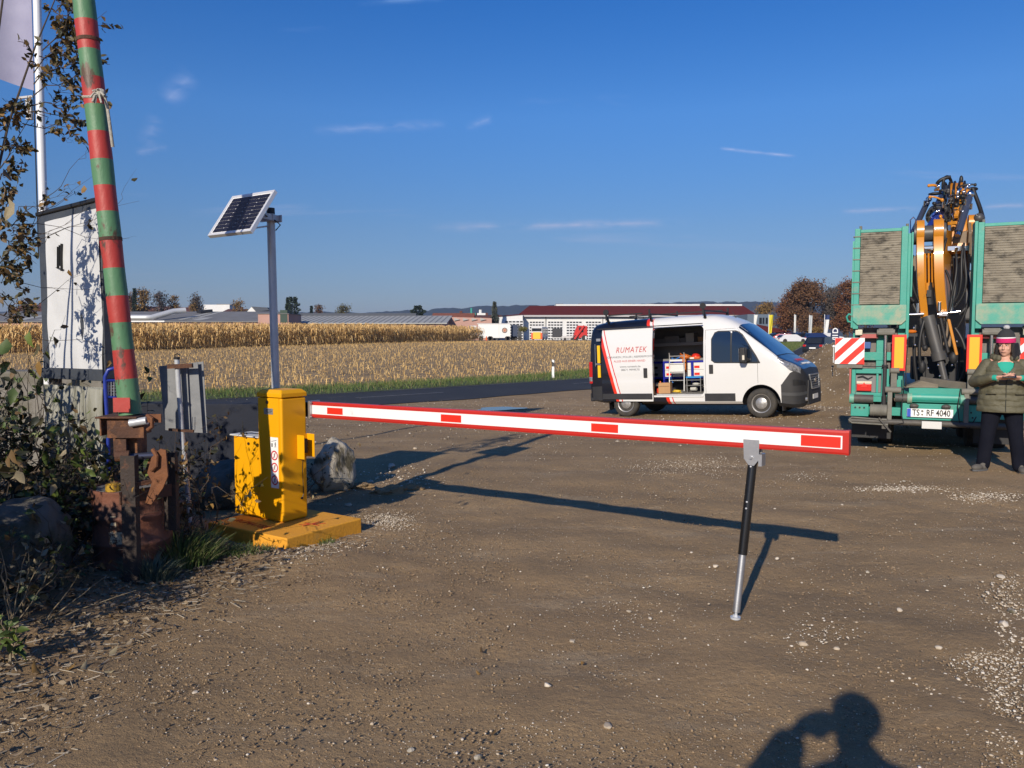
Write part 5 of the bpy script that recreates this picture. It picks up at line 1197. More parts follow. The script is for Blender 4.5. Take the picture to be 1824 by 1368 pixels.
# marker boards with red border and yellow field
for xa in (-.575, .36):
    mk = MB().b2(xa, xa+.185, -.02, -.012, 1.24, 1.755).build('marker_board', M_REDREF, trl, bevel=.004)
    MB().b2(xa+.032, xa+.153, -.0245, -.0205, 1.275, 1.72).build('yellow_field', M_ORANGEREF, mk)
    MB().b2(xa+.06, xa+.12, -.01, .16, 1.45, 1.52).build('board_mount', M_DUSTY, mk)
# red and white hatched warning boards at the sides
for s_, x0 in ((-1, -1.335), (1, .985)):
    W2 = .40; z0 = 1.325
    wb = MB().b2(x0, x0+W2, -.045, -.035, z0, z0+.385).build('warning_board', M_WHITE, trl, bevel=.003)
    mb = MB()
    def clip(k0, k1):
        def line(k):   # points on the square with a+b = k (stripes rise to the right on the left board)
            return (max(0, k-.385), min(.385, k)), (min(W2-.006, k), max(0, k-W2+.006))
        (a0, b0_), (a1, b1_) = line(k0); (c0, d0), (c1, d1) = line(k1)
        return [(a0, b0_), (a1, b1_), (c1, d1), (c0, d0)]
    n_ = 7; stp = (W2+.385)/n_
    for k in range(0, n_, 2):
        pts = []
        NN = 10
        lo_, hi_ = k*stp, (k+1)*stp
        # polygon of the band between two diagonals, clipped to the board
        def at(kk):
            return [(max(.003, kk-.382), min(.382, kk)), (min(W2-.003, kk), max(.003, kk-W2+.003))]
        A, B_ = at(lo_), at(hi_)
        poly = [A[0]]
        if lo_ < .382 < hi_: poly.append((.003, .382))
        poly.append(B_[0]); poly.append(B_[1])
        if lo_ < W2-.003 < hi_: poly.append((W2-.003, .003))
        poly.append(A[1])
        fl = (lambda a, b, d: (x0+W2-a if True else x0+a, d, z0+b)) if s_ > 0 else (lambda a, b, d: (x0+a, d, z0+.385-b))
        if lo_ == 0: poly = [(.003, .003)] + poly[1:]
        mb.prism(poly, -.048, -.0455, fl)
    mb.build('red_hatching', M_REDREF, wb)
    MB().b2(x0+.03, x0+W2-.02, -.034, .16, 1.27, 1.318).build('board_arm', M_DUSTY, wb)
# lower left lamp box and mirrored right one
for s_, xa in ((-1, -1.10), (1, .62)):
    bx = MB(); bx.b2(xa, xa+.055, .02, .16, .86, 1.26); bx.b2(xa+.40, xa+.50, .02, .16, .86, 1.26); bx.b2(xa+.055, xa+.40, .02, .16, 1.19, 1.26); bx.b2(xa+.055, xa+.40, .02, .16, .86, .91); bx.b2(xa+.33, xa+.36, .03, .16, .91, 1.19); lb = bx.build('lamp_box', M_TEAL, trl, bevel=.006)
    MB().b2(xa+.055, xa+.40, .09, .16, .912, 1.188).build('box_back', M_DARKIN, lb)
    rl_ = MB().b2(xa+.07, xa+.27, .035, .085, .93, 1.035).build('rear_light', mat('lens_red', (.62, .02, .015), .25, coat=.5), lb, bevel=.01)
    MB().b2(xa+.07, xa+.27, .036, .085, 1.038, 1.075).build('lens_clear', M_LAMPW, lb)
    MB().prism([(xa+.13, .99), (xa+.21, .99), (xa+.17, 1.06)], .028, .034, lambda a, b, d: (a, d, b)).build('reflector_triangle', M_REDREF, lb)
    MB().tube([(xa+.08, .07, 1.13), (xa+.15, .05, 1.15), (xa+.22, .06, 1.11), (xa+.28, .08, 1.14)], .008, 6).build('lamp_cable', M_TOW, lb)
    MB().b2(xa-.03, xa-.008, .0, .14, .84, 1.28).build('side_reflector', M_PSTRIP, trl)
# cross beam, rollers, hinge tubes
hb = MB(); hb.cyl((-.30, .03, .86), (.33, .03, .86), .075, n=20); hb.b2(-.34, .35, -.02, .22, .80, 1.0); hb.b2(-1.1, -.62, .03, .2, .78, .9); hb.b2(.66, 1.15, .03, .2, .78, .9)
hb.build('hinge_tube', M_TEAL, trl, smooth=40)
MB().cyl((-1.06, -.02, .82), (-.80, -.02, .82), .062, n=18).cyl((-.52, -.02, .85), (-.33, -.02, .85), .062, n=18).cyl((.35, -.02, .85), (.55, -.02, .85), .062, n=18).pieces('roller', M_GREASE, trl, smooth=40)
MB().cyl((-1.12, -.02, .82), (-1.06, -.02, .82), .07, n=18).cyl((-.36, -.02, .85), (-.30, -.02, .85), .078, n=18).cyl((.30, -.02, .85), (.36, -.02, .85), .078, n=18).pieces('roller_end', M_TEALW, trl, smooth=40)
cb = MB(); cb.b2(-1.10, -.86, -.01, .10, .56, .74); cb.b2(-.42, .60, -.02, .12, .545, .775); cb.b2(-1.1, 1.12, .06, .18, .58, .70)
cbo = cb.build('cross_beam', M_TEAL, trl, bevel=.008)
hl = MB()
for x_, z_ in ((-1.04, .69), (-.98, .69), (-.92, .69), (-.25, .72), (-.19, .69), (-.13, .67), (.38, .70), (.44, .67), (.46, .60), (.53, .72), (-.34, .6)): hl.cyl((x_, -.0215, z_), (x_, -.012, z_), .013, n=10)
hl.pieces('bolt_hole', M_TOW, cbo)
bt = MB(); bt.cyl((-.84, -.03, .66), (-.62, -.03, .66), .085, n=20); bt.cyl((-.80, -.03, .66), (-.79, -.03, .66), .095, n=20); bt.cyl((-.70, -.03, .66), (-.69, -.03, .66), .095, n=20); bt.build('winch_drum', M_DUSTY, trl, smooth=40)
am = MB()
for x_, xb in ((-.56, -.50), (.40, .48)):
    am.b2(x_-.02, x_+.06, -.05, .03, .93, 1.27); am.b2(x_-.055, x_+.005, -.09, -.01, .53, .98); am.cyl((x_-.09, -.06, .965), (x_+.12, -.06, .965), .045, n=14); am.cyl((x_-.03, -.04, 1.24), (x_+.09, -.04, 1.24), .04, n=12)
am.pieces('stabiliser_arm', M_DUSTY, trl, bevel=.006)
bb = MB(); bb.cyl((-1.12, -.06, .50), (1.14, -.06, .50), .042, n=16); bb.build('underrun_bar', M_GREASE, trl, smooth=40)
lp = MB().tube([(-.62, -.10, .53), (-1.08, -.10, .55), (-1.12, -.10, .51), (-1.08, -.10, .47), (-.60, -.10, .46)], .012, 8); lp.build('guard_loop', M_DUSTY, trl, smooth=50)
MB().b2(-.17, .08, -.125, -.105, .43, .535).build('number_panel', mat('dusty_white', (.62, .62, .6), .6), trl, bevel=.006)
pl = MB().b2(-.36, .22, -.055, -.04, .585, .705).build('number_plate', M_WHITE, trl, bevel=.004)
MB().b2(-.357, -.31, -.058, -.0545, .588, .702).build('plate_band', mat('plate_blue', (.02, .07, .45), .5), pl)
M_INK = mat('plate_black', (.015, .015, .016), .5)
text('plate_lettering', 'TS', .125, M_INK, basis((-.245, -.0565, .645), (1, 0, 0), (0, 0, 1)), pl, .001, sx=.72, bold=.002)
text('plate_lettering', 'RF 4040', .125, M_INK, basis((.035, -.0565, .645), (1, 0, 0), (0, 0, 1)), pl, .001, sx=.72, bold=.002)
MB().cyl((-.165, -.058, .672), (-.165, -.0545, .672), .016, n=14).cyl((-.165, -.058, .622), (-.165, -.0545, .622), .013, n=12).build('plate_seal', M_DUSTY, pl)
for x_ in (-.27, .13): MB().ell((x_, -.06, .745), (.06, .04, .035), 10, 6).build('plate_lamp', M_GREASE, trl)
cbl = MB()
for pts in ([(-.42, -.05, 1.2), (-.42, -.07, .9), (-.43, -.09, .62), (-.40, -.11, .50), (-.5, -.1, .47)], [(.30, -.03, 1.0), (.27, -.06, .75), (.30, -.09, .50), (.42, -.09, .46), (.5, -.06, .62)], [(-.37, -.03, 1.72), (-.39, -.03, 1.3), (-.38, -.03, .98)], [(-1.08, -.01, 1.3), (-.8, .0, 1.29), (-.62, .0, 1.3)]):
    q = [Vector(p) for p in pts]; cbl.tube(q, .008, 6)
cbl.pieces('loose_cable', M_TOW, trl, smooth=50)
MB().b2(-.68, -.60, -.10, .02, .40, .55).bar((-.72, -.1, .56), (-.56, -.10, .36), .08, .02).build('hinge_flap', M_GREASE, trl)
bkl = MB().ell((-.33, .12, 1.80), (.075, .05, .03), 12, 6).build('beacon_lamp', mat('amber_lens', (.55, .14, .01), .25), trl); MB().b2(-.40, -.25, .10, .14, 1.73, 1.775).build('beacon_mount', M_TOW, bkl)
MB().box((-.9, .14, 1.60), (.09, .05, .10)).build('control_box', mat('box_blue', (.03, .09, .28), .5), trl, bevel=.01)
# deck, beams, axles and twin wheels going forward
dk = MB(); dk.b2(-1.02, -.40, .30, 8.6, .82, .98); dk.b2(.40, 1.02, .30, 8.6, .82, .98); dk.b2(-.40, .40, .22, 8.6, .74, .86); dk.build('deck', M_TEAL, trl, bevel=.01)
tmpl = None
for y_ in (1.5, 2.85, 4.2):
    for x_ in (-.92, -.62, .62, .92):
        if tmpl is None:
            M4 = Matrix.Rotation(R(90), 4, 'Y'); tmpl = MB().lathe([(.12, -.11), (.30, -.12), (.385, -.105), (.40, -.06), (.40, .06), (.385, .105), (.30, .12), (.12, .11)], 30, M4).build('wheel', M_TYRE, trl, smooth=40); tmpl.location = (x_, y_, .40)
        else:
            c_ = tmpl.copy(); COL.objects.link(c_); c_.parent = trl; c_.location = (x_, y_, .40)
    MB().cyl((-.95, y_, .42), (.95, y_, .42), .075, n=12).build('axle', M_GREASE, trl)
MB().b2(-1.1, -.55, .75, .77, .16, .72).b2(.55, 1.1, .75, .77, .16, .72).pieces('mudflap', M_TOW, trl)
# timber lying on the tail
def tthing(name, label, cat, loc, rz=0, group=None):
    t = bpy.data.objects.new(name, None); COL.objects.link(t); t.empty_display_size = .1; t.matrix_world = TM @ Matrix.Translation(loc) @ Matrix.Rotation(rz, 4, 'Z'); return tag(t, label, cat, group)
M_TIMB = mat('oily_timber', (.15, .125, .09), .9, var=(.23, .2, .15), vscale=6, bump=.4, bscale=20, stretch=(1, 6, 6))
t_ = tthing('timber_block', 'dark squared timber lying across the trailer tail under the excavator arm', 'timber', (.06, .17, 1.06), R(-6)); MB().box((.05, 0, 0), (.62, .15, .11), rot=(0, R(7), 0)).build('timber', mat('dark_timber', (.085, .075, .062), .9, var=(.13, .115, .09), vscale=6, bump=.4, bscale=20), t_, bevel=.012)
t_ = tthing('timber_wedge', 'pale wooden wedge lying on the trailer tail', 'timber', (-.20, .06, 1.001), R(10)); MB().prism([(-.22, 0), (.22, 0), (.22, .05), (.0, .10)], -.08, .08, lambda a, b, d: (a, d, b)).build('wedge', M_TIMB, t_, bevel=.006)

# ================================================================ excavator on the trailer
ex = tthing('excavator', 'orange excavator standing on the trailer with its arm folded between the ramps', 'excavator', (0, 0, .98))
def E(x, y, z): return Vector((x, y, z - .98))
M_EOR = mat('excavator_orange', (.58, .23, .014), .36, var=(.52, .20, .015), vscale=3, dirt=(.22, .11, .03), dscale=5, dlo=.62, dhi=.8, coat=.2)
M_EDARK = mat('excavator_grey', (.055, .055, .058), .45, var=(.085, .08, .075), vscale=4)
M_CYL = mat('cylinder_grey', (.10, .12, .17), .3, .65)
M_HOSE = mat('hose_rubber', (.014, .014, .015), .5)
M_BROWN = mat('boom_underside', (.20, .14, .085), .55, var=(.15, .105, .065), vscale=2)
# stick: two curved side plates hanging from the top pivot
def plate_curve(x0, x1, name='stick_plate'):
    zs_ = [3.36, 3.2, 2.9, 2.6, 2.35, 2.15, 2.0]; fy = [.62, .50, .42, .42, .46, .52, .56]; ww = [.17, .26, .32, .30, .24, .17, .11]; sh_ = [0, 0, .005, .02, .045, .075, .09]
    poly = MB(); n = len(zs_)
    v = []
    for i in range(n):
        for xx in (x0, x1):
            for yy in (fy[i], fy[i] + ww[i]): v.append(E(xx + sh_[i], yy, zs_[i]))
    f = []
    for i in range(n-1):
        a, b = i*4, i*4+4
        for p, q in ((0, 1), (1, 3), (3, 2), (2, 0)): f.append((a+p, a+q, b+q, b+p))
    f += [(0, 1, 3, 2), ((n-1)*4, (n-1)*4+1, (n-1)*4+3, (n-1)*4+2)]
    poly.add(v, f); return poly.build(name, M_EOR, ex, bevel=.008)
plate_curve(-.285, -.185); plate_curve(-.065, .065)
for a_, b_ in ((-.287, -.183), (-.067, .067)): MB().cyl(E(a_, .66, 3.27), E(b_, .66, 3.27), .185, n=28).build('stick_head', M_EOR, ex, bevel=.006)
stw = MB(); stw.add([E(.056, .60, 3.30), E(.20, .9, 3.30), E(.20, .9, 2.1), E(.12, .62, 2.05), E(.056, .74, 3.30), E(.17, 1.0, 3.3), E(.17, 1.0, 2.1), E(.1, .74, 2.05)], [(0, 1, 2, 3), (7, 6, 5, 4), (0, 4, 5, 1), (1, 5, 6, 2), (2, 6, 7, 3), (3, 7, 4, 0)]); stw.build('stick_flank', M_EOR, ex, bevel=.006)
MB().cyl(E(-.30, .66, 3.25), E(.085, .66, 3.25), .12, n=26).build('stick_pivot', M_EDARK, ex, smooth=40)
for a, b in ((-.315, -.272), (.058, .10)): MB().cyl(E(a, .66, 3.25), E(b, .66, 3.25), .15, n=24).build('pivot_boss', M_EDARK, ex, smooth=40)
MB().b2(-.18, -.06, .72, .76, 1.4, 2.1).b2(-.185, -.055, .66, .74, 1.60, 1.95).build('stick_web', M_TOW, ex)
rods = MB()
for x_ in (-.165, -.12, -.075): rods.cyl(E(x_ , .55, 2.95), E(x_+.02, .56, 2.45), .014, n=8)
rods.cyl(E(-.12, .54, 2.52), E(-.11, .55, 2.36), .045, n=14); rods.pieces('pipe_run', M_EOR, ex, smooth=40)
dk_ = MB(); dk_.cyl(E(-.115, .56, 2.52), E(-.085, .57, 2.20), .062, n=16); dk_.box(E(-.1, .50, 2.36), (.06, .04, .10)); dk_.build('valve', M_TOW, ex, smooth=40)
MB().cyl(E(-.13, .55, 3.02), E(-.07, .55, 3.0), .03, n=12).box(E(-.12, .53, 3.03), (.2, .04, .03)).cyl(E(-.21, .53, 2.99), E(-.19, .53, 3.03), .03, n=10).build('pipe_clamp', M_CHROME, ex)
# silver cross bars and tool cylinder below
MB().cyl(E(-.42, .5, 2.05), E(-.16, .52, 2.06), .024, n=12).cyl(E(.02, .5, 2.05), E(.30, .5, 2.09), .032, n=12).box(E(.10, .5, 2.06), (.12, .06, .06)).cyl(E(.19, .5, 2.1), E(.20, .5, 2.32), .026, n=10).cyl(E(-.24, .5, 2.08), E(-.24, .5, 2.22), .022, n=10).cyl(E(.04, .5, 2.1), E(.04, .5, 2.23), .026, n=10).build('quick_coupling', M_CHROME, ex, smooth=40)
MB().cyl(E(-.10, .55, 2.03), E(.06, .50, 1.42), .088, .085, n=22).cyl(E(.04, .505, 1.50), E(.07, .5, 1.38), .10, .098, n=22).build('bucket_cylinder', M_EDARK, ex, smooth=40)
MB().cyl(E(.07, .5, 1.39), E(.155, .46, 1.03), .046, n=16).ell(E(.16, .45, 1.06), (.06, .06, .06), 12, 8).build('bucket_rod', M_EDARK, ex, smooth=40)
lk = MB(); lk.bar(E(.16, .48, 1.98), E(.28, .48, 1.46), .07, .04); lk.build('coupler_link', M_EOR, ex, bevel=.01)
MB().cyl(E(.06, .52, 2.0), E(.17, .5, 1.5), .025, n=10).cyl(E(-.20, .55, 2.0), E(-.13, .55, 1.55), .03, n=10).ell(E(.24, .48, 1.42), (.06, .05, .09), 12, 8).ell(E(-.13, .5, 1.56), (.04, .04, .05), 10, 6).ell(E(-.16, .5, 1.28), (.05, .05, .1), 10, 6).build('coupler_part', M_TOW, ex, smooth=40)
br_ = MB(); br_.box(E(.02, 1.1, 1.25), (.62, .5, .35)); br_.box(E(-.15, .9, 1.18), (.12, .2, .3)); br_.box(E(.25, .85, 1.2), (.10, .2, .34)); br_.build('tool_bracket', M_TOW, ex, bevel=.02)
# bright little fittings in the dark between the ramps
ft_ = MB(); rs = random.Random(5)
for k in range(16): ft_.ell(E(-.30 + .6*rs.random(), .42 + .15*rs.random(), 1.15 + .75*rs.random()), (.014, .012, .018), 6, 5)
ft_.pieces('hose_fitting', M_CHROME, ex)
# big lift cylinder, side cylinders, boom
MB().cyl(E(-.13, .70, 3.22), E(.06, 1.25, 3.62), .085, n=22).build('arm_rod', mat('sky_tinted_rod', (.03, .06, .34), .25, .5), ex, smooth=40)  # blue of the reflected sky is painted into the rod's base colour
acb = MB().cyl(E(.02, 1.15, 3.56), E(.20, 1.75, 4.02), .125, .12, n=26).build('arm_cylinder', M_CYL, ex, smooth=40)
c0, c1 = E(.02, 1.13, 3.545), E(.045, 1.21, 3.605); MB().cyl(c0, c1, .175, n=26).build('cylinder_collar', mat('collar_grey', (.16, .16, .15), .4, .6), ex, smooth=40)
bo = MB(); d_, ua, ub = fr(c0, c1)
for k in range(12): a = 6.283*k/12; p = c0 + ua*.15*math.cos(a) + ub*.15*math.sin(a); bo.cyl(p - d_*.018, p + d_*.01, .017, n=6)
bo.pieces('collar_bolt', M_TOW, ex)
for p0, p1, r_ in ((E(-.33, .85, 3.28), E(-.12, 1.45, 3.82), .042), (E(.27, .74, 3.26), E(.42, 1.12, 3.80), .052)):
    MB().cyl(p0, p1, r_, n=16).build('side_cylinder', M_CYL, ex, smooth=40); MB().cyl(p1, p1 + (p1-p0)*.12, r_*.6, n=12).ell(p1 + (p1-p0)*.12, (r_*1.1,)*3, 10, 6).cyl(p0 - (p1-p0)*.10, p0, r_*.7, n=12).build('cylinder_eye', M_CHROME, ex, smooth=40)
bm = MB()                                             # main boom, a box girder going up and over
prof = [(1.02, 3.36), (1.28, 3.84), (1.7, 4.14), (2.3, 4.16), (3.2, 3.55), (4.3, 2.6), (4.3, 2.1), (3.1, 2.95), (2.2, 3.45), (1.7, 3.45), (1.25, 3.15), (.95, 2.95)]
bm.prism(prof, .19, .41, lambda a, b, d: E(d, a, b)); bmo = bm.build('boom', M_EOR, ex, bevel=.02)
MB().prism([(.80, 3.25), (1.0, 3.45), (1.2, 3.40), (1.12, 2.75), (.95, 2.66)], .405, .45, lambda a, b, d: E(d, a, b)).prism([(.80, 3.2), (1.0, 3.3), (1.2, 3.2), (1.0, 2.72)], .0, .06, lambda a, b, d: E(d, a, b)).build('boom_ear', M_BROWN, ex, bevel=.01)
MB().cyl(E(.42, 1.1, 3.42), E(.52, 1.1, 3.42), .13, n=22).cyl(E(.40, 1.0, 3.28), E(.47, 1.0, 3.28), .07, n=18).build('boom_boss', M_EOR, ex, smooth=40)
MB().ell(E(.55, 1.0, 3.48), (.075, .075, .075), 14, 8).build('boom_lamp', M_EDARK, ex, smooth=40)
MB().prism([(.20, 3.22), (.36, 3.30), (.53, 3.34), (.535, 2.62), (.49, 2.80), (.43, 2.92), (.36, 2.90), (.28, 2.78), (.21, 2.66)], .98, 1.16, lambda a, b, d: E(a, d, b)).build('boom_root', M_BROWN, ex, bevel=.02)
nn = MB()
for a, b in (((.24, .86, 3.5), (.36, 1.4, 3.9)), ((.15, .80, 3.40), (.25, .9, 3.42)), ((.30, 1.2, 3.95), (.42, 1.25, 3.92))): nn.bar(E(*a), E(*b), .06, .05)
nn.pieces('boom_bracket', M_EOR, ex, bevel=.008)
# hoses
hs_ = MB(); rs = random.Random(12)
def bez(pts, n=14):
    pts = [Vector(p) for p in pts]
    out = []
    for k in range(n+1):
        q = pts; t = k/n
        while len(q) > 1: q = [a.lerp(b, t) for a, b in zip(q[:-1], q[1:])]
        out.append(q[0])
    return out
for k in range(5):
    x_ = .12 + .06*k; hs_.tube(bez([E(x_-.03, 1.0 + .05*rs.random(), 3.55 + .1*rs.random()), E(x_, 1.25, 3.9), E(x_-.05+.02*k, 1.5, 4.22 + .05*rs.random()), E(x_+.05, 1.85, 4.25 + .05*rs.random()), E(x_+.1, 2.1, 3.95)]), .016, 8)
hs_.tube(bez([E(.10, 1.6, 4.05), E(.08, 1.5, 4.32), E(.25, 1.7, 4.28), E(.24, 1.8, 4.02)]), .022, 8)
hs_.tube(bez([E(.02, 1.6, 4.13), E(.05, 1.55, 4.20), E(.2, 1.6, 4.22)]), .028, 8)
hs_.ell(E(.36, 1.75, 4.19), (.03, .03, .07), 8, 6); hs_.ell(E(.50, 1.55, 4.0), (.08, .08, .035), 10, 6); hs_.ell(E(-.02, 1.3, 3.93), (.10, .05, .025), 10, 6)
for pts in ([(-.36, .7, 3.0), (-.48, .55, 2.75), (-.46, .45, 2.4), (-.30, .5, 2.25)], [(-.33, .75, 2.95), (-.42, .6, 2.6), (-.34, .55, 2.2), (-.22, .55, 2.05)], [(.22, .75, 2.9), (.26, .62, 2.6), (.24, .55, 2.3), (.20, .5, 2.2)], [(.34, .85, 2.95), (.38, .7, 2.4), (.55, .45, 2.3), (.30, .5, 2.05)], [(.25, .5, 1.85), (.42, .42, 1.6), (.44, .42, 1.3), (.32, .5, 1.05)], [(-.14, .52, 2.0), (-.26, .45, 1.6), (-.16, .5, 1.2)], [(.5, 1.5, 4.0), (.60, 1.4, 3.7), (.62, 1.2, 3.5)], [(.03, .5, 1.9), (.1, .45, 1.6), (.1, .5, 1.3)], [(-.26, .55, 1.9), (-.3, .5, 1.5), (-.22, .55, 1.05)]):
    hs_.tube(bez([E(*p) for p in pts]), .030 if pts[0][2] > 2 else .024, 8)
hs_.pieces('hydraulic_hose', M_HOSE, ex, smooth=60)
cl_ = MB(); rs = random.Random(9)
for p in ((.30, .95, 3.60), (.22, .98, 3.55), (.36, 1.0, 3.68), (.14, 1.05, 3.72), (.08, .95, 3.66), (.33, .9, 3.42), (.26, .88, 3.36), (.44, 1.02, 3.62), (.10, 1.28, 3.86), (.16, 1.28, 3.80), (.22, 1.28, 3.88), (-.10, 1.42, 3.84), (.44, 1.48, 3.93), (-.36, .70, 3.04), (.24, .74, 2.95), (.34, .84, 3.0), (-.16, 1.3, 3.75), (.30, 1.3, 3.9), (.40, 1.4, 3.97), (-.31, .66, 3.1)): cl_.cyl(E(*p), E(p[0]+.02*rs.random(), p[1]-.03, p[2]+.08), .022, n=8)
cl_.tube([E(-.36, .62, 3.12), E(-.37, .62, 3.46), E(-.33, .62, 3.5), E(-.30, .62, 3.46), E(-.31, .62, 3.12)], .010, 6)
cl_.box(E(.34, .86, 3.03), (.16, .08, .07)); cl_.box(E(.20, .8, 3.03), (.12, .08, .06)); cl_.pieces('hose_coupling', M_CHROME, ex, smooth=40)
rs = random.Random(31)                                # small lines and valves crowding the top of the arm
for k in range(26):
    a = Vector((rs.uniform(-.05, .46), rs.uniform(.85, 1.25), rs.uniform(3.45, 4.0))); b = a + Vector((rs.gauss(0, .07), rs.gauss(0, .06), rs.gauss(0, .10)))
    mt_ = (M_HOSE, M_HOSE, M_CHROME, M_EOR, M_EDARK)[k % 5]; q = MB().tube(bez([E(*a), E(*((a+b)/2 + Vector((rs.gauss(0, .05), -.05, .04)))), E(*b)], 6), .012 + .010*rs.random(), 6)
    q.ell(E(*a), (.026, .026, .03), 8, 5); q.ell(E(*b), (.022, .022, .026), 8, 5); q.build('arm_fitting', mt_, ex, smooth=60)
for k in range(8):                                    # drooping lines beside the stick
    x0_ = rs.choice((-.36, .12, .24, .34)) + rs.gauss(0, .03); z0_ = rs.uniform(2.6, 3.2)
    MB().tube(bez([E(x0_, .62, z0_), E(x0_ + rs.gauss(0, .08), .45, z0_-.3), E(x0_ + rs.gauss(0, .08), .45, z0_-.6), E(x0_*.7, .52, z0_-.85)]), .018, 7).build('hydraulic_hose', M_HOSE, ex, smooth=60)
# upper carriage and tracks
up = MB(); up.b2(-.62, 1.1, 3.4, 6.0, 2.0, 2.9); ho = up.build('upper_carriage', M_EDARK, ex, loc=(0, 0, -.98), bevel=.06)
MB().b2(-.6, .6, 3.0, 5.8, 1.55, 1.99).build('turntable', M_TOW, ex, loc=(0, 0, -.98))
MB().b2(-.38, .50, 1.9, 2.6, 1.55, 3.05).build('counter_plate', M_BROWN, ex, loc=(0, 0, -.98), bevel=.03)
for s_ in (-1, 1):
    tk = MB(); cl = [(2.2 + .36*math.cos(a), .37 + .36*math.sin(a)) for a in [R(90 + 18*t) for t in range(11)]] + [(6.0 + .36*math.cos(a), .37 + .36*math.sin(a)) for a in [R(270 + 18*t) for t in range(11)]]
    tk.prism(cl, s_*.68-.24, s_*.68+.24, lambda a, b, d: (d, a, b)); tk.build('track', M_TOW, ex)
MB().cyl((.85, 4.5, 2.88-.98), (.88, 4.5, 4.05-.98), .008, n=5).build('whip_aerial', M_TOW, ex)
# ================================================================ people
M_SKIN = mat('skin', (.62, .35, .25), .5, var=(.56, .29, .20), vscale=14)
def limb(mb, pts, rs, n=14, steps=5):
    """chain of overlapping solids: tapered tubes with balls at the joints"""
    pts = [Vector(p) for p in pts]
    for i in range(len(pts)-1): mb.cyl(pts[i], pts[i+1], rs[i], rs[i+1], n)
    for p, r in zip(pts, rs): mb.ell(p, (r, r, r), n, 8)
def hand(mb, wrist, fwd, palm_n, side, s=1.0, curl=.9):
    """palm, four bent fingers of unequal length, thumb leaving the side of the palm"""
    wrist = Vector(wrist); f = Vector(fwd).normalized(); pn = Vector(palm_n); pn = (pn - f*pn.dot(f)).normalized(); sd_ = f.cross(pn)*side
    c = wrist + f*.045*s
    mb.ell(c, (.001, .001, .001), 6, 4)
    for k in range(4):
        a = wrist + sd_*(k-1.5)*.016*s + f*.01*s; b = wrist + f*(.085 - .004*abs(k-1.2))*s + sd_*(k-1.5)*.0205*s
        mb.cyl(a, b, .015*s, .0115*s, 10); mb.ell(b, (.0118*s,)*3, 10, 6); mb.ell(a, (.015*s,)*3, 10, 6)
        ln = (.040, .045, .042, .033)[k]*s; p = b; d = f
        for j in range(3):
            d = (d*math.cos(curl*.62) + pn*math.sin(curl*.62)).normalized() if j or True else d
            q = p + d*ln*(1, .72, .55)[j]; mb.cyl(p, q, .0098*s - .0008*j, .0088*s - .0008*j, 8); mb.ell(q, (.009*s - .0008*j,)*3, 8, 6); p = q
    t0 = wrist + f*.022*s - sd_*.022*s; t1 = t0 + (f*.6 - sd_*.75 + pn*.35).normalized()*.042*s; t2 = t1 + (f*.85 - sd_*.1 + pn*.5).normalized()*.034*s; t3 = t2 + (f*.8 + sd_*.2 + pn*.5).normalized()*.026*s
    limb(mb, [t0, t1, t2, t3], [.015*s, .0125*s, .011*s, .0095*s], 8)
def head(mb, c, face, up, s=1.0, hairline=True):
    """c = centre of the skull, face = looking direction"""
    f = Vector(face).normalized(); u_ = Vector(up); u_ = (u_ - f*u_.dot(f)).normalized(); r_ = f.cross(u_)
    Mx = Matrix((r_, f, u_)).transposed(); eu = Mx.to_euler(); c = Vector(c)
    def at(x, y, z): return c + (r_*x + f*y + u_*z)*s
    mb.ell(at(0, -.012, .025), (.076*s, .094*s, .092*s), 18, 12, eu)
    mb.ell(at(0, .022, -.045), (.062*s, .066*s, .075*s), 16, 10, eu)
    mb.ell(at(0, .050, -.098), (.030*s, .026*s, .022*s), 12, 8, eu)
    mb.cyl(at(0, .078, .012), at(0, .104, -.028), .0085*s, .013*s, 10); mb.ell(at(0, .101, -.030), (.0165*s, .014*s, .011*s), 10, 6, eu)
    for q in (-1, 1):
        mb.ell(at(q*.036, .062, -.028), (.024*s, .022*s, .024*s), 10, 6, eu); mb.ell(at(q*.032, .072, .026), (.026*s, .012*s, .009*s), 10, 6, eu)
        mb.ell(at(q*.076, -.004, -.006), (.010*s, .018*s, .030*s), 10, 6, eu)
    mb.ell(at(0, .079, -.062), (.023*s, .012*s, .0055*s), 10, 6, eu); mb.ell(at(0, .077, -.073), (.019*s, .012*s, .0065*s), 10, 6, eu)
    return at, eu
# ---- woman in front of the trailer
WO = Vector((6.03, 9.62, gz(6.03, 9.62)))
wom = thing('person', 'woman in a bobble hat and quilted olive jacket looking up from a phone', 'person', WO, R(-24))
M_JACK = mat('olive_jacket', (.115, .105, .062), .6, var=(.085, .078, .045), vscale=9, bump=.5, bscale=26, dirt=(.15, .14, .09), dscale=14, dlo=.6, dhi=.75, stretch=(1, 1, 2.2))
M_NAVYT = mat('navy_trousers', (.006, .007, .013), .95, var=(.010, .011, .018), vscale=6, bump=.4, bscale=20, spec=.12)
M_TEALS = mat('turquoise_top', (.02, .36, .26), .8, bump=.2, bscale=90)
M_HAIR = mat('dark_hair', (.012, .009, .008), .45, bump=.6, bscale=60, stretch=(6, 6, 1))
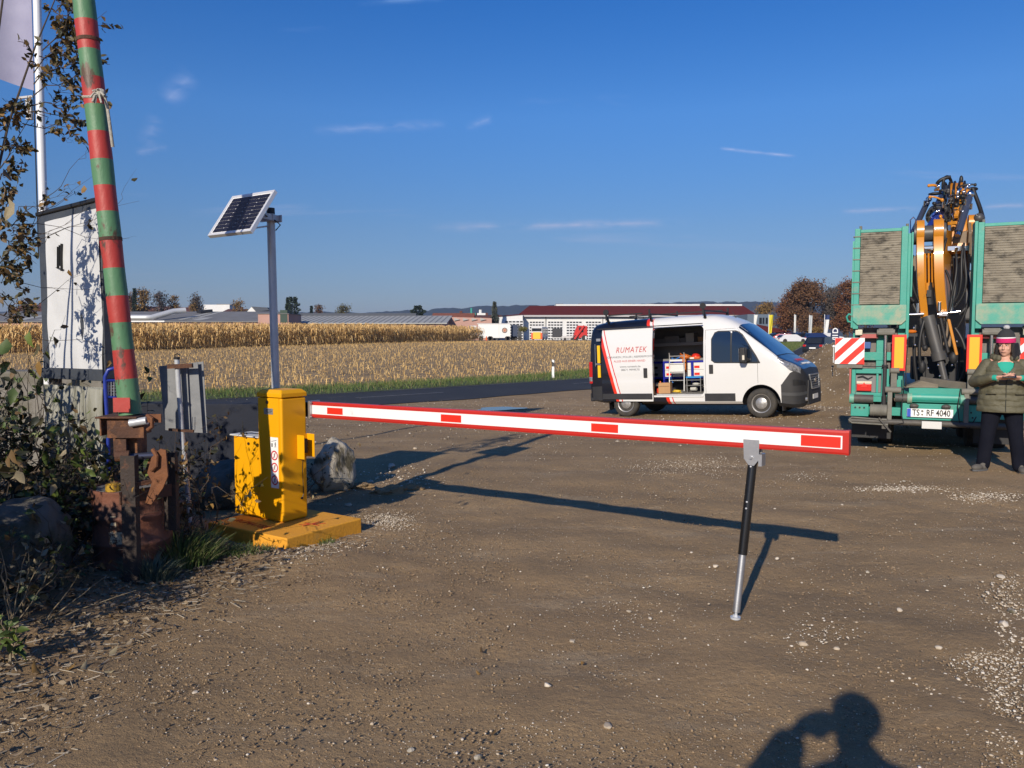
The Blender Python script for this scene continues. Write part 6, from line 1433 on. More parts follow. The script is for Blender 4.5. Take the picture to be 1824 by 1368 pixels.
# local frame: faces -y, x to the picture's right
bmm = MB()
face = Vector((-.38, -1, -.06)); at, eu = head(bmm, (.0, -.03, 1.545), face, (0, 0, 1), 1.04)
bmm.cyl((0, .0, 1.36), (0, -.02, 1.50), .062, .052, 14); bmm.ell((0, .01, 1.36), (.17, .085, .07), 16, 8); bmm.ell((0, -.015, 1.32), (.14, .085, .09), 14, 8)
limb(bmm, [(0, 0, .95), (0, 0, 1.15), (0, 0, 1.33)], [.11, .105, .10])
hl_w, hr_w = Vector((-.115, -.30, 1.165)), Vector((.125, -.29, 1.165))
limb(bmm, [(-.17, 0, 1.33), (-.28, -.03, 1.08), hl_w], [.05, .045, .027]); limb(bmm, [(.17, 0, 1.33), (.29, -.03, 1.08), hr_w], [.05, .045, .027])
hand(bmm, hl_w, (.92, -.30, .05), (.1, .55, .85), 1, 1.06, .62); hand(bmm, hr_w, (-.92, -.30, .05), (-.1, .55, .85), -1, 1.06, .62)
limb(bmm, [(-.09, 0, .92), (-.15, -.01, .50), (-.185, .02, .10)], [.08, .055, .035]); limb(bmm, [(.09, 0, .92), (.135, -.02, .50), (.19, -.02, .10)], [.08, .055, .035])
body_w = remeshed('body', bmm, M_SKIN, .0075, 4, wom, .4)
ey = MB()
for q in (-1, 1): ey.ell(at(q*.031, .0745, .008), (.013, .006, .0055), 10, 6, eu)
ey.build('eye', mat('eye_dark', (.03, .022, .018), .2), wom)
eb = MB()
for q in (-1, 1): eb.tube([at(q*.014, .089, .026), at(q*.032, .087, .031), at(q*.052, .070, .026)], .0032, 5)
eb.pieces('eyebrow', M_HAIR, wom)
MB().tube([at(-.024, .083, -.066), at(-.010, .0915, -.0655), at(0, .0925, -.067), at(.010, .0915, -.0655), at(.024, .083, -.066)], .0028, 5).build('mouth', mat('lips', (.30, .10, .085), .5), wom)
hr_ = MB()                                              # hair to the shoulders, both sides and back
for q in (-1, 1):
    for k in range(6): hr_.cyl(at(q*(.074 + .004*k), .022 - .018*k, .03), at(q*(.090 + .008*k), .028 - .02*k, -.165 + .012*k), .024, .017, 9)
    hr_.ell(at(q*.08, -.01, -.06), (.028, .06, .10), 10, 8, eu)
hr_.ell(at(0, -.06, -.04), (.085, .055, .12), 14, 9, eu)
remeshed('hair', hr_, M_HAIR, .008, 3, wom)
def ring_at(zz, rx, ry, yo=0): return [at(rx*math.cos(a), ry*math.sin(a) + yo, zz) for a in [6.2832*k/28 for k in range(28)]]
def hat(name, levels, m, bump=0):
    q = MB(); n = 28
    for zz, rx, ry, yo in levels: q.v += ring_at(zz, rx, ry, yo)
    for i in range(len(levels)-1):
        for k in range(n): q.f.append((i*n+k, i*n+(k+1) % n, (i+1)*n+(k+1) % n, (i+1)*n+k))
    q.f += [tuple(range(n))[::-1], tuple((len(levels)-1)*n+k for k in range(n))]; q.m = [0]*len(q.f); return q.build(name, m, wom, smooth=50)
hat('hat_cuff', [(.036, .094, .108, -.01), (.040, .100, .114, -.01), (.085, .099, .113, -.012), (.092, .094, .108, -.012)], mat('pink_knit', (.60, .015, .13), .9, bump=.5, bscale=120))
hat('hat_stripe', [(.091, .0955, .1095, -.012), (.104, .0945, .1085, -.013)], mat('white_knit', (.75, .75, .75), .9))
hat('hat_crown', [(.103, .0945, .1085, -.013), (.14, .084, .097, -.016), (.175, .060, .070, -.02), (.195, .034, .04, -.024), (.205, .012, .014, -.026)], mat('grey_knit', (.035, .035, .037), .95, bump=.5, bscale=120))
MB().ell(at(0, -.03, .215), (.036, .036, .030), 14, 9).build('hat_bobble', mat('bobble_wool', (.62, .62, .63), .95, bump=1, bscale=140), wom, smooth=60)
tp = MB(); tp.ell((0, .0, 1.235), (.165, .135, .165), 22, 12); limb(tp, [hl_w + Vector((-.075, .06, 0)), hl_w + Vector((-.012, .01, 0))], [.040, .035]); limb(tp, [hr_w + Vector((.075, .06, 0)), hr_w + Vector((.012, .01, 0))], [.040, .035])
tp.build('jumper', M_TEALS, wom, smooth=60)
# jacket: two fronts open in a V at the neck, quilted rolls, raised collar, sleeves
q = MB(); n = 120; LV = []
for k in range(76):
    z_ = .74 + .625*k/75
    t = k/75; rx = np.interp(t, [0, .25, .5, .72, .86, .95, 1], [.275, .262, .235, .232, .215, .17, .115]); ry = np.interp(t, [0, .3, .6, .85, .95, 1], [.195, .18, .165, .145, .12, .095])
    roll = .008*abs(math.sin(t*math.pi*9)); hem = .0
    for j in range(n):
        a = 6.2832*j/n - math.pi/2; wr = .006*mnoise.noise(Vector((math.cos(a)*5, math.sin(a)*5, z_*16))) + .010*mnoise.noise(Vector((math.cos(a)*2.5, math.sin(a)*2.5, z_*22)))
        q.v.append(((rx+roll+wr)*math.cos(a), (ry+roll+wr)*math.sin(a) + .005, z_))
for i in range(75):
    z_ = .74 + .625*(i+.5)/75; vw = max(0, (z_-1.19))/.175      # V opening
    for j in range(n):
        a = (6.2832*(j+.5)/n); a = min(a, 6.2832-a)
        if vw > 0 and a < .66*vw: continue
        q.f.append((i*n+j, i*n+(j+1) % n, (i+1)*n+(j+1) % n, (i+1)*n+j))
q.m = [0]*len(q.f); jk = q.build('jacket', M_JACK, wom, smooth=70)
sl = jk.modifiers.new('s', 'SOLIDIFY'); sl.thickness = .016; sl.offset = 0; baked(jk)
sv = MB()
limb(sv, [(-.185, .005, 1.315), (-.245, 0, 1.20), (-.315, -.02, 1.095), (-.255, -.16, 1.125), hl_w + Vector((-.055, .045, 0))], [.075, .078, .070, .062, .050])
sleeve = remeshed('sleeve', sv, M_JACK, .010, 2, wom)
sv = MB(); limb(sv, [(.185, .005, 1.315), (.25, 0, 1.20), (.325, -.02, 1.095), (.265, -.15, 1.125), hr_w + Vector((.055, .045, 0))], [.075, .078, .070, .062, .050]); remeshed('sleeve', sv, M_JACK, .010, 2, wom)
hd = MB()
for a0 in range(14):
    a = R(35 + 290*a0/13) - math.pi/2 - R(0) ; r_ = .115
    hd.ell((math.cos(a)*r_*1.1, math.sin(a)*r_*.85 + .015, 1.385 + .03*abs(math.sin((a+math.pi/2)/2))), (.035, .035, .045), 10, 7)
remeshed('hood', hd, M_JACK, .010, 3, wom)
MB().tube([(0, -.205, .75), (0, -.192, .9), (0, -.182, 1.08), (.004, -.178, 1.14)], .005, 6).build('zip', mat('zip_dark', (.03, .03, .022), .5), wom)
pk = MB()
for s_ in (-1, 1): pk.box((s_*.15, -.175, .97), (.11, .02, .012), rot=(0, 0, R(s_*26)))
pk.build('pocket_flap', M_JACK, wom, bevel=.004)
tr = MB()
limb(tr, [(-.085, .01, .90), (-.125, -.005, .68), (-.152, -.015, .48), (-.175, .01, .22), (-.187, .02, .075)], [.135, .105, .083, .078, .078]); limb(tr, [(.085, .01, .90), (.118, -.005, .68), (.137, -.03, .48), (.175, -.01, .22), (.192, -.02, .075)], [.135, .105, .083, .078, .078]); tr.ell((0, .02, .88), (.19, .14, .12), 16, 10)
remeshed('trousers', tr, M_NAVYT, .011, 3, wom)
for (x_, y_, rz) in ((-.20, -.03, -.75), (.20, -.07, .05)):
    sh = MB(); c, s_ = math.cos(rz), math.sin(rz)
    def L_(x, y, z): return (x_ + x*c - y*s_, y_ + x*s_ + y*c, z)
    sh.ell(L_(0, -.095, .045), (.048, .085, .042), 14, 8, (0, 0, rz)); sh.ell(L_(0, .03, .05), (.040, .075, .052), 14, 8, (0, 0, rz)); sh.ell(L_(0, .02, .085), (.045, .05, .04), 12, 8, (0, 0, rz))
    so = remeshed('shoe', sh, mat('grey_suede', (.12, .11, .095), .9, var=(.09, .08, .07), vscale=20), .008, 3, wom)
    ol = [(.044*math.cos(a)*(1 - .12*math.sin(a)), .135*math.sin(a) - .032) for a in [6.2832*k/20 for k in range(20)]]
    MB().prism(ol, .0, .022, lambda a, b, d: L_(a, b, d)).build('sole', mat('sole_grey', (.10, .10, .10), .8), so)
ph = thing('phone', 'dark mobile phone held in both hands by the woman', 'phone', wom.matrix_basis @ Vector((.004, -.345, 1.188)), R(-24))
MB().box((0, 0, 0), (.145, .075, .009), rot=(R(28), 0, 0)).build('phone_body', M_BLKGLOSS, ph, bevel=.003); MB().box((0, -.001, .0052), (.13, .066, .001), rot=(R(28), 0, 0)).build('screen', M_GLASS, ph)
# ---- the photographer behind the camera: only the shadow is in the picture
PO = Vector((.085, -.25, 0))
pho = thing('person', 'photographer standing behind the camera, seen only as a shadow on the dirt', 'person', (PO.x, PO.y, gz(PO.x, PO.y)), R(180))
# local frame faces -y; rotated half a turn so the figure faces the scene
pm = MB(); at2, eu2 = head(pm, (-.02, -.06, 1.775), (.2, -1, -.1), (0, 0, 1), 1.08)
pm.cyl((0, .02, 1.48), (-.01, -.04, 1.73), .065, .058, 14); limb(pm, [(0, 0, .98), (0, .01, 1.22), (0, .01, 1.42)], [.16, .155, .14]); pm.ell((0, .01, 1.43), (.20, .10, .09), 16, 8)
lw_, rw_ = Vector((.17, -.17, 1.70)), Vector((-.12, -.24, 1.45))
limb(pm, [(.20, .01, 1.46), (.46, -.06, 1.34), lw_], [.06, .05, .032]); limb(pm, [(-.20, .01, 1.44), (-.26, -.12, 1.20), rw_], [.06, .05, .032])
hand(pm, lw_, (-.75, -.1, .25), (0, -.3, -.3), 1, 1.1, .6); hand(pm, rw_, (.3, -.2, .9), (.3, -.5, .2), 1, 1.1, .8)
limb(pm, [(.10, 0, .95), (.12, -.01, .52), (.13, .02, .10)], [.09, .06, .042]); limb(pm, [(-.10, 0, .95), (-.12, -.01, .52), (-.13, .02, .10)], [.09, .06, .042])
remeshed('body', pm, M_SKIN, .012, 3, pho)
pj = MB(); limb(pj, [(0, 0, .92), (0, .01, 1.2), (0, .01, 1.42)], [.19, .19, .16]); pj.ell((0, .01, 1.53), (.27, .13, .13), 16, 8); pj.ell((-.02, -.03, 1.60), (.10, .10, .12), 12, 8)
limb(pj, [(.20, .01, 1.46), (.46, -.06, 1.34), lw_*.8 + Vector((.46, -.06, 1.34))*.2], [.095, .085, .075]); limb(pj, [(-.20, .01, 1.44), (-.26, -.12, 1.20), rw_*.8 + Vector((-.26, -.12, 1.2))*.2], [.085, .07, .05])
remeshed('jacket', pj, mat('dark_jacket', (.03, .035, .05), .8), .014, 4, pho)
pt2 = MB(); limb(pt2, [(.10, 0, .95), (.12, -.01, .52), (.13, .02, .10)], [.12, .085, .07]); limb(pt2, [(-.10, 0, .95), (-.12, -.01, .52), (-.13, .02, .10)], [.12, .085, .07]); pt2.ell((0, 0, .93), (.19, .14, .12), 14, 8); remeshed('trousers', pt2, M_NAVYT, .014, 3, pho)
hc = MB(); hc.ell(at2(0, -.02, .04), (.104, .11, .108), 16, 10, eu2); hc.build('hair', M_HAIR, pho, smooth=60)
for s_ in (-1, 1):
    sh = MB(); sh.ell((s_*.13, -.08, .045), (.05, .10, .045), 14, 8); sh.ell((s_*.13, .04, .055), (.045, .07, .055), 14, 8); sh.build('shoe', M_TOW, pho, smooth=60)
tag(MB().box((0, 0, 0), (.17, .010, .085)).build('phone', M_BLKGLOSS, None, bevel=.004, loc=(.015, -.075, 1.71)), 'dark phone held up by the photographer behind the camera', 'phone')
# ================================================================ far buildings, trees, vehicles
M_PINK = mat('pink_render', (.50, .30, .24), .9, var=(.43, .26, .21), vscale=.3)
M_REDROOF = mat('dark_red_roof', (.135, .026, .022), .9, var=(.11, .023, .02), vscale=.4, spec=.1)
M_TILE = mat('orange_tile_roof', (.26, .085, .04), .85, var=(.19, .065, .035), vscale=1)
M_BROWNROOF = mat('brown_tile_roof', (.13, .05, .035), .85, var=(.09, .038, .03), vscale=1)
M_GREYROOF = mat('grey_sheet_roof', (.20, .195, .19), .8, var=(.15, .148, .145), vscale=.25)
M_PALEROOF = mat('pale_sheet_roof', (.40, .40, .37), .7, var=(.33, .33, .31), vscale=.3)
M_WALLW = mat('white_render', (.74, .74, .72), .85, var=(.68, .68, .66), vscale=.3)
M_WINDK = mat('dark_window', (.02, .024, .03), .15)
M_SLATE = mat('slate_cladding', (.055, .065, .085), .7)
def zat(y, d): return 1.65 + (600-y)/1400*d
def xat(px, d): return (px-912)/1400*d
def bthing(name, label, cat, px, d, rz=0, group=None): return thing(name, label, cat, (xat(px, d), d, gz(xat(px, d), d)), rz, group)
def hall(name, label, cat, px0, px1, d, ye, yr, dep, wallm, roofm, over=.5, hip=0, rz=0, group=None, base=True):
    """long building, eaves towards us, ridge along x"""
    t = bthing(name, label, cat, (px0+px1)/2, d, rz, group); g0 = t.location.z; hw = (px1-px0)/2/1400*d; ze, zr = zat(ye, d)-g0, zat(yr, d)-g0
    mb = MB(); poly = [(0, -.3), (dep, -.3), (dep, ze), (dep/2, zr-.1), (0, ze)]
    mb.prism(poly if not hip else [(0, -.3), (dep, -.3), (dep, ze), (0, ze)], -hw, hw, lambda a, b, x: (x, a, b)); mb.build('wall', wallm, t)
    r = MB(); o = over; sl = (zr-ze)/(dep/2)
    q = [(-hw-o, -o, ze-sl*o), (hw+o, -o, ze-sl*o), (hw+o, dep/2, zr), (-hw-o+hip, dep/2, zr), (-hw-o, dep+o, ze-sl*o), (hw+o, dep+o, ze-sl*o)]
    th = .22
    r.add(q + [(a, b, c+th) for a, b, c in q], [(0, 1, 2, 3), (3, 2, 5, 4), (6, 9, 8, 7), (9, 10, 11, 8), (0, 6, 7, 1), (4, 5, 11, 10), (0, 3, 9, 6), (3, 4, 10, 9), (1, 7, 8, 2), (2, 8, 11, 5)])
    ro = r.build('roof', roofm, t); return t, hw, ze, zr, ro
# --- warehouses behind the corn
wa, hw, ze, zr, ro = hall('warehouse', 'long grey roofed warehouse with a silver duct behind the corn', 'warehouse', -60, 462, 172, 573.5, 552.5, 34, M_PINK, M_GREYROOF)
sk = MB()
def roofpt(x, t, o=.26): return (x, -.5 + (17.5)*t, ze - (zr-ze)/17*.5 + (zr - ze + (zr-ze)/17*.5)*t + o)
for px in (30, 150, 258, 322, 330): 
    x = (px-201)/1400*172; sk.add([roofpt(x-1.2, .1), roofpt(x+1.2, .1), roofpt(x+2.6, .98), roofpt(x+.8, .98)], [(0, 1, 2, 3)])
for px in (330, 60): x = (px-201)/1400*172; sk.add([roofpt(x, .06), roofpt(x+3.2, .06), roofpt(x+4.4, .34), roofpt(x+1.2, .34)], [(0, 1, 2, 3)])
sk.pieces('skylight_strip', M_PALEROOF, wa)
du = MB(); x0, x1, x2 = [(px-201)/1400*172 for px in (120, 276, 300)]
du.tube([(x0, -1.4, ze+.9), (x1-1, -1.4, ze+.9), (x1, -1.0, ze+.9), (x2, 3.2, ze+2.4), (x2+2.2, 4.5, ze+2.7)], .62, 12).b2(x0, x2, -1.5, -1.2, ze-.05, ze+.25); du.build('duct', mat('duct_silver', (.62, .63, .63), .45, .35), wa, smooth=50)
MB().bar(roofpt(x2+1.5, .8, .5), roofpt(x2+3.5, .92, .6), 2.2, .6).build('duct_hood', M_TOW, wa)
MB().b2(-hw, hw, -.35, -.02, ze-1.2, ze-.85).build('wall_band', M_WALLW, wa)
pkb = bthing('pump_house', 'pink flat roofed annex with a dark green box on top', 'building', 488, 165); g0 = pkb.location.z; h_ = 27/1400*165
MB().b2(-h_, h_, 0, 10, -.3, zat(559.5, 165)-g0).build('wall', M_PINK, pkb); MB().b2(-h_-.2, h_+.2, -.2, 10.2, zat(559.5, 165)-g0, zat(558.5, 165)-g0).build('roof_edge', M_GREYROOF, pkb)
x = (507-488)/1400*165; MB().b2(x-.75, x+.75, -.1, 2, zat(575, 165)-g0, zat(552.5, 165)-g0).build('chimney_box', mat('bottle_green', (.02, .05, .035), .6), pkb)
wb_, hw, ze, zr, ro = hall('warehouse', 'warehouse with a pale ribbed roof behind the middle of the corn', 'warehouse', 505, 792, 175, 576.5, 561, 30, M_PINK, M_PALEROOF, .6)
rb = MB(); x = -hw
while x < hw:
    rb.bar((x, -.6, ze - (zr-ze)/15*.6 + .24), (x+.6, 14.8, zr+.2), .22, .12); x += 1.25
rb.build('roof_rib', mat('roof_rib', (.26, .26, .25), .8), wb_)['kind'] = 'stuff'
MB().b2(-hw, hw, -.55, -.35, ze-1.0, ze-.5).build('gutter', M_TOW, wb_); MB().b2(-hw, hw*.55, 14.6, 16, zr+.1, zr+.8).build('ridge_hood', M_SLATE, wb_)
sw = bthing('saw_tooth_hall', 'pink gable end with five saw tooth skylights beside the white truck', 'warehouse', 815, 187); g0 = sw.location.z
def sx(px): return (px-815)/1400*187
zt_ = zat(566, 187)-g0
MB().prism([(sx(757), zat(577, 187)-g0), (sx(790), zat(564.5, 187)-g0), (sx(876), zat(567, 187)-g0), (sx(876), -.3), (sx(757), -.3)], 0, 14, lambda a, b, d: (a, d, b)).build('wall', M_PINK, sw)
for k in range(5):
    a = sx(794 + 15.5*k); MB().prism([(a, zt_-.75), (a, zt_-.02), (a+1.35, zt_-.45)], -.35, 3, lambda p, q, d: (p, d, q)).build('saw_tooth', M_PALEROOF, sw)
for px, y0 in ((803, 582), (818, 583)): a = sx(px); MB().prism([(a, zat(y0+3, 187)-g0), (a, zat(y0, 187)-g0), (a+.9, zat(y0+3, 187)-g0)], -.3, 0, lambda p, q, d: (p, d, q)).build('wall_vent', M_BROWNROOF, sw)
# --- white workshop with the dark red roof
D = 200
ws, hw, ze, zr, ro = hall('workshop', 'white workshop with large glazed doors under a dark red roof', 'workshop', 929, 1338, D, 561.5, 543.5, 22, M_WALLW, M_REDROOF, 1.0, hip=3.2)
MB().b2(-hw-1, hw+1, -1.08, -.9, ze-.45, ze-.02).build('eaves_board', mat('fascia_pale', (.45, .44, .43), .7), ws)
c = 1133.5
gm = None
def garage_door(px0, px1, ytop):
    x0, x1 = [(px-c)/1400*D for px in (px0, px1)]; z1 = zat(ytop, D) - ws.location.z
    d_ = MB().b2(x0, x1, -.10, -.02, .0, z1).build('garage_door', mat('door_white', (.68, .68, .67), .6), ws)
    p = MB(); cw_, ch_ = (x1-x0)/5, z1/7
    for i in range(5):
        for j in range(7): p.b2(x0+cw_*(i+.12), x0+cw_*(i+.88), -.13, -.105, ch_*(j+.3), ch_*(j+.78))
    p.build('window_panes', M_WINDK, d_)['kind'] = 'stuff'
for a, b in ((943, 969), (975.5, 1002), (1008.5, 1036), (1042.5, 1070), (1078, 1105), (1114, 1140), (1150, 1176), (1190, 1216), (1230, 1256), (1270, 1296)): garage_door(a, b, 572)
for px in (972, 1073, 1145): x = (px-c)/1400*D; MB().cyl((x, -.18, 0), (x, -.18, ze), .09, n=8).build('downpipe', M_GREYROOF, ws)
an = bthing('workshop_annex', 'low white annex with a red roof edge at the left of the workshop', 'building', 910, 196); g0 = an.location.z; hx = 21/1400*196
MB().prism([(-hx, -.3), (hx, -.3), (hx, zat(560.5, 196)-g0), (-hx, zat(564, 196)-g0)], 0, 20, lambda a, b, d: (a, d, b)).build('wall', M_WALLW, an)
MB().add([(-hx-.2, -.3, zat(564, 196)-g0), (hx, -.3, zat(560.5, 196)-g0), (hx, 20, zat(560.5, 196)-g0), (-hx-.2, 20, zat(564, 196)-g0)] + [(-hx-.2, -.3, zat(563, 196)-g0), (hx, -.3, zat(559.5, 196)-g0), (hx, 20, zat(559.5, 196)-g0), (-hx-.2, 20, zat(563, 196)-g0)], [(3, 2, 1, 0), (4, 5, 6, 7), (0, 1, 5, 4), (1, 2, 6, 5), (2, 3, 7, 6), (3, 0, 4, 7)]).build('roof', M_REDROOF, an)
x0, x1 = [(px-910)/1400*196 for px in (899, 932)]; z1 = zat(571, 196)-g0
d_ = MB().b2(x0, x1, -.1, -.02, 0, z1).build('garage_door', mat('door_white', (.68, .68, .67), .6), an); p = MB()
for i in range(5):
    for j in range(7): p.b2(x0+(x1-x0)/5*(i+.12), x0+(x1-x0)/5*(i+.88), -.13, -.105, z1/7*(j+.3), z1/7*(j+.78))
p.build('window_panes', M_WINDK, d_)['kind'] = 'stuff'
wr = bthing('hall_behind', 'white parapet of a flat hall rising behind the red workshop roof', 'building', 1155, 236); g0 = wr.location.z; hx = 165/1400*236
MB().b2(-hx, hx, 0, 15, -.3, zat(542.3, 236)-g0).build('wall', M_WALLW, wr); q = MB()
for k in range(8): q.b2(-hx+k*6.8, -hx+k*6.8+2.2, .5, 3, zat(542.3, 236)-g0, zat(541.2, 236)-g0)
q.build('roof_unit', M_GREYROOF, wr)
# --- showroom on the right with columns
D = 165
sr = bthing('showroom', 'low showroom with a dark red hipped roof and white columns', 'showroom', 1375, D); g0 = sr.location.z
def rx_(px): return (px-1375)/1400*D
MB().b2(rx_(1318), rx_(1411), 2.5, 14, -.3, zat(592, D)-g0).build('wall', M_SLATE, sr)
MB().add([(rx_(1310), -.6, zat(592, D)-g0), (rx_(1416), -.6, zat(592, D)-g0), (rx_(1416), 15, zat(592, D)-g0), (rx_(1310), 15, zat(592, D)-g0), (rx_(1325), 7, zat(573, D)-g0), (rx_(1352), 7, zat(574, D)-g0)], [(0, 1, 5, 4), (1, 2, 5), (2, 3, 4, 5), (3, 0, 4), (3, 2, 1, 0)]).build('roof', M_REDROOF, sr)
for px in (1356, 1368, 1379, 1392, 1401, 1409): MB().cyl((rx_(px), 0, -.3), (rx_(px), 0, zat(592.5, D)-g0), .22, n=10).build('column', M_WALLW, sr)
sb_ = bthing('office_block', 'slate blue office block rising over the red showroom roof', 'building', 1356, 176); g0 = sb_.location.z
def rb_(px): return (px-1356)/1400*176
MB().b2(rb_(1330), rb_(1370), 0, 12, -.3, zat(560, 176)-g0).build('wall', mat('blue_grey_panel', (.11, .15, .20), .6), sb_)
for a, b in ((1351, 1355.5), (1357, 1360), (1362.5, 1366)): MB().b2(rb_(a), rb_(b), -.06, .02, zat(577, 176)-g0, zat(566, 176)-g0).build('window', M_WINDK, sb_)
# --- houses on the skyline
def house(label, px0, px1, ye, yr, d, wm, rm, group=None):
    t, hw, ze, zr, ro = hall('house', label, 'house', px0, px1, d, ye, yr, 9, wm, rm, .5)
    for k in range(max(1, int(hw/2.2))): x = -hw*.7 + k*2.6; MB().b2(x, x+1.1, -.05, .02, ze-2.2, ze-.9).build('window', M_WINDK, t)
    MB().b2(hw*.3, hw*.3+.8, 4, 4.8, zr-.6, zr+.9).build('chimney', M_BROWNROOF, ro); return t
house('brown roofed house between the autumn trees and the striped pole', 228, 300, 554, 546.5, 250, M_PINK, M_BROWNROOF)
house('dark red roofed house right of the bare round tree', 300, 345, 555, 548, 262, M_WALLW, M_BROWNROOF)
house('brown roofed house seen past the tall shrub and the flagpole', 28, 76, 555, 544, 240, M_WALLW, M_BROWNROOF)
house('house with a low dark roof left of the white gable', 402, 432, 556, 551, 255, M_WALLW, M_BROWNROOF)
house('orange tiled roof in front of the wooded hill', 772, 842, 566, 558.5, 235, M_PINK, M_TILE)
house('small brown roofed house left of the spruce', 842, 876, 566, 562, 245, M_PINK, M_BROWNROOF)
wf = bthing('flat_building', 'white flat roofed building between the autumn trees', 'building', 388, 270); g0 = wf.location.z; hx = 23/1400*270
MB().b2(-hx, hx, 0, 8, -.3, zat(543, 270)-g0).build('wall', M_WALLW, wf); MB().b2(-hx*.1, hx*1.1, 1, 6, zat(543, 270)-g0, zat(541.5, 270)-g0).build('roof_deck', M_GREYROOF, wf)
gh = bthing('gable_house', 'white gabled house with a dark roof left of the solar mast', 'house', 462, 240); g0 = gh.location.z
def gx(px): return (px-462)/1400*240
MB().prism([(gx(442), -.3), (gx(459), -.3), (gx(459), zat(555, 240)-g0), (gx(450), zat(547, 240)-g0), (gx(442), zat(555, 240)-g0)], 0, 9, lambda a, b, d: (a, d, b)).build('wall', M_WALLW, gh)
MB().add([(gx(450), -.3, zat(546.3, 240)-g0), (gx(478), -.3, zat(548, 240)-g0), (gx(482), -.3, zat(553, 240)-g0), (gx(458), -.3, zat(555.5, 240)-g0), (gx(450), 9, zat(546.3, 240)-g0), (gx(478), 9, zat(548, 240)-g0), (gx(482), 9, zat(553, 240)-g0), (gx(458), 9, zat(555.5, 240)-g0)], [(0, 1, 2, 3), (7, 6, 5, 4), (0, 4, 5, 1), (1, 5, 6, 2), (2, 6, 7, 3), (3, 7, 4, 0)]).build('roof', M_SLATE, gh)
MB().b2(gx(460), gx(482), .3, 8, -.3, zat(554.5, 240)-g0).build('side_wing', M_WALLW, gh)
for px, yt, m_, lab in ((840, 549, M_TEAL, 'green mast on the hill left of the spruce'), (856, 552, M_WALLW, 'pale silo tower on the skyline beside the spruce')):
    t = bthing('silo_tower', lab, 'tower', px, 420); MB().cyl((0, 0, 0), (0, 0, zat(yt, 420)-t.location.z), .55 if m_ is M_TEAL else .8, n=10).b2(-2.5, 3, -1, 1, 0, zat(558, 420)-t.location.z).build('tower_shaft', m_, t)

# ---------------------------------------------------------------- trees
def treemat(n, cols): return mat(n, cols[0], .9, island=cols)
TM_ = {'brown': treemat('foliage_brown', [(.075, .036, .020), (.12, .058, .026), (.17, .085, .035), (.095, .055, .032)]),
       'rust': treemat('foliage_rust', [(.095, .038, .020), (.15, .058, .024), (.20, .09, .03), (.08, .04, .026)]),
       'ochre': treemat('foliage_ochre', [(.13, .075, .022), (.20, .115, .03), (.26, .16, .045), (.10, .065, .03)]),
       'olive': treemat('foliage_olive', [(.055, .055, .02), (.085, .08, .028), (.12, .10, .04), (.05, .05, .022)]),
       'pine': treemat('foliage_pine', [(.014, .026, .014), (.022, .038, .018), (.03, .048, .022), (.012, .02, .012)]),
       'spruce': treemat('foliage_spruce', [(.06, .075, .062), (.085, .10, .085), (.12, .135, .11), (.04, .052, .044)]),
       'bare': treemat('foliage_bare', [(.075, .06, .052), (.10, .082, .07), (.13, .105, .085), (.06, .05, .045)])}
M_BARK = mat('bark', (.075, .062, .052), .95, var=(.05, .042, .036), vscale=4, bump=.4)
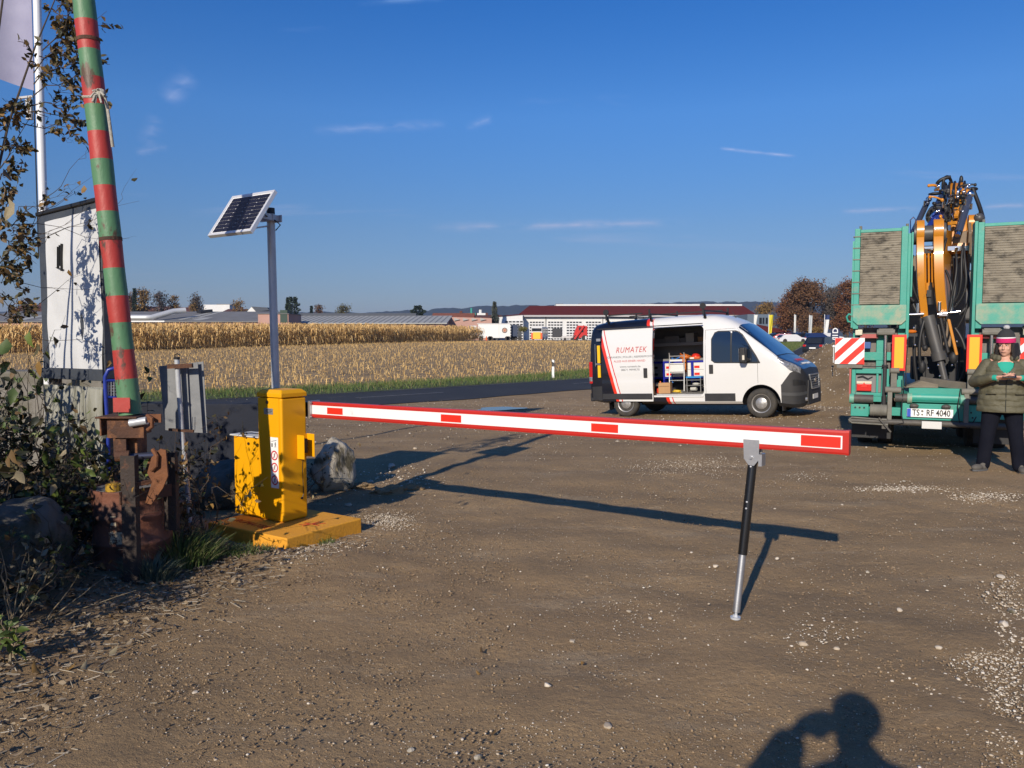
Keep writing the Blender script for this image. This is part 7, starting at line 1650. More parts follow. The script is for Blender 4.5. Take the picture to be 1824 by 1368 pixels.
def tree(label, px, d, ytop, wpx, kind, seed, base=None, n=2600, group=None, leaf=None, zb=None):
    t = bthing('spruce_tree' if kind == 'spruce' else 'pine_tree' if kind == 'pine' else 'autumn_tree', label, 'tree', px, d, 0, group); g0 = t.location.z
    H = zat(ytop, d) - g0; Rc = wpx/2/1400*d; rs = np.random.RandomState(seed); rr = random.Random(seed)
    tk = MB(); tk.tube([(0, 0, -.2), (.1*rr.gauss(0, 1), .1*rr.gauss(0, 1), H*.35), (.2*rr.gauss(0, 1), .1, H*.65), (.2*rr.gauss(0, 1), .1, H*.93)], [H*.022+.06, H*.018+.04, H*.011+.02, .02], 7)
    lf = leaf or (.28 + H*.012)
    if kind in ('pine', 'spruce'):
        h = rs.rand(n)**.8; conic = kind == 'spruce' or wpx < 25
        rad = (Rc*(1.02-h) if conic else Rc*np.sqrt(np.clip(1-((h-.45)/.58)**2, 0, 1))) * (.75 + .25*np.sin(h*H*2.6 + 1)); an = rs.rand(n)*6.283; q = np.sqrt(rs.rand(n))
        z = H*(.10 + .9*h) if conic else H*(.28 + .72*h)
        Pn = np.stack([rad*q*np.cos(an), rad*q*np.sin(an), z - (.25*rad*q if conic else 0)], 1); Dn = np.stack([np.cos(an), np.sin(an), -.35 + .4*rs.randn(n)], 1)
        V, T = leaves(Pn, Dn, lf*(.8 + .5*rs.rand(n)), .55, rs)
    else:
        nc = 26; cz = .30 + .70*rs.rand(nc)**.85; ca = rs.rand(nc)*6.283; cr = np.sqrt(rs.rand(nc))*np.sqrt(np.clip(1 - ((cz-.58)/.50)**2, .04, 1))*.86
        cc = np.stack([Rc*cr*np.cos(ca), Rc*cr*np.sin(ca), H*cz*.97], 1)
        for k in range(0, nc):
            b = Vector((0, 0, H*(.18 + .35*rr.random()))); e = Vector(cc[k]); m_ = b.lerp(e, .5) + Vector((0, 0, H*.05)); tk.tube([b, m_, e], [H*.008+.02, H*.005+.012, .012], 5)
            if kind in ('bare', 'brown'):
                for _ in range(5):
                    e2_ = e + Vector((rr.gauss(0, Rc*.25), rr.gauss(0, Rc*.25), abs(rr.gauss(H*.05, H*.05)))); tk.tube([m_.lerp(e, rr.random()), e2_], [.022, .008], 3)
        ci = rs.randint(0, nc, n); sz = Rc*.24 + H*.02
        Pn = cc[ci] + rs.randn(n, 3)*np.array([sz, sz, sz*.8])*.75
        Pn[:, 2] = np.maximum(Pn[:, 2], H*.1)
        V, T = leaves(Pn, rs.randn(n, 3), lf*(.7 + .6*rs.rand(n)), .6, rs)
    tk.build('trunk', M_BARK, t)
    npobj('crown', V, T, TM_[kind], t); return t
tree('brown leaved tree right of the narrow dark conifer on the skyline', 257, 238, 514, 26, 'ochre', 1)
tree('narrow dark conifer beside the striped pole on the skyline', 243, 236, 514, 15, 'pine', 2, n=1800)
tree('dim brown tree left of the narrow dark conifer', 234, 246, 518, 22, 'brown', 3)
tree('grey brown tree left of the yellowish tree on the skyline', 293, 240, 524, 36, 'bare', 4, n=1500)
tree('yellowish brown tree right of the grey brown tree on the skyline', 312, 244, 524, 20, 'ochre', 5, n=1500)
tree('round bare tree over the orange shrubs on the skyline', 353, 240, 525, 26, 'bare', 6, n=1500)
tree('low orange shrub under the round bare tree', 347, 225, 541, 18, 'ochre', 7, n=900)
tree('rounded ochre tree right of the white flat building', 426, 245, 537, 28, 'ochre', 8, n=1600)
tree('taller of the two dark firs right of the solar mast', 524, 235, 529, 27, 'pine', 9, n=2000)
tree('left and slightly smaller of the two dark firs by the solar mast', 514, 237, 530, 24, 'pine', 10, n=1800)
tree('small dark fir left of a brown tree behind the pale roof', 556, 240, 545, 18, 'pine', 11, n=1200)
tree('brown tree behind the pale ribbed roof', 572, 244, 543, 22, 'brown', 12, n=1200)
tree('olive round tree above the pale ribbed roof', 613, 235, 544.5, 28, 'olive', 13, n=1600)
tree('broad dark green pine before the wooded hill', 745, 220, 544.5, 34, 'pine', 14, n=2400)
tree('grey green spruce left of the white workshop', 881, 190, 538, 27, 'spruce', 15, n=4200)
tree('dusky tree just right of the grey green spruce', 889, 205, 560, 16, 'bare', 16, n=900)
tree('small brown tree seen past the tall shrub and the flagpole', 50, 240, 533, 36, 'brown', 17, n=1200)
tree('yellowish tree behind the slate blue office block', 1362, 215, 540.5, 38, 'ochre', 18, n=2200)
tree('rust brown tree at the end of the wood nearest the yellow flag', 1398, 168, 541, 34, 'rust', 19, n=4200, leaf=.34)
tree('tallest brown tree in the middle of the wood', 1438, 160, 502, 64, 'brown', 20, n=8500, leaf=.36)
tree('reddish tree leaning left of the tallest tree in the wood', 1412, 164, 521, 44, 'rust', 21, n=5200, leaf=.34)
tree('half bare grey tree right of the tallest tree in the wood', 1469, 168, 514, 40, 'bare', 22, n=3800, leaf=.3)
tree('half bare pale tree behind the navy topped flag', 1488, 172, 512, 36, 'bare', 23, n=3600, leaf=.3)
tree('dark brown tree beside the left trailer ramp', 1508, 165, 503, 40, 'rust', 24, n=5200, leaf=.34)
tree('low rust coloured tree behind the hatched board', 1503, 150, 556, 44, 'rust', 25, n=3600, leaf=.3)
tree('brown underwood tree behind the grey flag', 1440, 150, 563, 46, 'brown', 26, n=3800, leaf=.3)
tree('ochre shrub by the navy topped flag', 1456, 140, 585, 26, 'ochre', 27, n=1800, leaf=.24)
tree('brown tree in the wood hidden by the left ramp', 1540, 170, 508, 50, 'rust', 28, n=3500, leaf=.34)
lt = bthing('young_tree', 'small young tree with yellow green crown beside the white truck', 'tree', 932, 170); H = 3.6
MB().cyl((0, 0, 0), (0, 0, 2.2), .06, .05, n=7).build('trunk', mat('pale_trunk', (.4, .38, .34), .9), lt)
rs = np.random.RandomState(4); q = rs.randn(700, 3); q = q/np.linalg.norm(q, axis=1, keepdims=True)*rs.rand(700, 1)**.4*np.array([.95, .95, .6]) + np.array([0, 0, 2.5]); V, T = leaves(q, rs.randn(700, 3), .22, .6, rs); npobj('crown', V, T, treemat('foliage_young', [(.10, .10, .02), (.16, .15, .03), (.12, .09, .03)]), lt)
# ---------------------------------------------------------------- vehicles in front of the workshop
D = 178
M_TRUCKB = mat('truck_blue', (.03, .045, .085), .5); M_GREYV = mat('vehicle_grey', (.20, .20, .21), .5)
tk_ = bthing('box_truck', 'white box truck with a round emblem on its side', 'truck', 878, D); g0 = tk_.location.z
def tx_(px): return (px-878)/1400*D
zt_, zb_ = zat(577.5, D)-g0, zat(602, D)-g0
MB().b2(tx_(852), tx_(909), 0, 2.5, zb_, zt_).build('box_body', mat('truck_white', (.78, .78, .74), .5), tk_, bevel=.04)
MB().b2(tx_(850), tx_(909.3), -.04, 2.54, zt_, zt_+.18).b2(tx_(888.5), tx_(889), -.03, 0, zb_, zt_).build('roof_rail', mat('rail_grey', (.55, .54, .52), .5), tk_)
MB().b2(tx_(836), tx_(850), .1, 2.4, .6, zat(580, D)-g0).build('cab', M_WALLW, tk_, bevel=.3)
cxe, cze = tx_(899), zat(588.5, D)-g0
MB().cyl((cxe, -.03, cze), (cxe, .01, cze), .62, n=24).build('emblem', mat('emblem_grey', (.12, .11, .11), .6), tk_); MB().cyl((cxe, -.045, cze), (cxe, -.02, cze), .46, n=24).build('emblem_field', mat('emblem_pale', (.45, .30, .22), .6), tk_); MB().prism([(-.3, .3), (-.12, .3), (0, -.05), (.12, .3), (.3, .3), (.06, -.3), (-.06, -.3)], -.055, -.04, lambda a, b, d: (cxe+a, d, cze+b)).build('emblem_mark', mat('emblem_orange', (.5, .13, .05), .6), tk_)
q = MB()
for px in (857, 872, 874.5, 903, 906): q.cyl((tx_(px), -.02, .5), (tx_(px), .35, .5), .5, n=16)
q.build('wheel', M_TYRE, tk_); MB().b2(tx_(852), tx_(908), .4, 2.2, .7, zb_).build('chassis', M_TOW, tk_)
bl = bthing('blue_truck', 'dark blue box truck parked right behind the white truck', 'truck', 919, D+1.5); g0 = bl.location.z
def bx2(px): return (px-919)/1400*(D+1.5)
MB().b2(bx2(910.2), bx2(922), 0, 2.5, zat(602, D)-g0, zat(578.5, D)-g0).build('box_body', M_TRUCKB, bl, bevel=.04); MB().b2(bx2(922.3), bx2(929), .1, 2.4, .8, zat(579.5, D)-g0).build('rear_body', mat('truck_dark', (.05, .055, .06), .5), bl, bevel=.1)
q = MB()
for px in (913, 918, 926): q.cyl((bx2(px), .0, .5), (bx2(px), .35, .5), .5, n=16)
q.build('wheel', M_TYRE, bl)
cnx = bthing('traffic_bollard', 'orange bollard in front of the white truck', 'bollard', 866.5, 174); MB().lathe([(.28, 0), (.28, .08), (.2, .1), (.12, .95), (0, .98)], 12).build('bollard', mat('cone_orange', (.75, .13, .02), .5), cnx)
bs = bthing('coach', 'white and orange coach seen from behind at the workshop', 'bus', 956, D, R(-9)); g0 = bs.location.z; zt_ = zat(582, D)-g0
M_BUSO = mat('bus_orange', (.72, .10, .02), .4); M_BUSY = mat('bus_yellow', (.80, .48, .03), .4)
MB().b2(-1.27, 1.27, 0, 11.5, .35, zt_).build('body', mat('bus_white', (.6, .6, .6), .4), bs, bevel=.12); MB().b2(-1.28, 1.28, -.05, .3, .3, 1.75).build('rear_panel', M_BUSO, bs, bevel=.04); MB().b2(-.85, .85, -.08, -.04, .38, 1.9).build('yellow_panel', M_BUSY, bs); MB().b2(-1.1, 1.1, -.03, .01, 2.1, zt_-.35).build('rear_window', M_WINDK, bs)
for k in range(5): MB().b2(1.265, 1.29, .8+2.1*k, 2.6+2.1*k, 1.5, zt_-.4).build('side_window', M_WINDK, bs)
MB().cyl((1.0, 2.5, .45), (1.3, 2.5, .45), .45, n=14).cyl((-1.3, 2.5, .45), (-1.0, 2.5, .45), .45, n=14).cyl((1.0, 8.5, .45), (1.3, 8.5, .45), .45, n=14).build('wheel', M_TYRE, bs)
tt = bthing('tarp_trailer', 'black tarpaulin covered trailer between the coach and the red loader', 'trailer', 992, 174, R(-6)); g0 = tt.location.z
MB().b2(-1.05, 1.05, 0, 2.6, .75, zat(585, 174)-g0).build('tarpaulin', mat('black_tarp', (.03, .03, .033), .6, bump=.5, bscale=3), tt, bevel=.1); MB().b2(-1.08, 1.08, -.03, 2.6, .5, .75).build('drop_side', mat('rail_grey', (.55, .54, .52), .5), tt); MB().cyl((-1.1, 1.3, .35), (-.9, 1.3, .35), .35, n=14).cyl((.9, 1.3, .35), (1.1, 1.3, .35), .35, n=14).build('wheel', M_TYRE, tt)
sc_ = bthing('small_trailer', 'low pale trailer between the tarpaulin trailer and the red loader', 'trailer', 1011, 173); MB().b2(-1.3, 1.3, 0, 1.6, .45, 1.05).build('box_body', mat('rail_grey', (.55, .54, .52), .5), sc_, bevel=.06); MB().cyl((1.0, -.05, .33), (1.0, .15, .33), .33, n=14).cyl((-.6, -.05, .33), (-.6, .15, .33), .33, n=14).build('wheel', M_TYRE, sc_)
ld = bthing('red_loader', 'bright red telescopic loader parked left of the van', 'loader', 1034, 170); g0 = ld.location.z
M_LRD = mat('loader_red', (.55, .028, .02), .4)
def lx(px): return (px-1034)/1400*170
def lz(y): return zat(y, 170)-g0
MB().prism([(lx(1021), lz(602)), (lx(1024), lz(590)), (lx(1029), lz(580)), (lx(1046), lz(581)), (lx(1046), lz(603)), (lx(1036), lz(601)), (lx(1030), lz(604))], 0, 2.2, lambda a, b, d: (a, d, b)).build('body', M_LRD, ld, bevel=.06)
MB().bar((lx(1023), -.15, lz(604)), (lx(1040), -.15, lz(580)), .5, .4).build('telescopic_arm', M_LRD, ld, bevel=.05); MB().b2(lx(1031), lx(1039), -.03, 0, lz(592), lz(583)).build('cab_window', M_WINDK, ld); MB().b2(lx(1030), lx(1046), .2, 2, lz(580), lz(578)).build('cab_roof', M_WALLW, ld)
MB().cyl((lx(1026), -.1, .62), (lx(1026), .4, .62), .62, n=18).cyl((lx(1041), -.1, .62), (lx(1041), .4, .62), .62, n=18).build('wheel', M_TYRE, ld); MB().b2(lx(1042), lx(1044.5), -.16, -.08, .3, 1.0).build('number_panel', M_WALLW, ld)
# ---------------------------------------------------------------- flags, pylon sign, cars, marker posts on the right
def flag(label_p, label_f, px, d, yt, ybot, w_px, m, seed, top=None, ht=None):
    t = bthing('flagpole', label_p, 'flagpole', px, d); g0 = t.location.z; z1 = zat(yt, d)-g0
    MB().cyl((0, 0, 0), (0, 0, z1), .06, .045, n=8).build('pole', mat('white_pole', (.78, .79, .80), .3), t)
    z0 = zat(ybot, d)-g0; W_ = w_px/1400*d; mb = MB(); nu, nv = 8, 14
    for j in range(nv+1):
        for i in range(nu+1): s_ = i/nu; k = j/nv; mb.v.append((.05 + W_*s_*(1 - .42*k), .12*math.sin(6*s_+3*k+seed), z1 - .1 - (z1-.1-z0)*k))
    f = [(j*(nu+1)+i, j*(nu+1)+i+1, (j+1)*(nu+1)+i+1, (j+1)*(nu+1)+i) for j in range(nv) for i in range(nu)]
    mb.f = f; mb.m = [1 if (top and j < 3) else 0 for j in range(nv) for i in range(nu)]
    o = mb.build('flag', [m] + ([top] if top else []), None, smooth=60); o.location = t.location; tag(o, label_f, 'flag')
M_FW, M_FG, M_FY, M_FN = mat('flag_white', (.66, .66, .64), .8), mat('flag_grey', (.48, .51, .52), .8), mat('flag_yellow', (.62, .52, .03), .8), mat('flag_navy', (.02, .04, .13), .8)
flag('flagpole at the left edge of the office block', 'white flag hanging before the slate blue office block', 1342, 140, 560, 588, 6, M_FW, 0)
flag('flagpole of the yellow flag', 'long yellow flag hanging before the red showroom roof', 1368, 138, 560, 595, 8, M_FY, 1)
flag('flagpole right of the showroom with a narrow flag', 'narrow white flag folded against its pole', 1413.5, 130, 560, 599, 3, M_FW, 2)
flag('flagpole in front of the tallest brown tree', 'pale grey flag in front of the brown wood', 1440, 128, 561, 601, 5, M_FG, 3)
flag('flagpole nearest the navy pylon sign', 'white flag with a navy top next to the pylon sign', 1467, 126, 560, 600, 8, M_FW, 4, M_FN)
py_ = bthing('pylon_sign', 'navy pylon sign with upright white letters beside the hatched board', 'sign', 1486, 115); g0 = py_.location.z
def yx(px): return (px-1486)/1400*115
MB().prism([(yx(1478), -.3), (yx(1494), -.3), (yx(1494), zat(585.5, 115)-g0), (yx(1482), zat(585.5, 115)-g0)], 0, .4, lambda a, b, d: (a, d, b)).build('sign_panel', mat('sign_navy', (.022, .028, .085), .5), py_)
Mx = basis((yx(1487.2), -.01, zat(588.5, 115)-g0), (0, 0, 1), (-1, 0, 0))
for body_, yy in (('D', 589), ('I', 597.5), ('I', 601.5), ('/', 605)): text('sign_lettering', body_, 1.15, M_WHITE, basis((yx(1487), -.012, zat(yy, 115)-g0), (0, 0, 1), (-1, 0, 0)), py_, .01, bold=.02)
MB().b2(yx(1477), yx(1478.6), -.02, .3, zat(609, 115)-g0, zat(600, 115)-g0).build('sign_stripe', M_WHITE, py_)
bm_ = thing('marker_ball', 'white ball marker on the dirt heap beside the hatched board', 'marker', P(1485, 617, 24.0)); MB().ell((0, 0, 0), (.042, .042, .045), 12, 8).cyl((0, 0, -.5), (0, 0, 0), .012, n=6).build('ball', M_WHITE, bm_, smooth=60)
CARP = [(-2.15, .30), (-2.2, .62), (-2.12, .88), (-1.85, .95), (-1.45, 1.38), (-1.2, 1.46), (.35, 1.46), (.55, 1.40), (1.15, .98), (1.95, .86), (2.15, .66), (2.2, .34)]
def car(label, px, d, rz, m, seed=0, tall=1.0, group=None, z=None, rear=True):
    t = bthing('parked_car', label, 'car', px, d, rz, group)
    if z is not None: t.location.z = z
    prof = [(a, b*tall) for a, b in CARP]
    mb = MB(); n = len(prof)
    for yy, k in ((-.86, 1), (-.72, 1.0), (.72, 1.0), (.86, 1)):
        for a, b in prof:
            tuck = .13*max(0, (b-.9*tall)/(.56*tall)) if abs(yy) > .8 else 0; mb.v.append((a*(.985 if abs(yy) > .8 else 1), yy - math.copysign(tuck, yy), b))
    for j in range(3):
        for i in range(n): mb.f.append((j*n+i, j*n+(i+1) % n, (j+1)*n+(i+1) % n, (j+1)*n+i))
    mb.f += [tuple(range(n))[::-1], tuple(3*n+i for i in range(n))]; mb.m = [0]*len(mb.f); mb.build('body', m, t, bevel=.03)
    gl = MB()
    for s_ in (-1, 1): gl.prism([(-1.55, .98*tall), (-1.3, 1.33*tall), (.40, 1.37*tall), (.92, 1.0*tall)], s_*.835, s_*.79, lambda a, b, q: (a, q - s_*.11*max(0, (b-.95*tall)/.45), b))
    gl.add([(-1.86, -.62, .97*tall), (-1.86, .62, .97*tall), (-1.5, .58, 1.36*tall), (-1.5, -.58, 1.36*tall), (.56, -.58, 1.40*tall), (.56, .58, 1.40*tall), (1.13, .64, 1.0*tall), (1.13, -.64, 1.0*tall)], [(0, 1, 2, 3), (4, 5, 6, 7)]); gl.v[-8:] = [(a + (-.02 if a < 0 else .02), b, c_) for a, b, c_ in gl.v[-8:]]; gl.build('window', M_WINDK, t)
    for x_ in (-1.35, 1.35):
        for s_ in (-1, 1): MB().cyl((x_, s_*.66, .32), (x_, s_*.87, .32), .32, n=16).build('wheel', M_TYRE, t)
    for s_ in (-1, 1): MB().box((-2.17, s_*.68, .80*tall), (.09, .24, .16)).build('tail_light', M_REDLAMP, t); MB().box((2.12, s_*.62, .66), (.12, .26, .12)).build('headlight', M_LAMPG, t)
    MB().box((-2.215, 0, .62*tall), (.02, .52, .11)).build('number_plate', M_WHITE, t); return t
M_CDARK, M_CNAVY, M_CRED, M_CWHITE = mat('car_black', (.012, .013, .016), .25, coat=.6), mat('car_navy', (.012, .022, .09), .25, coat=.6), mat('car_red', (.42, .015, .015), .3, coat=.6), mat('car_white', (.7, .7, .7), .3, coat=.5)
car('black car parked in front of the showroom columns', 1390, 122, R(15), M_CDARK)
car('dark blue car behind the narrow white flag', 1408, 124, R(100), M_CDARK, tall=1.05)
car('bright red car under the showroom roof', 1391, 112, R(160), M_CRED, tall=.9)
car('white car below the narrow white flag', 1408, 110, R(10), M_CWHITE, tall=.85)
car('black car between the two middle flagpoles', 1434, 118, R(20), M_CDARK)
car('navy estate car left of the white navy topped flag', 1455, 116, R(5), M_CNAVY)
car('white car beside the foot of the pylon sign', 1476, 120, R(15), M_CWHITE)
sv_ = car('dark estate car driving away on the road behind the heap', 1461, 68, R(52), M_CDARK, tall=1.12); sv_.location.z = gz(sv_.location.x, sv_.location.y) + .03
dl = []
def delineator(label, x, y):
    t = thing('delineator_post', label, 'marker post', (x, y, gz(x, y)), 0, 'delineator posts along the road')
    MB().prism([(-.06, 0), (.06, 0), (.055, .97), (-.055, 1.02)], -.05, .05, lambda a, b, d: (a, d, b)).build('post', M_WHITE, t); MB().prism([(-.063, .66), (.063, .66), (.062, .84), (-.062, .90)], -.053, .053, lambda a, b, d: (a, d, b)).build('black_band', M_BLACK, t); MB().b2(-.022, .022, -.056, -.052, .70, .82).build('reflector', M_LAMPG, t)
q = G(985, 676); delineator('white marker post on the verge before the stubble field', q.x, q.y)
delineator('white marker post on the lawn before the parked cars', xat(1435, 72), 72)
# spoil heap beside the trailer
HN = 90; hv = []
for j in range(HN+1):
    for i in range(HN+1):
        x_ = 6.8 + 13*i/HN; y_ = 22.6 + 9.0*j/HN; r_ = math.hypot((x_-13.3)/6.2, (y_-27)/4.2); n_ = mnoise.fractal(Vector((x_*.6, y_*.6, 3)), .8, 2, 6)
        h_ = 2.75*max(0, 1-r_)**.85*(1 + .10*n_) + .10*n_*max(0, min(1, (1.05-r_)*4)) - .08; hv.append((x_, y_, gz(x_, y_) + h_))
i = (np.arange(HN)[:, None]*(HN+1) + np.arange(HN)[None]).reshape(-1, 1)
sh_ = npobj('spoil_heap', hv, i + np.array([[0, 1, HN+2, HN+1]]), ground_material('heap_gravel', (.20, .145, .085), (.12, .085, .05), (.50, .42, .30), 1.0), smooth=True); tag(sh_, 'heap of brown gravel and spoil between the van and the trailer', 'spoil heap')
# ================================================================ plants on the left bank, litter, gravel
M_LEAF = [mat('leaf_olive', (.055, .05, .018), .6, var=(.08, .065, .02), vscale=20), mat('leaf_brown', (.10, .060, .022), .65, var=(.14, .085, .03), vscale=20),
          mat('leaf_ochre', (.24, .14, .03), .65, var=(.17, .09, .025), vscale=20), mat('leaf_green', (.05, .085, .018), .55, var=(.075, .11, .025), vscale=20),
          mat('leaf_pale', (.30, .25, .15), .7, var=(.2, .16, .09), vscale=20), mat('leaf_dark', (.022, .026, .012), .6), mat('leaf_lime', (.13, .17, .03), .55, var=(.09, .13, .025), vscale=20)]
M_TWIG = mat('twig_bark', (.05, .038, .03), .9, var=(.085, .065, .05), vscale=30)
M_STRAW = mat('dry_stem', (.26, .21, .13), .85, var=(.17, .13, .08), vscale=30)
LEAFME = {}
def leafmesh(ci, v):
    if (ci, v) not in LEAFME:
        rs = np.random.RandomState(v); V, T = leaves(np.zeros((1, 3)), np.array([[0, 1., 0]]), np.array([1.]), .56, rs, .18 + .12*v, .1 + .12*v); me = bpy.data.meshes.new('leaf')
        # turn the sideways axis so that the blade lies across x
        me.from_pydata([tuple(q) for q in V], [], [tuple(q) for q in T]); me.materials.append(M_LEAF[ci]); me.polygons.foreach_set('use_smooth', [True]*len(me.polygons)); LEAFME[(ci, v)] = me
    return LEAFME[(ci, v)]
CAMV = Vector((0, 0, CAMZ))
def inview(p, m=30):
    d = p - CAMV
    f = d.y*cp - d.z*sp
    if f < .2: return False
    px = 912 + F*d.x/f; py = 684 - F*(d.y*sp + d.z*cp)/f
    return -m < px < 1824+m and -m < py < 1368+m
def put_leaves(parent, L_, limit=260):
    """L_ = [(point, direction, length, colour)]; the largest in view become parts, the rest one foliage mass"""
    inv = parent.matrix_basis.inverted()
    vis = sorted([q for q in L_ if inview(q[0])], key=lambda q: -q[2]/(q[0]-CAMV).length); big = vis[:limit]; ids = set(id(q) for q in big)
    for p, d, l, ci in big:
        o = bpy.data.objects.new('leaf', leafmesh(ci, RNG.randint(0, 2))); COL.objects.link(o); o.parent = parent
        rot = d.to_track_quat('Y', 'Z').to_matrix().to_4x4() @ Matrix.Rotation(RNG.uniform(0, 6.28), 4, 'Y'); o.matrix_basis = inv @ (Matrix.Translation(p) @ rot @ Matrix.Scale(l, 4))
    rest = [q for q in L_ if id(q) not in ids]
    if rest:
        Pn = np.array([tuple(inv @ q[0]) for q in rest]); Dn = np.array([tuple(q[1]) for q in rest]); V, T = leaves(Pn, Dn, np.array([q[2] for q in rest]), .56)
        n = len(rest); ci = np.array([q[3] for q in rest]); npobj('foliage', V, T, M_LEAF, parent, mi=np.tile(ci, 6), kind='stuff')
def rv(s=1.0): return Vector((RNG.gauss(0, s), RNG.gauss(0, s), RNG.gauss(0, s)))
def grow(mb, L_, p0, p1, r0, depth, cols, leaf=(.05, .08), nleaf=5, side=4, wob=.03, spread=.5, droop=0):
    """wobbly shoot from p0 to p1 with side shoots and leaves near the tips"""
    n = 5; pts = [p0.lerp(p1, i/n) + (rv(wob) if 0 < i < n else Vector()) - Vector((0, 0, droop*math.sin(math.pi*i/n))) for i in range(n+1)]
    mb.tube(pts, [r0*(1 - .75*i/n) for i in range(n+1)], 5 if depth < 2 else 4)
    d0 = (p1-p0).normalized(); ll = (p1-p0).length
    if depth > 0:
        for _ in range(side):
            t = .25 + .75*RNG.random(); a = pts[min(n, int(t*n))]; q = (d0 + rv(.7)).normalized(); grow(mb, L_, a, a + q*ll*spread*(.6 + .6*RNG.random()), r0*.5, depth-1, cols, leaf, nleaf, side, wob*.7, spread, 0)
    for _ in range(nleaf if depth == 0 else nleaf//2):
        t = .3 + .7*RNG.random(); a = p0.lerp(p1, t) + rv(.012); L_.append((a, (d0*.5 + rv(.6) + Vector((0, 0, -.35))).normalized(), RNG.uniform(*leaf), RNG.choice(cols)))
# --- tall shrub overhanging from the left
sp0 = Vector((-3.75, 5.0, gz(-3.75, 5.0)))
shrub = thing('tall_shrub', 'tall shrub with sparse olive and brown leaves around the white flagpole', 'shrub', sp0)
mb = MB(); L_ = []
COLS = [0, 0, 0, 1, 1, 5, 2, 0]
def PP(px, py, d): return P(px, py, d)
stems = [[(-90, 900, 5.5), (-60, 600, 5.5), (-25, 400, 5.5), (15, 220, 5.6), (60, 90, 5.7), (110, -30, 5.8)],
         [(-120, 850, 5.3), (-80, 500, 5.3), (-45, 300, 5.4), (-15, 150, 5.5), (10, -40, 5.6)]]
for st_ in stems:
    pts = [PP(*q) for q in st_]; pts[0].z = gz(pts[0].x, pts[0].y); mb.tube([q - sp0 for q in pts], [.016, .013, .010, .008, .006, .003][:len(pts)], 6)
def sh(px0, py0, d0_, px1, py1, d1, side=3, nl=6, dep=1, r=.0045, leaf=(.036, .060), cols=COLS, spread=.5):
    m2 = MB(); grow(m2, L_, PP(px0, py0, d0_+.55), PP(px1, py1, d1+.55), r, dep, cols, leaf, nl, side, .02, spread); mb.add([Vector(q) - sp0 for q in m2.v], m2.f)
for q in ((60, 130, 5.1, 190, 20, 5.2), (75, 90, 5.1, 150, -20, 5.0), (60, 150, 5.1, 178, 75, 5.1), (60, 170, 5.1, 172, 118, 5.0), (50, 190, 5.0, 165, 165, 5.1), (50, 200, 5.1, 150, 215, 5.0), (40, 220, 5.05, 130, 225, 5.0), (90, 50, 5.3, 130, 60, 5.2), (100, 20, 5.3, 175, -20, 5.3), (80, 120, 5.2, 120, 150, 5.1), (70, 100, 5.3, 115, 100, 5.3), (90, 80, 5.2, 150, 140, 5.2), (95, 20, 5.2, 140, 60, 5.1), (100, 0, 5.2, 120, 45, 5.2)): sh(*q, side=5, nl=11, dep=1, spread=.42)
for q in ((0, 300, 4.9, 55, 200, 5), (10, 260, 4.9, 45, 260, 5), (0, 320, 4.9, 40, 300, 4.9), (10, 400, 5, 60, 360, 5), (0, 420, 4.9, 65, 470, 4.9), (10, 450, 5, 60, 430, 5), (-10, 480, 4.9, 50, 520, 4.9), (0, 200, 4.9, 50, 170, 5), (10, 380, 4.9, 30, 330, 4.8), (-20, 520, 4.9, 30, 560, 4.8), (-10, 240, 4.9, 20, 180, 4.8), (-10, 350, 4.9, 25, 420, 4.8), (0, 560, 4.9, 60, 545, 5.0), (-10, 440, 4.9, 35, 490, 4.9)): sh(*q, side=5, nl=10, dep=1, spread=.40)
for q in ((20, 400, 5.0, 150, 335, 5.2), (30, 420, 5.0, 180, 400, 5.3), (40, 380, 5.1, 128, 345, 5.1), (20, 470, 4.9, 110, 405, 5.0)): sh(*q, side=1, nl=4, dep=1, r=.003, spread=.35)
for q in ((20, 420, 4.9, 168, 312, 5.0), (30, 440, 5.0, 248, 358, 5.2), (10, 500, 4.9, 165, 515, 5.2), (0, 470, 4.8, 200, 345, 5.0), (20, 590, 4.9, 185, 615, 5.3), (30, 560, 5.0, 150, 480, 5.3), (25, 400, 5.0, 230, 425, 5.3), (60, 200, 5.0, 128, 250, 5.0), (70, 360, 5.1, 160, 268, 5.1)): sh(*q, side=1, nl=1, dep=1, r=.0028, spread=.4)
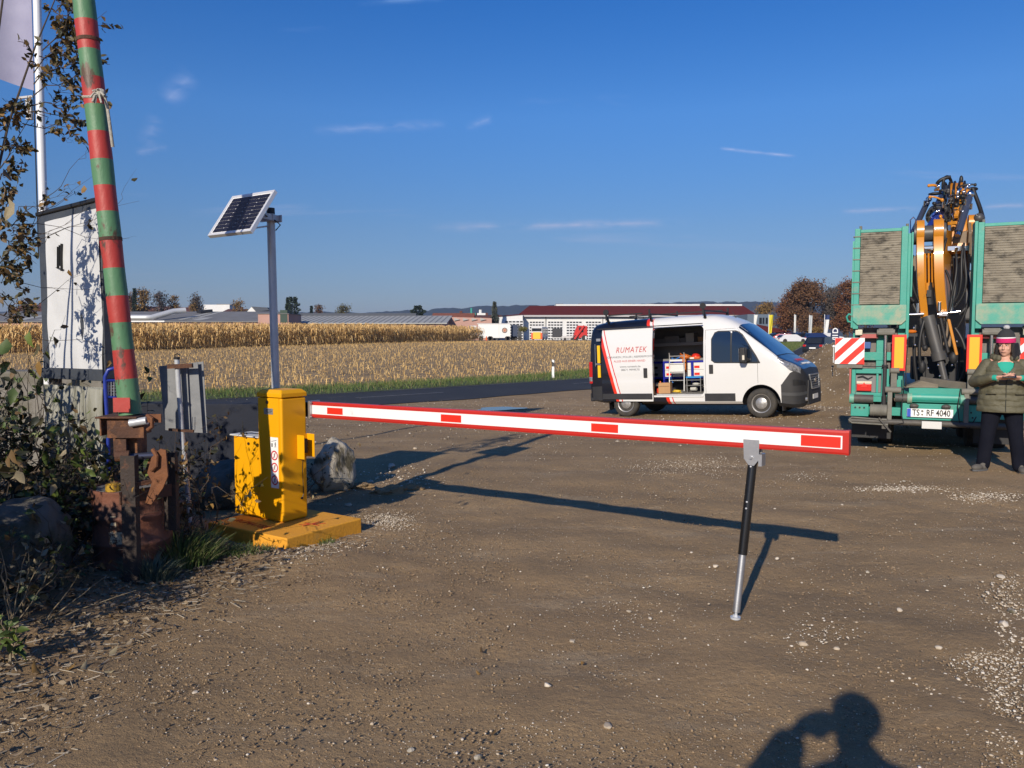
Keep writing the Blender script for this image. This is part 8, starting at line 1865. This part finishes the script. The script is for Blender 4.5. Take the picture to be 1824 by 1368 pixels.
# off-frame body of the same shrub: it throws the dappled shade over the bank
for k in range(96):
    low = k > 16
    if k > 61: a = Vector((-3.95 - 1.0*RNG.random(), 1.8 + 1.9*RNG.random(), .2 + .8*RNG.random()))
    else: a = Vector((-3.55 - 1.1*RNG.random(), 2.2 + 1.6*RNG.random(), .1 + .4*RNG.random())) if low else Vector((-4.3 - 1.0*RNG.random(), 3.6 + 2.0*RNG.random(), .3 + .5*RNG.random())); b = a + Vector((RNG.gauss(0, .2), RNG.gauss(0, .25), (.9 + .4*RNG.random() if k > 61 else .5 + .6*RNG.random()) if low else .9 + 1.1*RNG.random()))
    m2 = MB(); grow(m2, L_, a, b, .012, 2, COLS, (.05, .085), 5, 4, .05, .5); mb.add([Vector(q) - sp0 for q in m2.v], m2.f)
for px, py, d_, l_, ci in ((14, 352, 3.4, .085, 4), (26, 366, 3.5, .08, 4), (8, 330, 3.6, .07, 2), (62, 575, 4.4, .10, 0), (12, 602, 3.8, .10, 3), (52, 590, 4.3, .09, 6), (66, 610, 4.4, .09, 0), (24, 690, 4.0, .09, 3), (70, 642, 4.5, .10, 2), (20, 800, 3.9, .085, 1), (36, 830, 4.0, .085, 4), (28, 838, 3.9, .08, 4), (14, 812, 4.0, .07, 1), (98, 862, 4.6, .07, 4), (118, 800, 4.8, .06, 4), (150, 330, 4.6, .06, 2), (40, 415, 4.3, .07, 1), (122, 480, 4.9, .05, 2), (6, 300, 3.7, .07, 1)): L_.append((P(px, py, d_), Vector((RNG.gauss(0, .3), RNG.gauss(0, .3), -1)).normalized(), l_, ci))
mb.build('branch', M_TWIG, shrub); put_leaves(shrub, L_, 296)
# --- bramble thicket on the bank
def thicket(name, label, boxes, seed, ncane, cols, leaf, limit, nl=7, cane=M_TWIG):
    RNG.seed(seed); c0 = Vector((sum(b[0]+b[1] for b in boxes)/2/len(boxes), sum(b[2]+b[3] for b in boxes)/2/len(boxes), 0)); c0.z = gz(c0.x, c0.y)
    t = thing(name, label, 'bush', c0); mb = MB(); L_ = []
    for x0, x1, y0, y1, h in boxes:
        for _ in range(ncane):
            a = Vector((RNG.uniform(x0, x1), RNG.uniform(y0, y1), 0)); a.z = gz(a.x, a.y); b = a + Vector((RNG.gauss(.1, .3), RNG.gauss(-.05, .3), h*RNG.uniform(.35, 1)))
            m2 = MB(); grow(m2, L_, a, b, .006, 1, cols, leaf, nl, 4, .05, .55); mb.add([Vector(q) - c0 for q in m2.v], m2.f)
    mb.build('cane', cane, t); put_leaves(t, L_, limit); return t
thicket('bramble_bush', 'dark bramble thicket under the tarpaulin board', [(-4.9, -3.5, 5.6, 6.9, 1.45), (-4.5, -3.3, 5.4, 6.6, 1.15), (-4.4, -3.3, 4.6, 5.5, .95), (-3.4, -2.95, 5.2, 6.2, .6)], 41, 34, [5, 5, 3, 0, 3, 6, 1, 5], (.05, .095), 270)
thicket('bramble_bush', 'dry brambles in front of the large dark stone block', [(-3.6, -2.75, 4.05, 4.7, .45), (-3.1, -2.85, 4.7, 5.2, .5)], 42, 12, [5, 1, 0, 4, 3, 5], (.04, .07), 140, 4)
thicket('climbing_vine', 'rusty leaved vine between the pivot and the sign post', [(-2.6, -2.3, 5.75, 6.1, 1.0), (-2.85, -2.55, 6.0, 6.5, .8)], 43, 7, [2, 1, 1, 5, 0], (.035, .06), 120, 6)
thicket('weed_clump', 'low weeds over the stones in front of the concrete wall', [(-3.0, -2.4, 7.0, 7.6, .28), (-2.6, -2.2, 7.7, 8.2, .3)], 44, 10, [1, 2, 0, 4, 5], (.03, .055), 60, 6)
# --- grey leaved weed, nettle, pale stalks
def leafy(label, name, base, stems, cols, leaf, seed, stem=M_STRAW, limit=120, r=.004):
    RNG.seed(seed); base = Vector(base); t = thing(name, label, 'plant', base); mb = MB(); L_ = []
    for dx, dy, h, nl, up in stems:
        a = base; b = base + Vector((dx, dy, h)); pts = [a.lerp(b, i/5) + Vector((RNG.gauss(0, .012), RNG.gauss(0, .012), .03*h*math.sin(math.pi*i/5))) for i in range(6)]; mb.tube([q - base for q in pts], [r, r, r*.8, r*.7, r*.5, r*.3], 5)
        for k in range(nl): tt = .25 + .75*(k+.5)/nl; an = k*2.4; L_.append((a.lerp(b, tt), Vector((math.cos(an), math.sin(an), up + RNG.gauss(0, .2))).normalized(), RNG.uniform(*leaf)*(1.1 - .4*tt), RNG.choice(cols)))
    mb.build('stem', stem, t); put_leaves(t, L_, limit)
M_LEAF[5:5] = []
gb_ = P(45, 1060, 4.35); gb_.z = gz(gb_.x, gb_.y)
M_LEAF.append(mat('leaf_grey', (.17, .18, .14), .7, var=(.11, .125, .09), vscale=20))
leafy('grey leaved weed growing beside the dark stone block', 'grey_weed', gb_, [(.02, 0, .42, 16, .4), (.10, .02, .40, 14, .4), (-.08, .03, .33, 12, .3), (.16, -.03, .30, 12, .3), (.05, -.06, .28, 10, .3)], [7, 7, 4], (.05, .08), 5)
nb_ = G(22, 1180); leafy('bright green nettle growing at the edge of the dirt in front of the dry stalks', 'nettle', nb_, [(0, 0, .22, 12, -.15), (.04, -.02, .18, 9, -.15), (-.06, .02, .24, 11, -.2)], [3, 3, 6, 3], (.06, .095), 6, r=.005)
leafy('dry pale stalks leaning in front of the dark stone block', 'dry_stalks', G(20, 1120), [(-.05, 0, .45, 2, -.4), (.05, .05, .40, 1, -.4), (.12, .1, .35, 2, -.4), (.02, -.05, .38, 1, 0), (-.1, .05, .40, 2, 0), (.22, .1, .30, 2, -.3)], [4, 1], (.03, .05), 7)
leafy('bare thorny twig arching in front of the oil drum', 'thorny_twig', G(75, 1110), [(.30, .15, .22, 2, -.3), (.42, .2, .12, 1, -.3), (.25, .0, .30, 1, 0)], [4, 1], (.03, .05), 8)
# --- grass tufts
def tuft(label, centre, n, rad, h, m, seed, w_=.006, group=None):
    rs = np.random.RandomState(seed); a = rs.rand(n)*6.283; r_ = rad*np.sqrt(rs.rand(n)); x = r_*np.cos(a); y = r_*np.sin(a)*.8
    Pn = np.stack([x, y, gzv(centre[0]+x, centre[1]+y) - gz(*centre)], 1); hh = h*(.35 + .65*rs.rand(n))*(1.1 - .5*r_/rad)
    out = np.stack([np.cos(a), np.sin(a)], 1)*(.25 + .75*rs.rand(n))[:, None]*hh[:, None]*.75 + rs.randn(n, 2)*.02
    wa = rs.rand(n)*6.283; s_ = np.stack([np.cos(wa), np.sin(wa), np.zeros(n)], 1)*w_/2
    V = []
    for t, k in ((0, 1), (.35, .95), (.7, .7), (1, .1)):
        c = Pn + np.stack([out[:, 0]*t**1.7, out[:, 1]*t**1.7, hh*(t - .28*t*t)], 1); V += [c - s_*k, c + s_*k]
    V = np.stack(V, 1).reshape(-1, 3); i = np.arange(n)[:, None]*8; Q = np.concatenate([i + np.array([[2*k, 2*k+1, 2*k+3, 2*k+2]]) for k in range(3)], 0)
    o = npobj('grass_tuft', V, Q, m, smooth=True); o.location = (centre[0], centre[1], gz(*centre)); return tag(o, label, 'grass', group)
M_TUFT = mat('tuft_grass', (.06, .10, .02), .7, island=[(.03, .06, .012), (.07, .115, .025), (.10, .15, .035), (.24, .21, .11)])
M_TUFTB = mat('bluish_grass', (.06, .09, .06), .7, island=[(.04, .065, .04), (.08, .11, .075), (.12, .15, .10), (.2, .18, .11)])
def gpt(px, py): q = G(px, py); return (q.x, q.y)
tuft('tall green grass tuft between the oil drum and the yellow slab', gpt(318, 1000), 1300, .27, .42, M_TUFT, 1)
tuft('bluish short grass tuft at the foot of the steel post', gpt(268, 1030), 600, .17, .26, M_TUFTB, 2)
tuft('low ragged grass at the near corner of the yellow slab', gpt(440, 985), 420, .20, .12, M_TUFT, 3, .005)
tuft('small green grass tuft against the right flank of the slab', gpt(578, 968), 160, .08, .09, M_TUFT, 4, .004)
tuft('thin grass right of the tall tuft by the slab', gpt(385, 990), 420, .18, .17, M_TUFT, 5, .005)
# --- litter: dead leaves and straw under the bank
rs = np.random.RandomState(17)
def edge_x(y): return np.interp(y, [2.6, 3.67, 4.6, 5.2, 5.9, 6.4], [-2.05, -2.32, -2.15, -1.95, -1.62, -1.5])
n = 3200; y = 2.7 + 3.9*rs.rand(n); d = rs.exponential(.36, n); x = edge_x(y) - .05 + .20*rs.randn(n) - d*1.4
k = (x > -4) & ~((y > 5.9) & (x > -2.4)); x, y = x[k], y[k]; n = len(x)
Pn = np.stack([x, y, gzv(x, y) + .012 + .01*rs.rand(n)], 1); D = np.stack([rs.randn(n), rs.randn(n), .15*rs.randn(n)], 1)
V, T = leaves(Pn, D, .015 + .035*rs.rand(n), .5, rs, .3, .25)
npobj('leaf_litter', V, T, mat('dead_leaves', (.14, .08, .04), .85, island=[(.06, .04, .025), (.12, .08, .045), (.18, .125, .075), (.30, .24, .16), (.10, .065, .04)]), kind='stuff')
n = 1300; y = 2.6 + 4.0*rs.rand(n); x = edge_x(y) + .02 + .26*rs.randn(n) - rs.exponential(.2, n); an = rs.rand(n)*6.283; ln = .012 + .04*rs.rand(n)**2.5
a = np.stack([x, y, gzv(x, y) + .012], 1); dd = np.stack([np.cos(an), np.sin(an), .06*rs.randn(n)], 1)*ln[:, None]; s_ = np.stack([-np.sin(an), np.cos(an), np.zeros(n)], 1)*(.0016 + .002*rs.rand(n))[:, None]
V = np.stack([a-dd-s_, a-dd+s_, a+dd+s_, a+dd-s_, a-dd+[0, 0, .003], a+dd+[0, 0, .003]], 1).reshape(-1, 3); i = np.arange(n)[:, None]*6
npobj('straw_litter', V, np.concatenate([i + np.array([[0, 4, 5, 3]]), i + np.array([[4, 1, 2, 5]])], 0), mat('straw', (.32, .27, .18), .85, island=[(.12, .09, .06), (.34, .28, .19), (.48, .42, .32)]), kind='stuff')
RNG.seed(77)
for px, py, s_, ci in ((680, 800, .05, 2), (683, 770, .045, 2), (205, 1105, .075, 2), (262, 1052, .06, 2), (72, 1205, .08, 2), (112, 1198, .06, 2), (152, 1198, .07, 4), (18, 1185, .06, 1), (120, 1165, .07, 1), (62, 1240, .07, 1), (195, 1172, .06, 4), (868, 1315, .05, 1), (862, 1168, .05, 1), (856, 1206, .035, 2), (1035, 1182, .04, 2), (95, 1110, .06, 2), (150, 1120, .06, 4), (300, 1090, .05, 4), (185, 1200, .05, 4)):
    q = G(px, py); o = bpy.data.objects.new('fallen_leaf', leafmesh(ci, 2)); COL.objects.link(o)
    o.matrix_basis = Matrix.Translation(q + Vector((0, 0, .014))) @ Euler((RNG.gauss(0, .15), RNG.gauss(0, .3), RNG.uniform(0, 6.28))).to_matrix().to_4x4() @ Matrix.Scale(s_, 4); tag(o, 'dry curled leaf lying on the brown dirt of the yard', 'leaf', 'single fallen leaves on the dirt')
# --- gravel
def stone_t(seed, sub):
    bm = bmesh.new(); bmesh.ops.create_icosphere(bm, subdivisions=sub, radius=1); rs_ = random.Random(seed)
    for v_ in bm.verts: v_.co *= .75 + .45*rs_.random()
    bm.verts.ensure_lookup_table(); V = np.array([tuple(v_.co) for v_ in bm.verts]); T = np.array([[q.index for q in f.verts] for f in bm.faces]); bm.free(); return V, T
def stones(name, x, y, size, m, sub=1, flat=.6, seed=1, z0=None):
    rs_ = np.random.RandomState(seed); VV, TT, off = [], [], 0; tid = rs_.randint(0, 5, len(x))
    for t in range(5):
        V, T = stone_t(t*7+seed, sub); s_ = tid == t; n = s_.sum()
        if not n: continue
        an = rs_.rand(n)*6.283; sx_ = size[s_]*(.8 + .5*rs_.rand(n)); sy_ = size[s_]*(.6 + .4*rs_.rand(n)); sz_ = size[s_]*flat*(.7 + .5*rs_.rand(n))
        X = V[None, :, 0]*sx_[:, None]; Y = V[None, :, 1]*sy_[:, None]; Z = V[None, :, 2]*sz_[:, None]
        gx_ = x[s_][:, None] + X*np.cos(an)[:, None] - Y*np.sin(an)[:, None]; gy_ = y[s_][:, None] + X*np.sin(an)[:, None] + Y*np.cos(an)[:, None]; gz_ = gzv(x[s_], y[s_])[:, None] + Z + sz_[:, None]*.25 + .006
        VV.append(np.stack([gx_, gy_, gz_], -1).reshape(-1, 3)); TT.append((np.arange(n)[:, None, None]*len(V) + T[None]).reshape(-1, 3) + off); off += n*len(V)
    return npobj(name, np.concatenate(VV), np.concatenate(TT), m, kind='stuff')
M_STONE = mat('gravel_stones', (.3, .26, .2), .9, island=[(.10, .075, .05), (.20, .155, .11), (.36, .31, .24), (.55, .50, .42), (.16, .12, .08), (.26, .21, .16)])
M_STONEW = mat('pale_stones', (.5, .47, .4), .9, island=[(.26, .195, .125), (.42, .34, .24), (.56, .48, .37), (.68, .62, .52), (.32, .25, .165)])
rs = np.random.RandomState(3)
def scatter(n, ymax=14., pw=1.0, ymin=1.9):
    """denser towards the camera"""
    y = ymin + (ymax-ymin)*rs.rand(n)**pw; x = (rs.rand(n)*2 - 1)*.72*y; return x, y
x, y = scatter(60000, 9, 1.35); nz_ = np.array([mnoise.noise(Vector((a*.9, b*.9, 0))) for a, b in zip(x, y)]); k = (rs.rand(len(x)) < .55 + .8*nz_) & (x > -2.2); x, y = x[k], y[k]
stones('fine_gravel', x, y, .0014 + .0036*rs.rand(len(x))**3, M_STONE, 1, .7, 2)
x, y = scatter(13000, 16, .9); nz_ = np.array([mnoise.noise(Vector((a*.7+5, b*.7, 2))) for a, b in zip(x, y)]); k = (rs.rand(len(x)) < .35 + 1.1*nz_) & (x > -1.9) ; x, y = x[k], y[k]
stones('gravel', x, y, .003 + .0075*rs.rand(len(x))**4, M_STONEW, 1, .6, 3)
M_CLOD = mat('dirt_crumbs', (.22, .15, .085), .95, island=[(.12, .083, .048), (.25, .172, .098), (.34, .24, .14), (.19, .13, .075)])
x, y = scatter(42000, 10, 1.15); nz_ = np.array([mnoise.noise(Vector((a*.8+9, b*.8, 4))) + .4*mnoise.noise(Vector((a*3, b*3, 1))) for a, b in zip(x, y)]); k = (rs.rand(len(x)) < .25 + 1.2*nz_ + .25*(x < 0)) & (x > -2.3); x, y = x[k], y[k]
stones('dirt_crumbs', x, y, .0022 + .0065*rs.rand(len(x))**2.5, M_CLOD, 1, .75, 8)
# pale drifts of gravel: centre px, py, half extents px, number, size
CX, CY, CS = [], [], []
for px, py, wx, wy, n, s0, s1 in ((1605, 872, 70, 5, 900, .004, .012), (1755, 886, 60, 8, 900, .004, .012), (1805, 1120, 40, 90, 900, .002, .010), (1780, 1200, 50, 50, 700, .002, .010), (1740, 1180, 50, 22, 300, .002, .010), (1800, 1290, 40, 70, 500, .002, .009), (1790, 1060, 40, 26, 300, .002, .012), (1200, 832, 90, 16, 700, .004, .010), (1270, 828, 60, 14, 500, .004, .010), (690, 930, 42, 14, 1700, .003, .008), (1130, 1085, 70, 36, 190, .002, .007), (960, 1290, 60, 22, 130, .002, .006), (1430, 850, 40, 8, 160, .004, .009), (1400, 790, 60, 12, 300, .005, .012), (620, 850, 90, 30, 420, .004, .016), (720, 855, 50, 22, 260, .005, .02), (1290, 745, 140, 6, 500, .005, .014), (500, 985, 70, 16, 600, .003, .011), (560, 975, 70, 10, 400, .003, .010), (980, 745, 160, 30, 900, .006, .016), (1460, 1130, 60, 40, 200, .003, .01), (1700, 1230, 60, 40, 160, .003, .012), (1640, 790, 120, 30, 400, .004, .01)):
    for _ in range(int(n*.75)):
        a, b = rs.randn(2)*.62; q = G(px + a*wx, py + b*wy); CX.append(q.x); CY.append(q.y); CS.append(s0 + (s1-s0)*rs.rand()**2.5)
stones('pale_gravel_drift', np.array(CX), np.array(CY), np.array(CS), M_STONEW, 1, .6, 4)
x, y = scatter(5000, 27, .75, 12); k = (np.abs((x-6.44)*.469 + (y-19.57)*.883) > .2); stones('far_gravel', x, y, .008 + .018*rs.rand(len(x))**2, M_STONE, 1, .6, 5)
hx_ = 7.5 + 9*rs.rand(2600); hy_ = 22.8 + 5*rs.rand(2600); Vh = np.array(hv); hz = []
o = stones('heap_stones', hx_, hy_, .010 + .030*rs.rand(2600)**3, M_STONE, 1, .7, 6)
# lift the heap stones onto the heap
me = o.data; co = np.zeros(len(me.vertices)*3, np.float32); me.vertices.foreach_get('co', co); co = co.reshape(-1, 3); H2 = Vh[:, 2].reshape(HN+1, HN+1)
fi = np.clip((co[:, 0]-6.8)/13*HN, 0, HN-1.001); fj = np.clip((co[:, 1]-22.6)/9.0*HN, 0, HN-1.001); i0, j0 = fi.astype(int), fj.astype(int); a_, b_ = fi-i0, fj-j0
hh = H2[j0, i0]*(1-a_)*(1-b_) + H2[j0, i0+1]*a_*(1-b_) + H2[j0+1, i0]*(1-a_)*b_ + H2[j0+1, i0+1]*a_*b_
co[:, 2] += np.maximum(0, hh - gzv(co[:, 0], co[:, 1])); me.vertices.foreach_set('co', co.ravel()); me.update()
# larger single stones
RNG.seed(5)
for px, py, s_ in ((1082, 1296, .022), (975, 1222, .016), (1018, 1144, .015), (1046, 1028, .013), (732, 1338, .014), (852, 1352, .016), (1158, 1103, .013), (1120, 1090, .014), (347, 1235, .013), (1384, 996, .016), (1412, 996, .013), (1232, 985, .014), (1275, 1010, .02), (1782, 1030, .026), (1788, 1115, .03), (1802, 1092, .026), (1672, 1156, .018), (1602, 1088, .018), (1430, 1150, .022), (1490, 1157, .016), (1545, 1020, .014), (697, 832, .05), (660, 860, .03), (740, 800, .03), (1380, 907, .013), (1500, 900, .014), (1610, 858, .016), (620, 902, .035)):
    q = G(px, py); rock('stone', (q.x, q.y, q.z + s_*.35), (s_*1.25, s_, s_*.7), M_STONEW if RNG.random() < .8 else M_ROCK, 'pale pebble larger than the gravel around it on the brown dirt', int(px), sub=2, amp=.4, cat='stone', rot=(0, 0, RNG.uniform(0, 6)), group='larger pebbles on the yard')
# ragged dirt clods near the boulder
for px, py, s_, lab in ((640, 868, .07, 'clod of loose dirt nearest the pale boulder'), (690, 878, .09, 'largest ridge of loose dirt in the shade right of the boulder'), (735, 872, .06, 'clod of loose dirt at the start of the boom shadow')):
    q = G(px, py); rock('dirt_clod', (q.x, q.y, q.z + s_*.1), (s_*2.4, s_*1.3, s_*.8), M_GROUND, lab, int(px)+3, sub=4, amp=.9, cat='dirt', group='clods of loose dirt')
# ================================================================ thin autumn haze: one closed box of even, pale air
mh = bpy.data.materials.new('haze_air'); mh.use_nodes = True; th = mh.node_tree; th.nodes.clear()
oh = th.nodes.new('ShaderNodeOutputMaterial'); vh = th.nodes.new('ShaderNodeVolumePrincipled'); vh.inputs['Color'].default_value = (.50, .68, 1, 1); vh.inputs['Density'].default_value = .00017; vh.inputs['Anisotropy'].default_value = .2
th.links.new(vh.outputs[0], oh.inputs['Volume'])
tag(MB().b2(-7000, 7000, -300, 7000, -6, 130).build('haze', mh), kind='stuff')
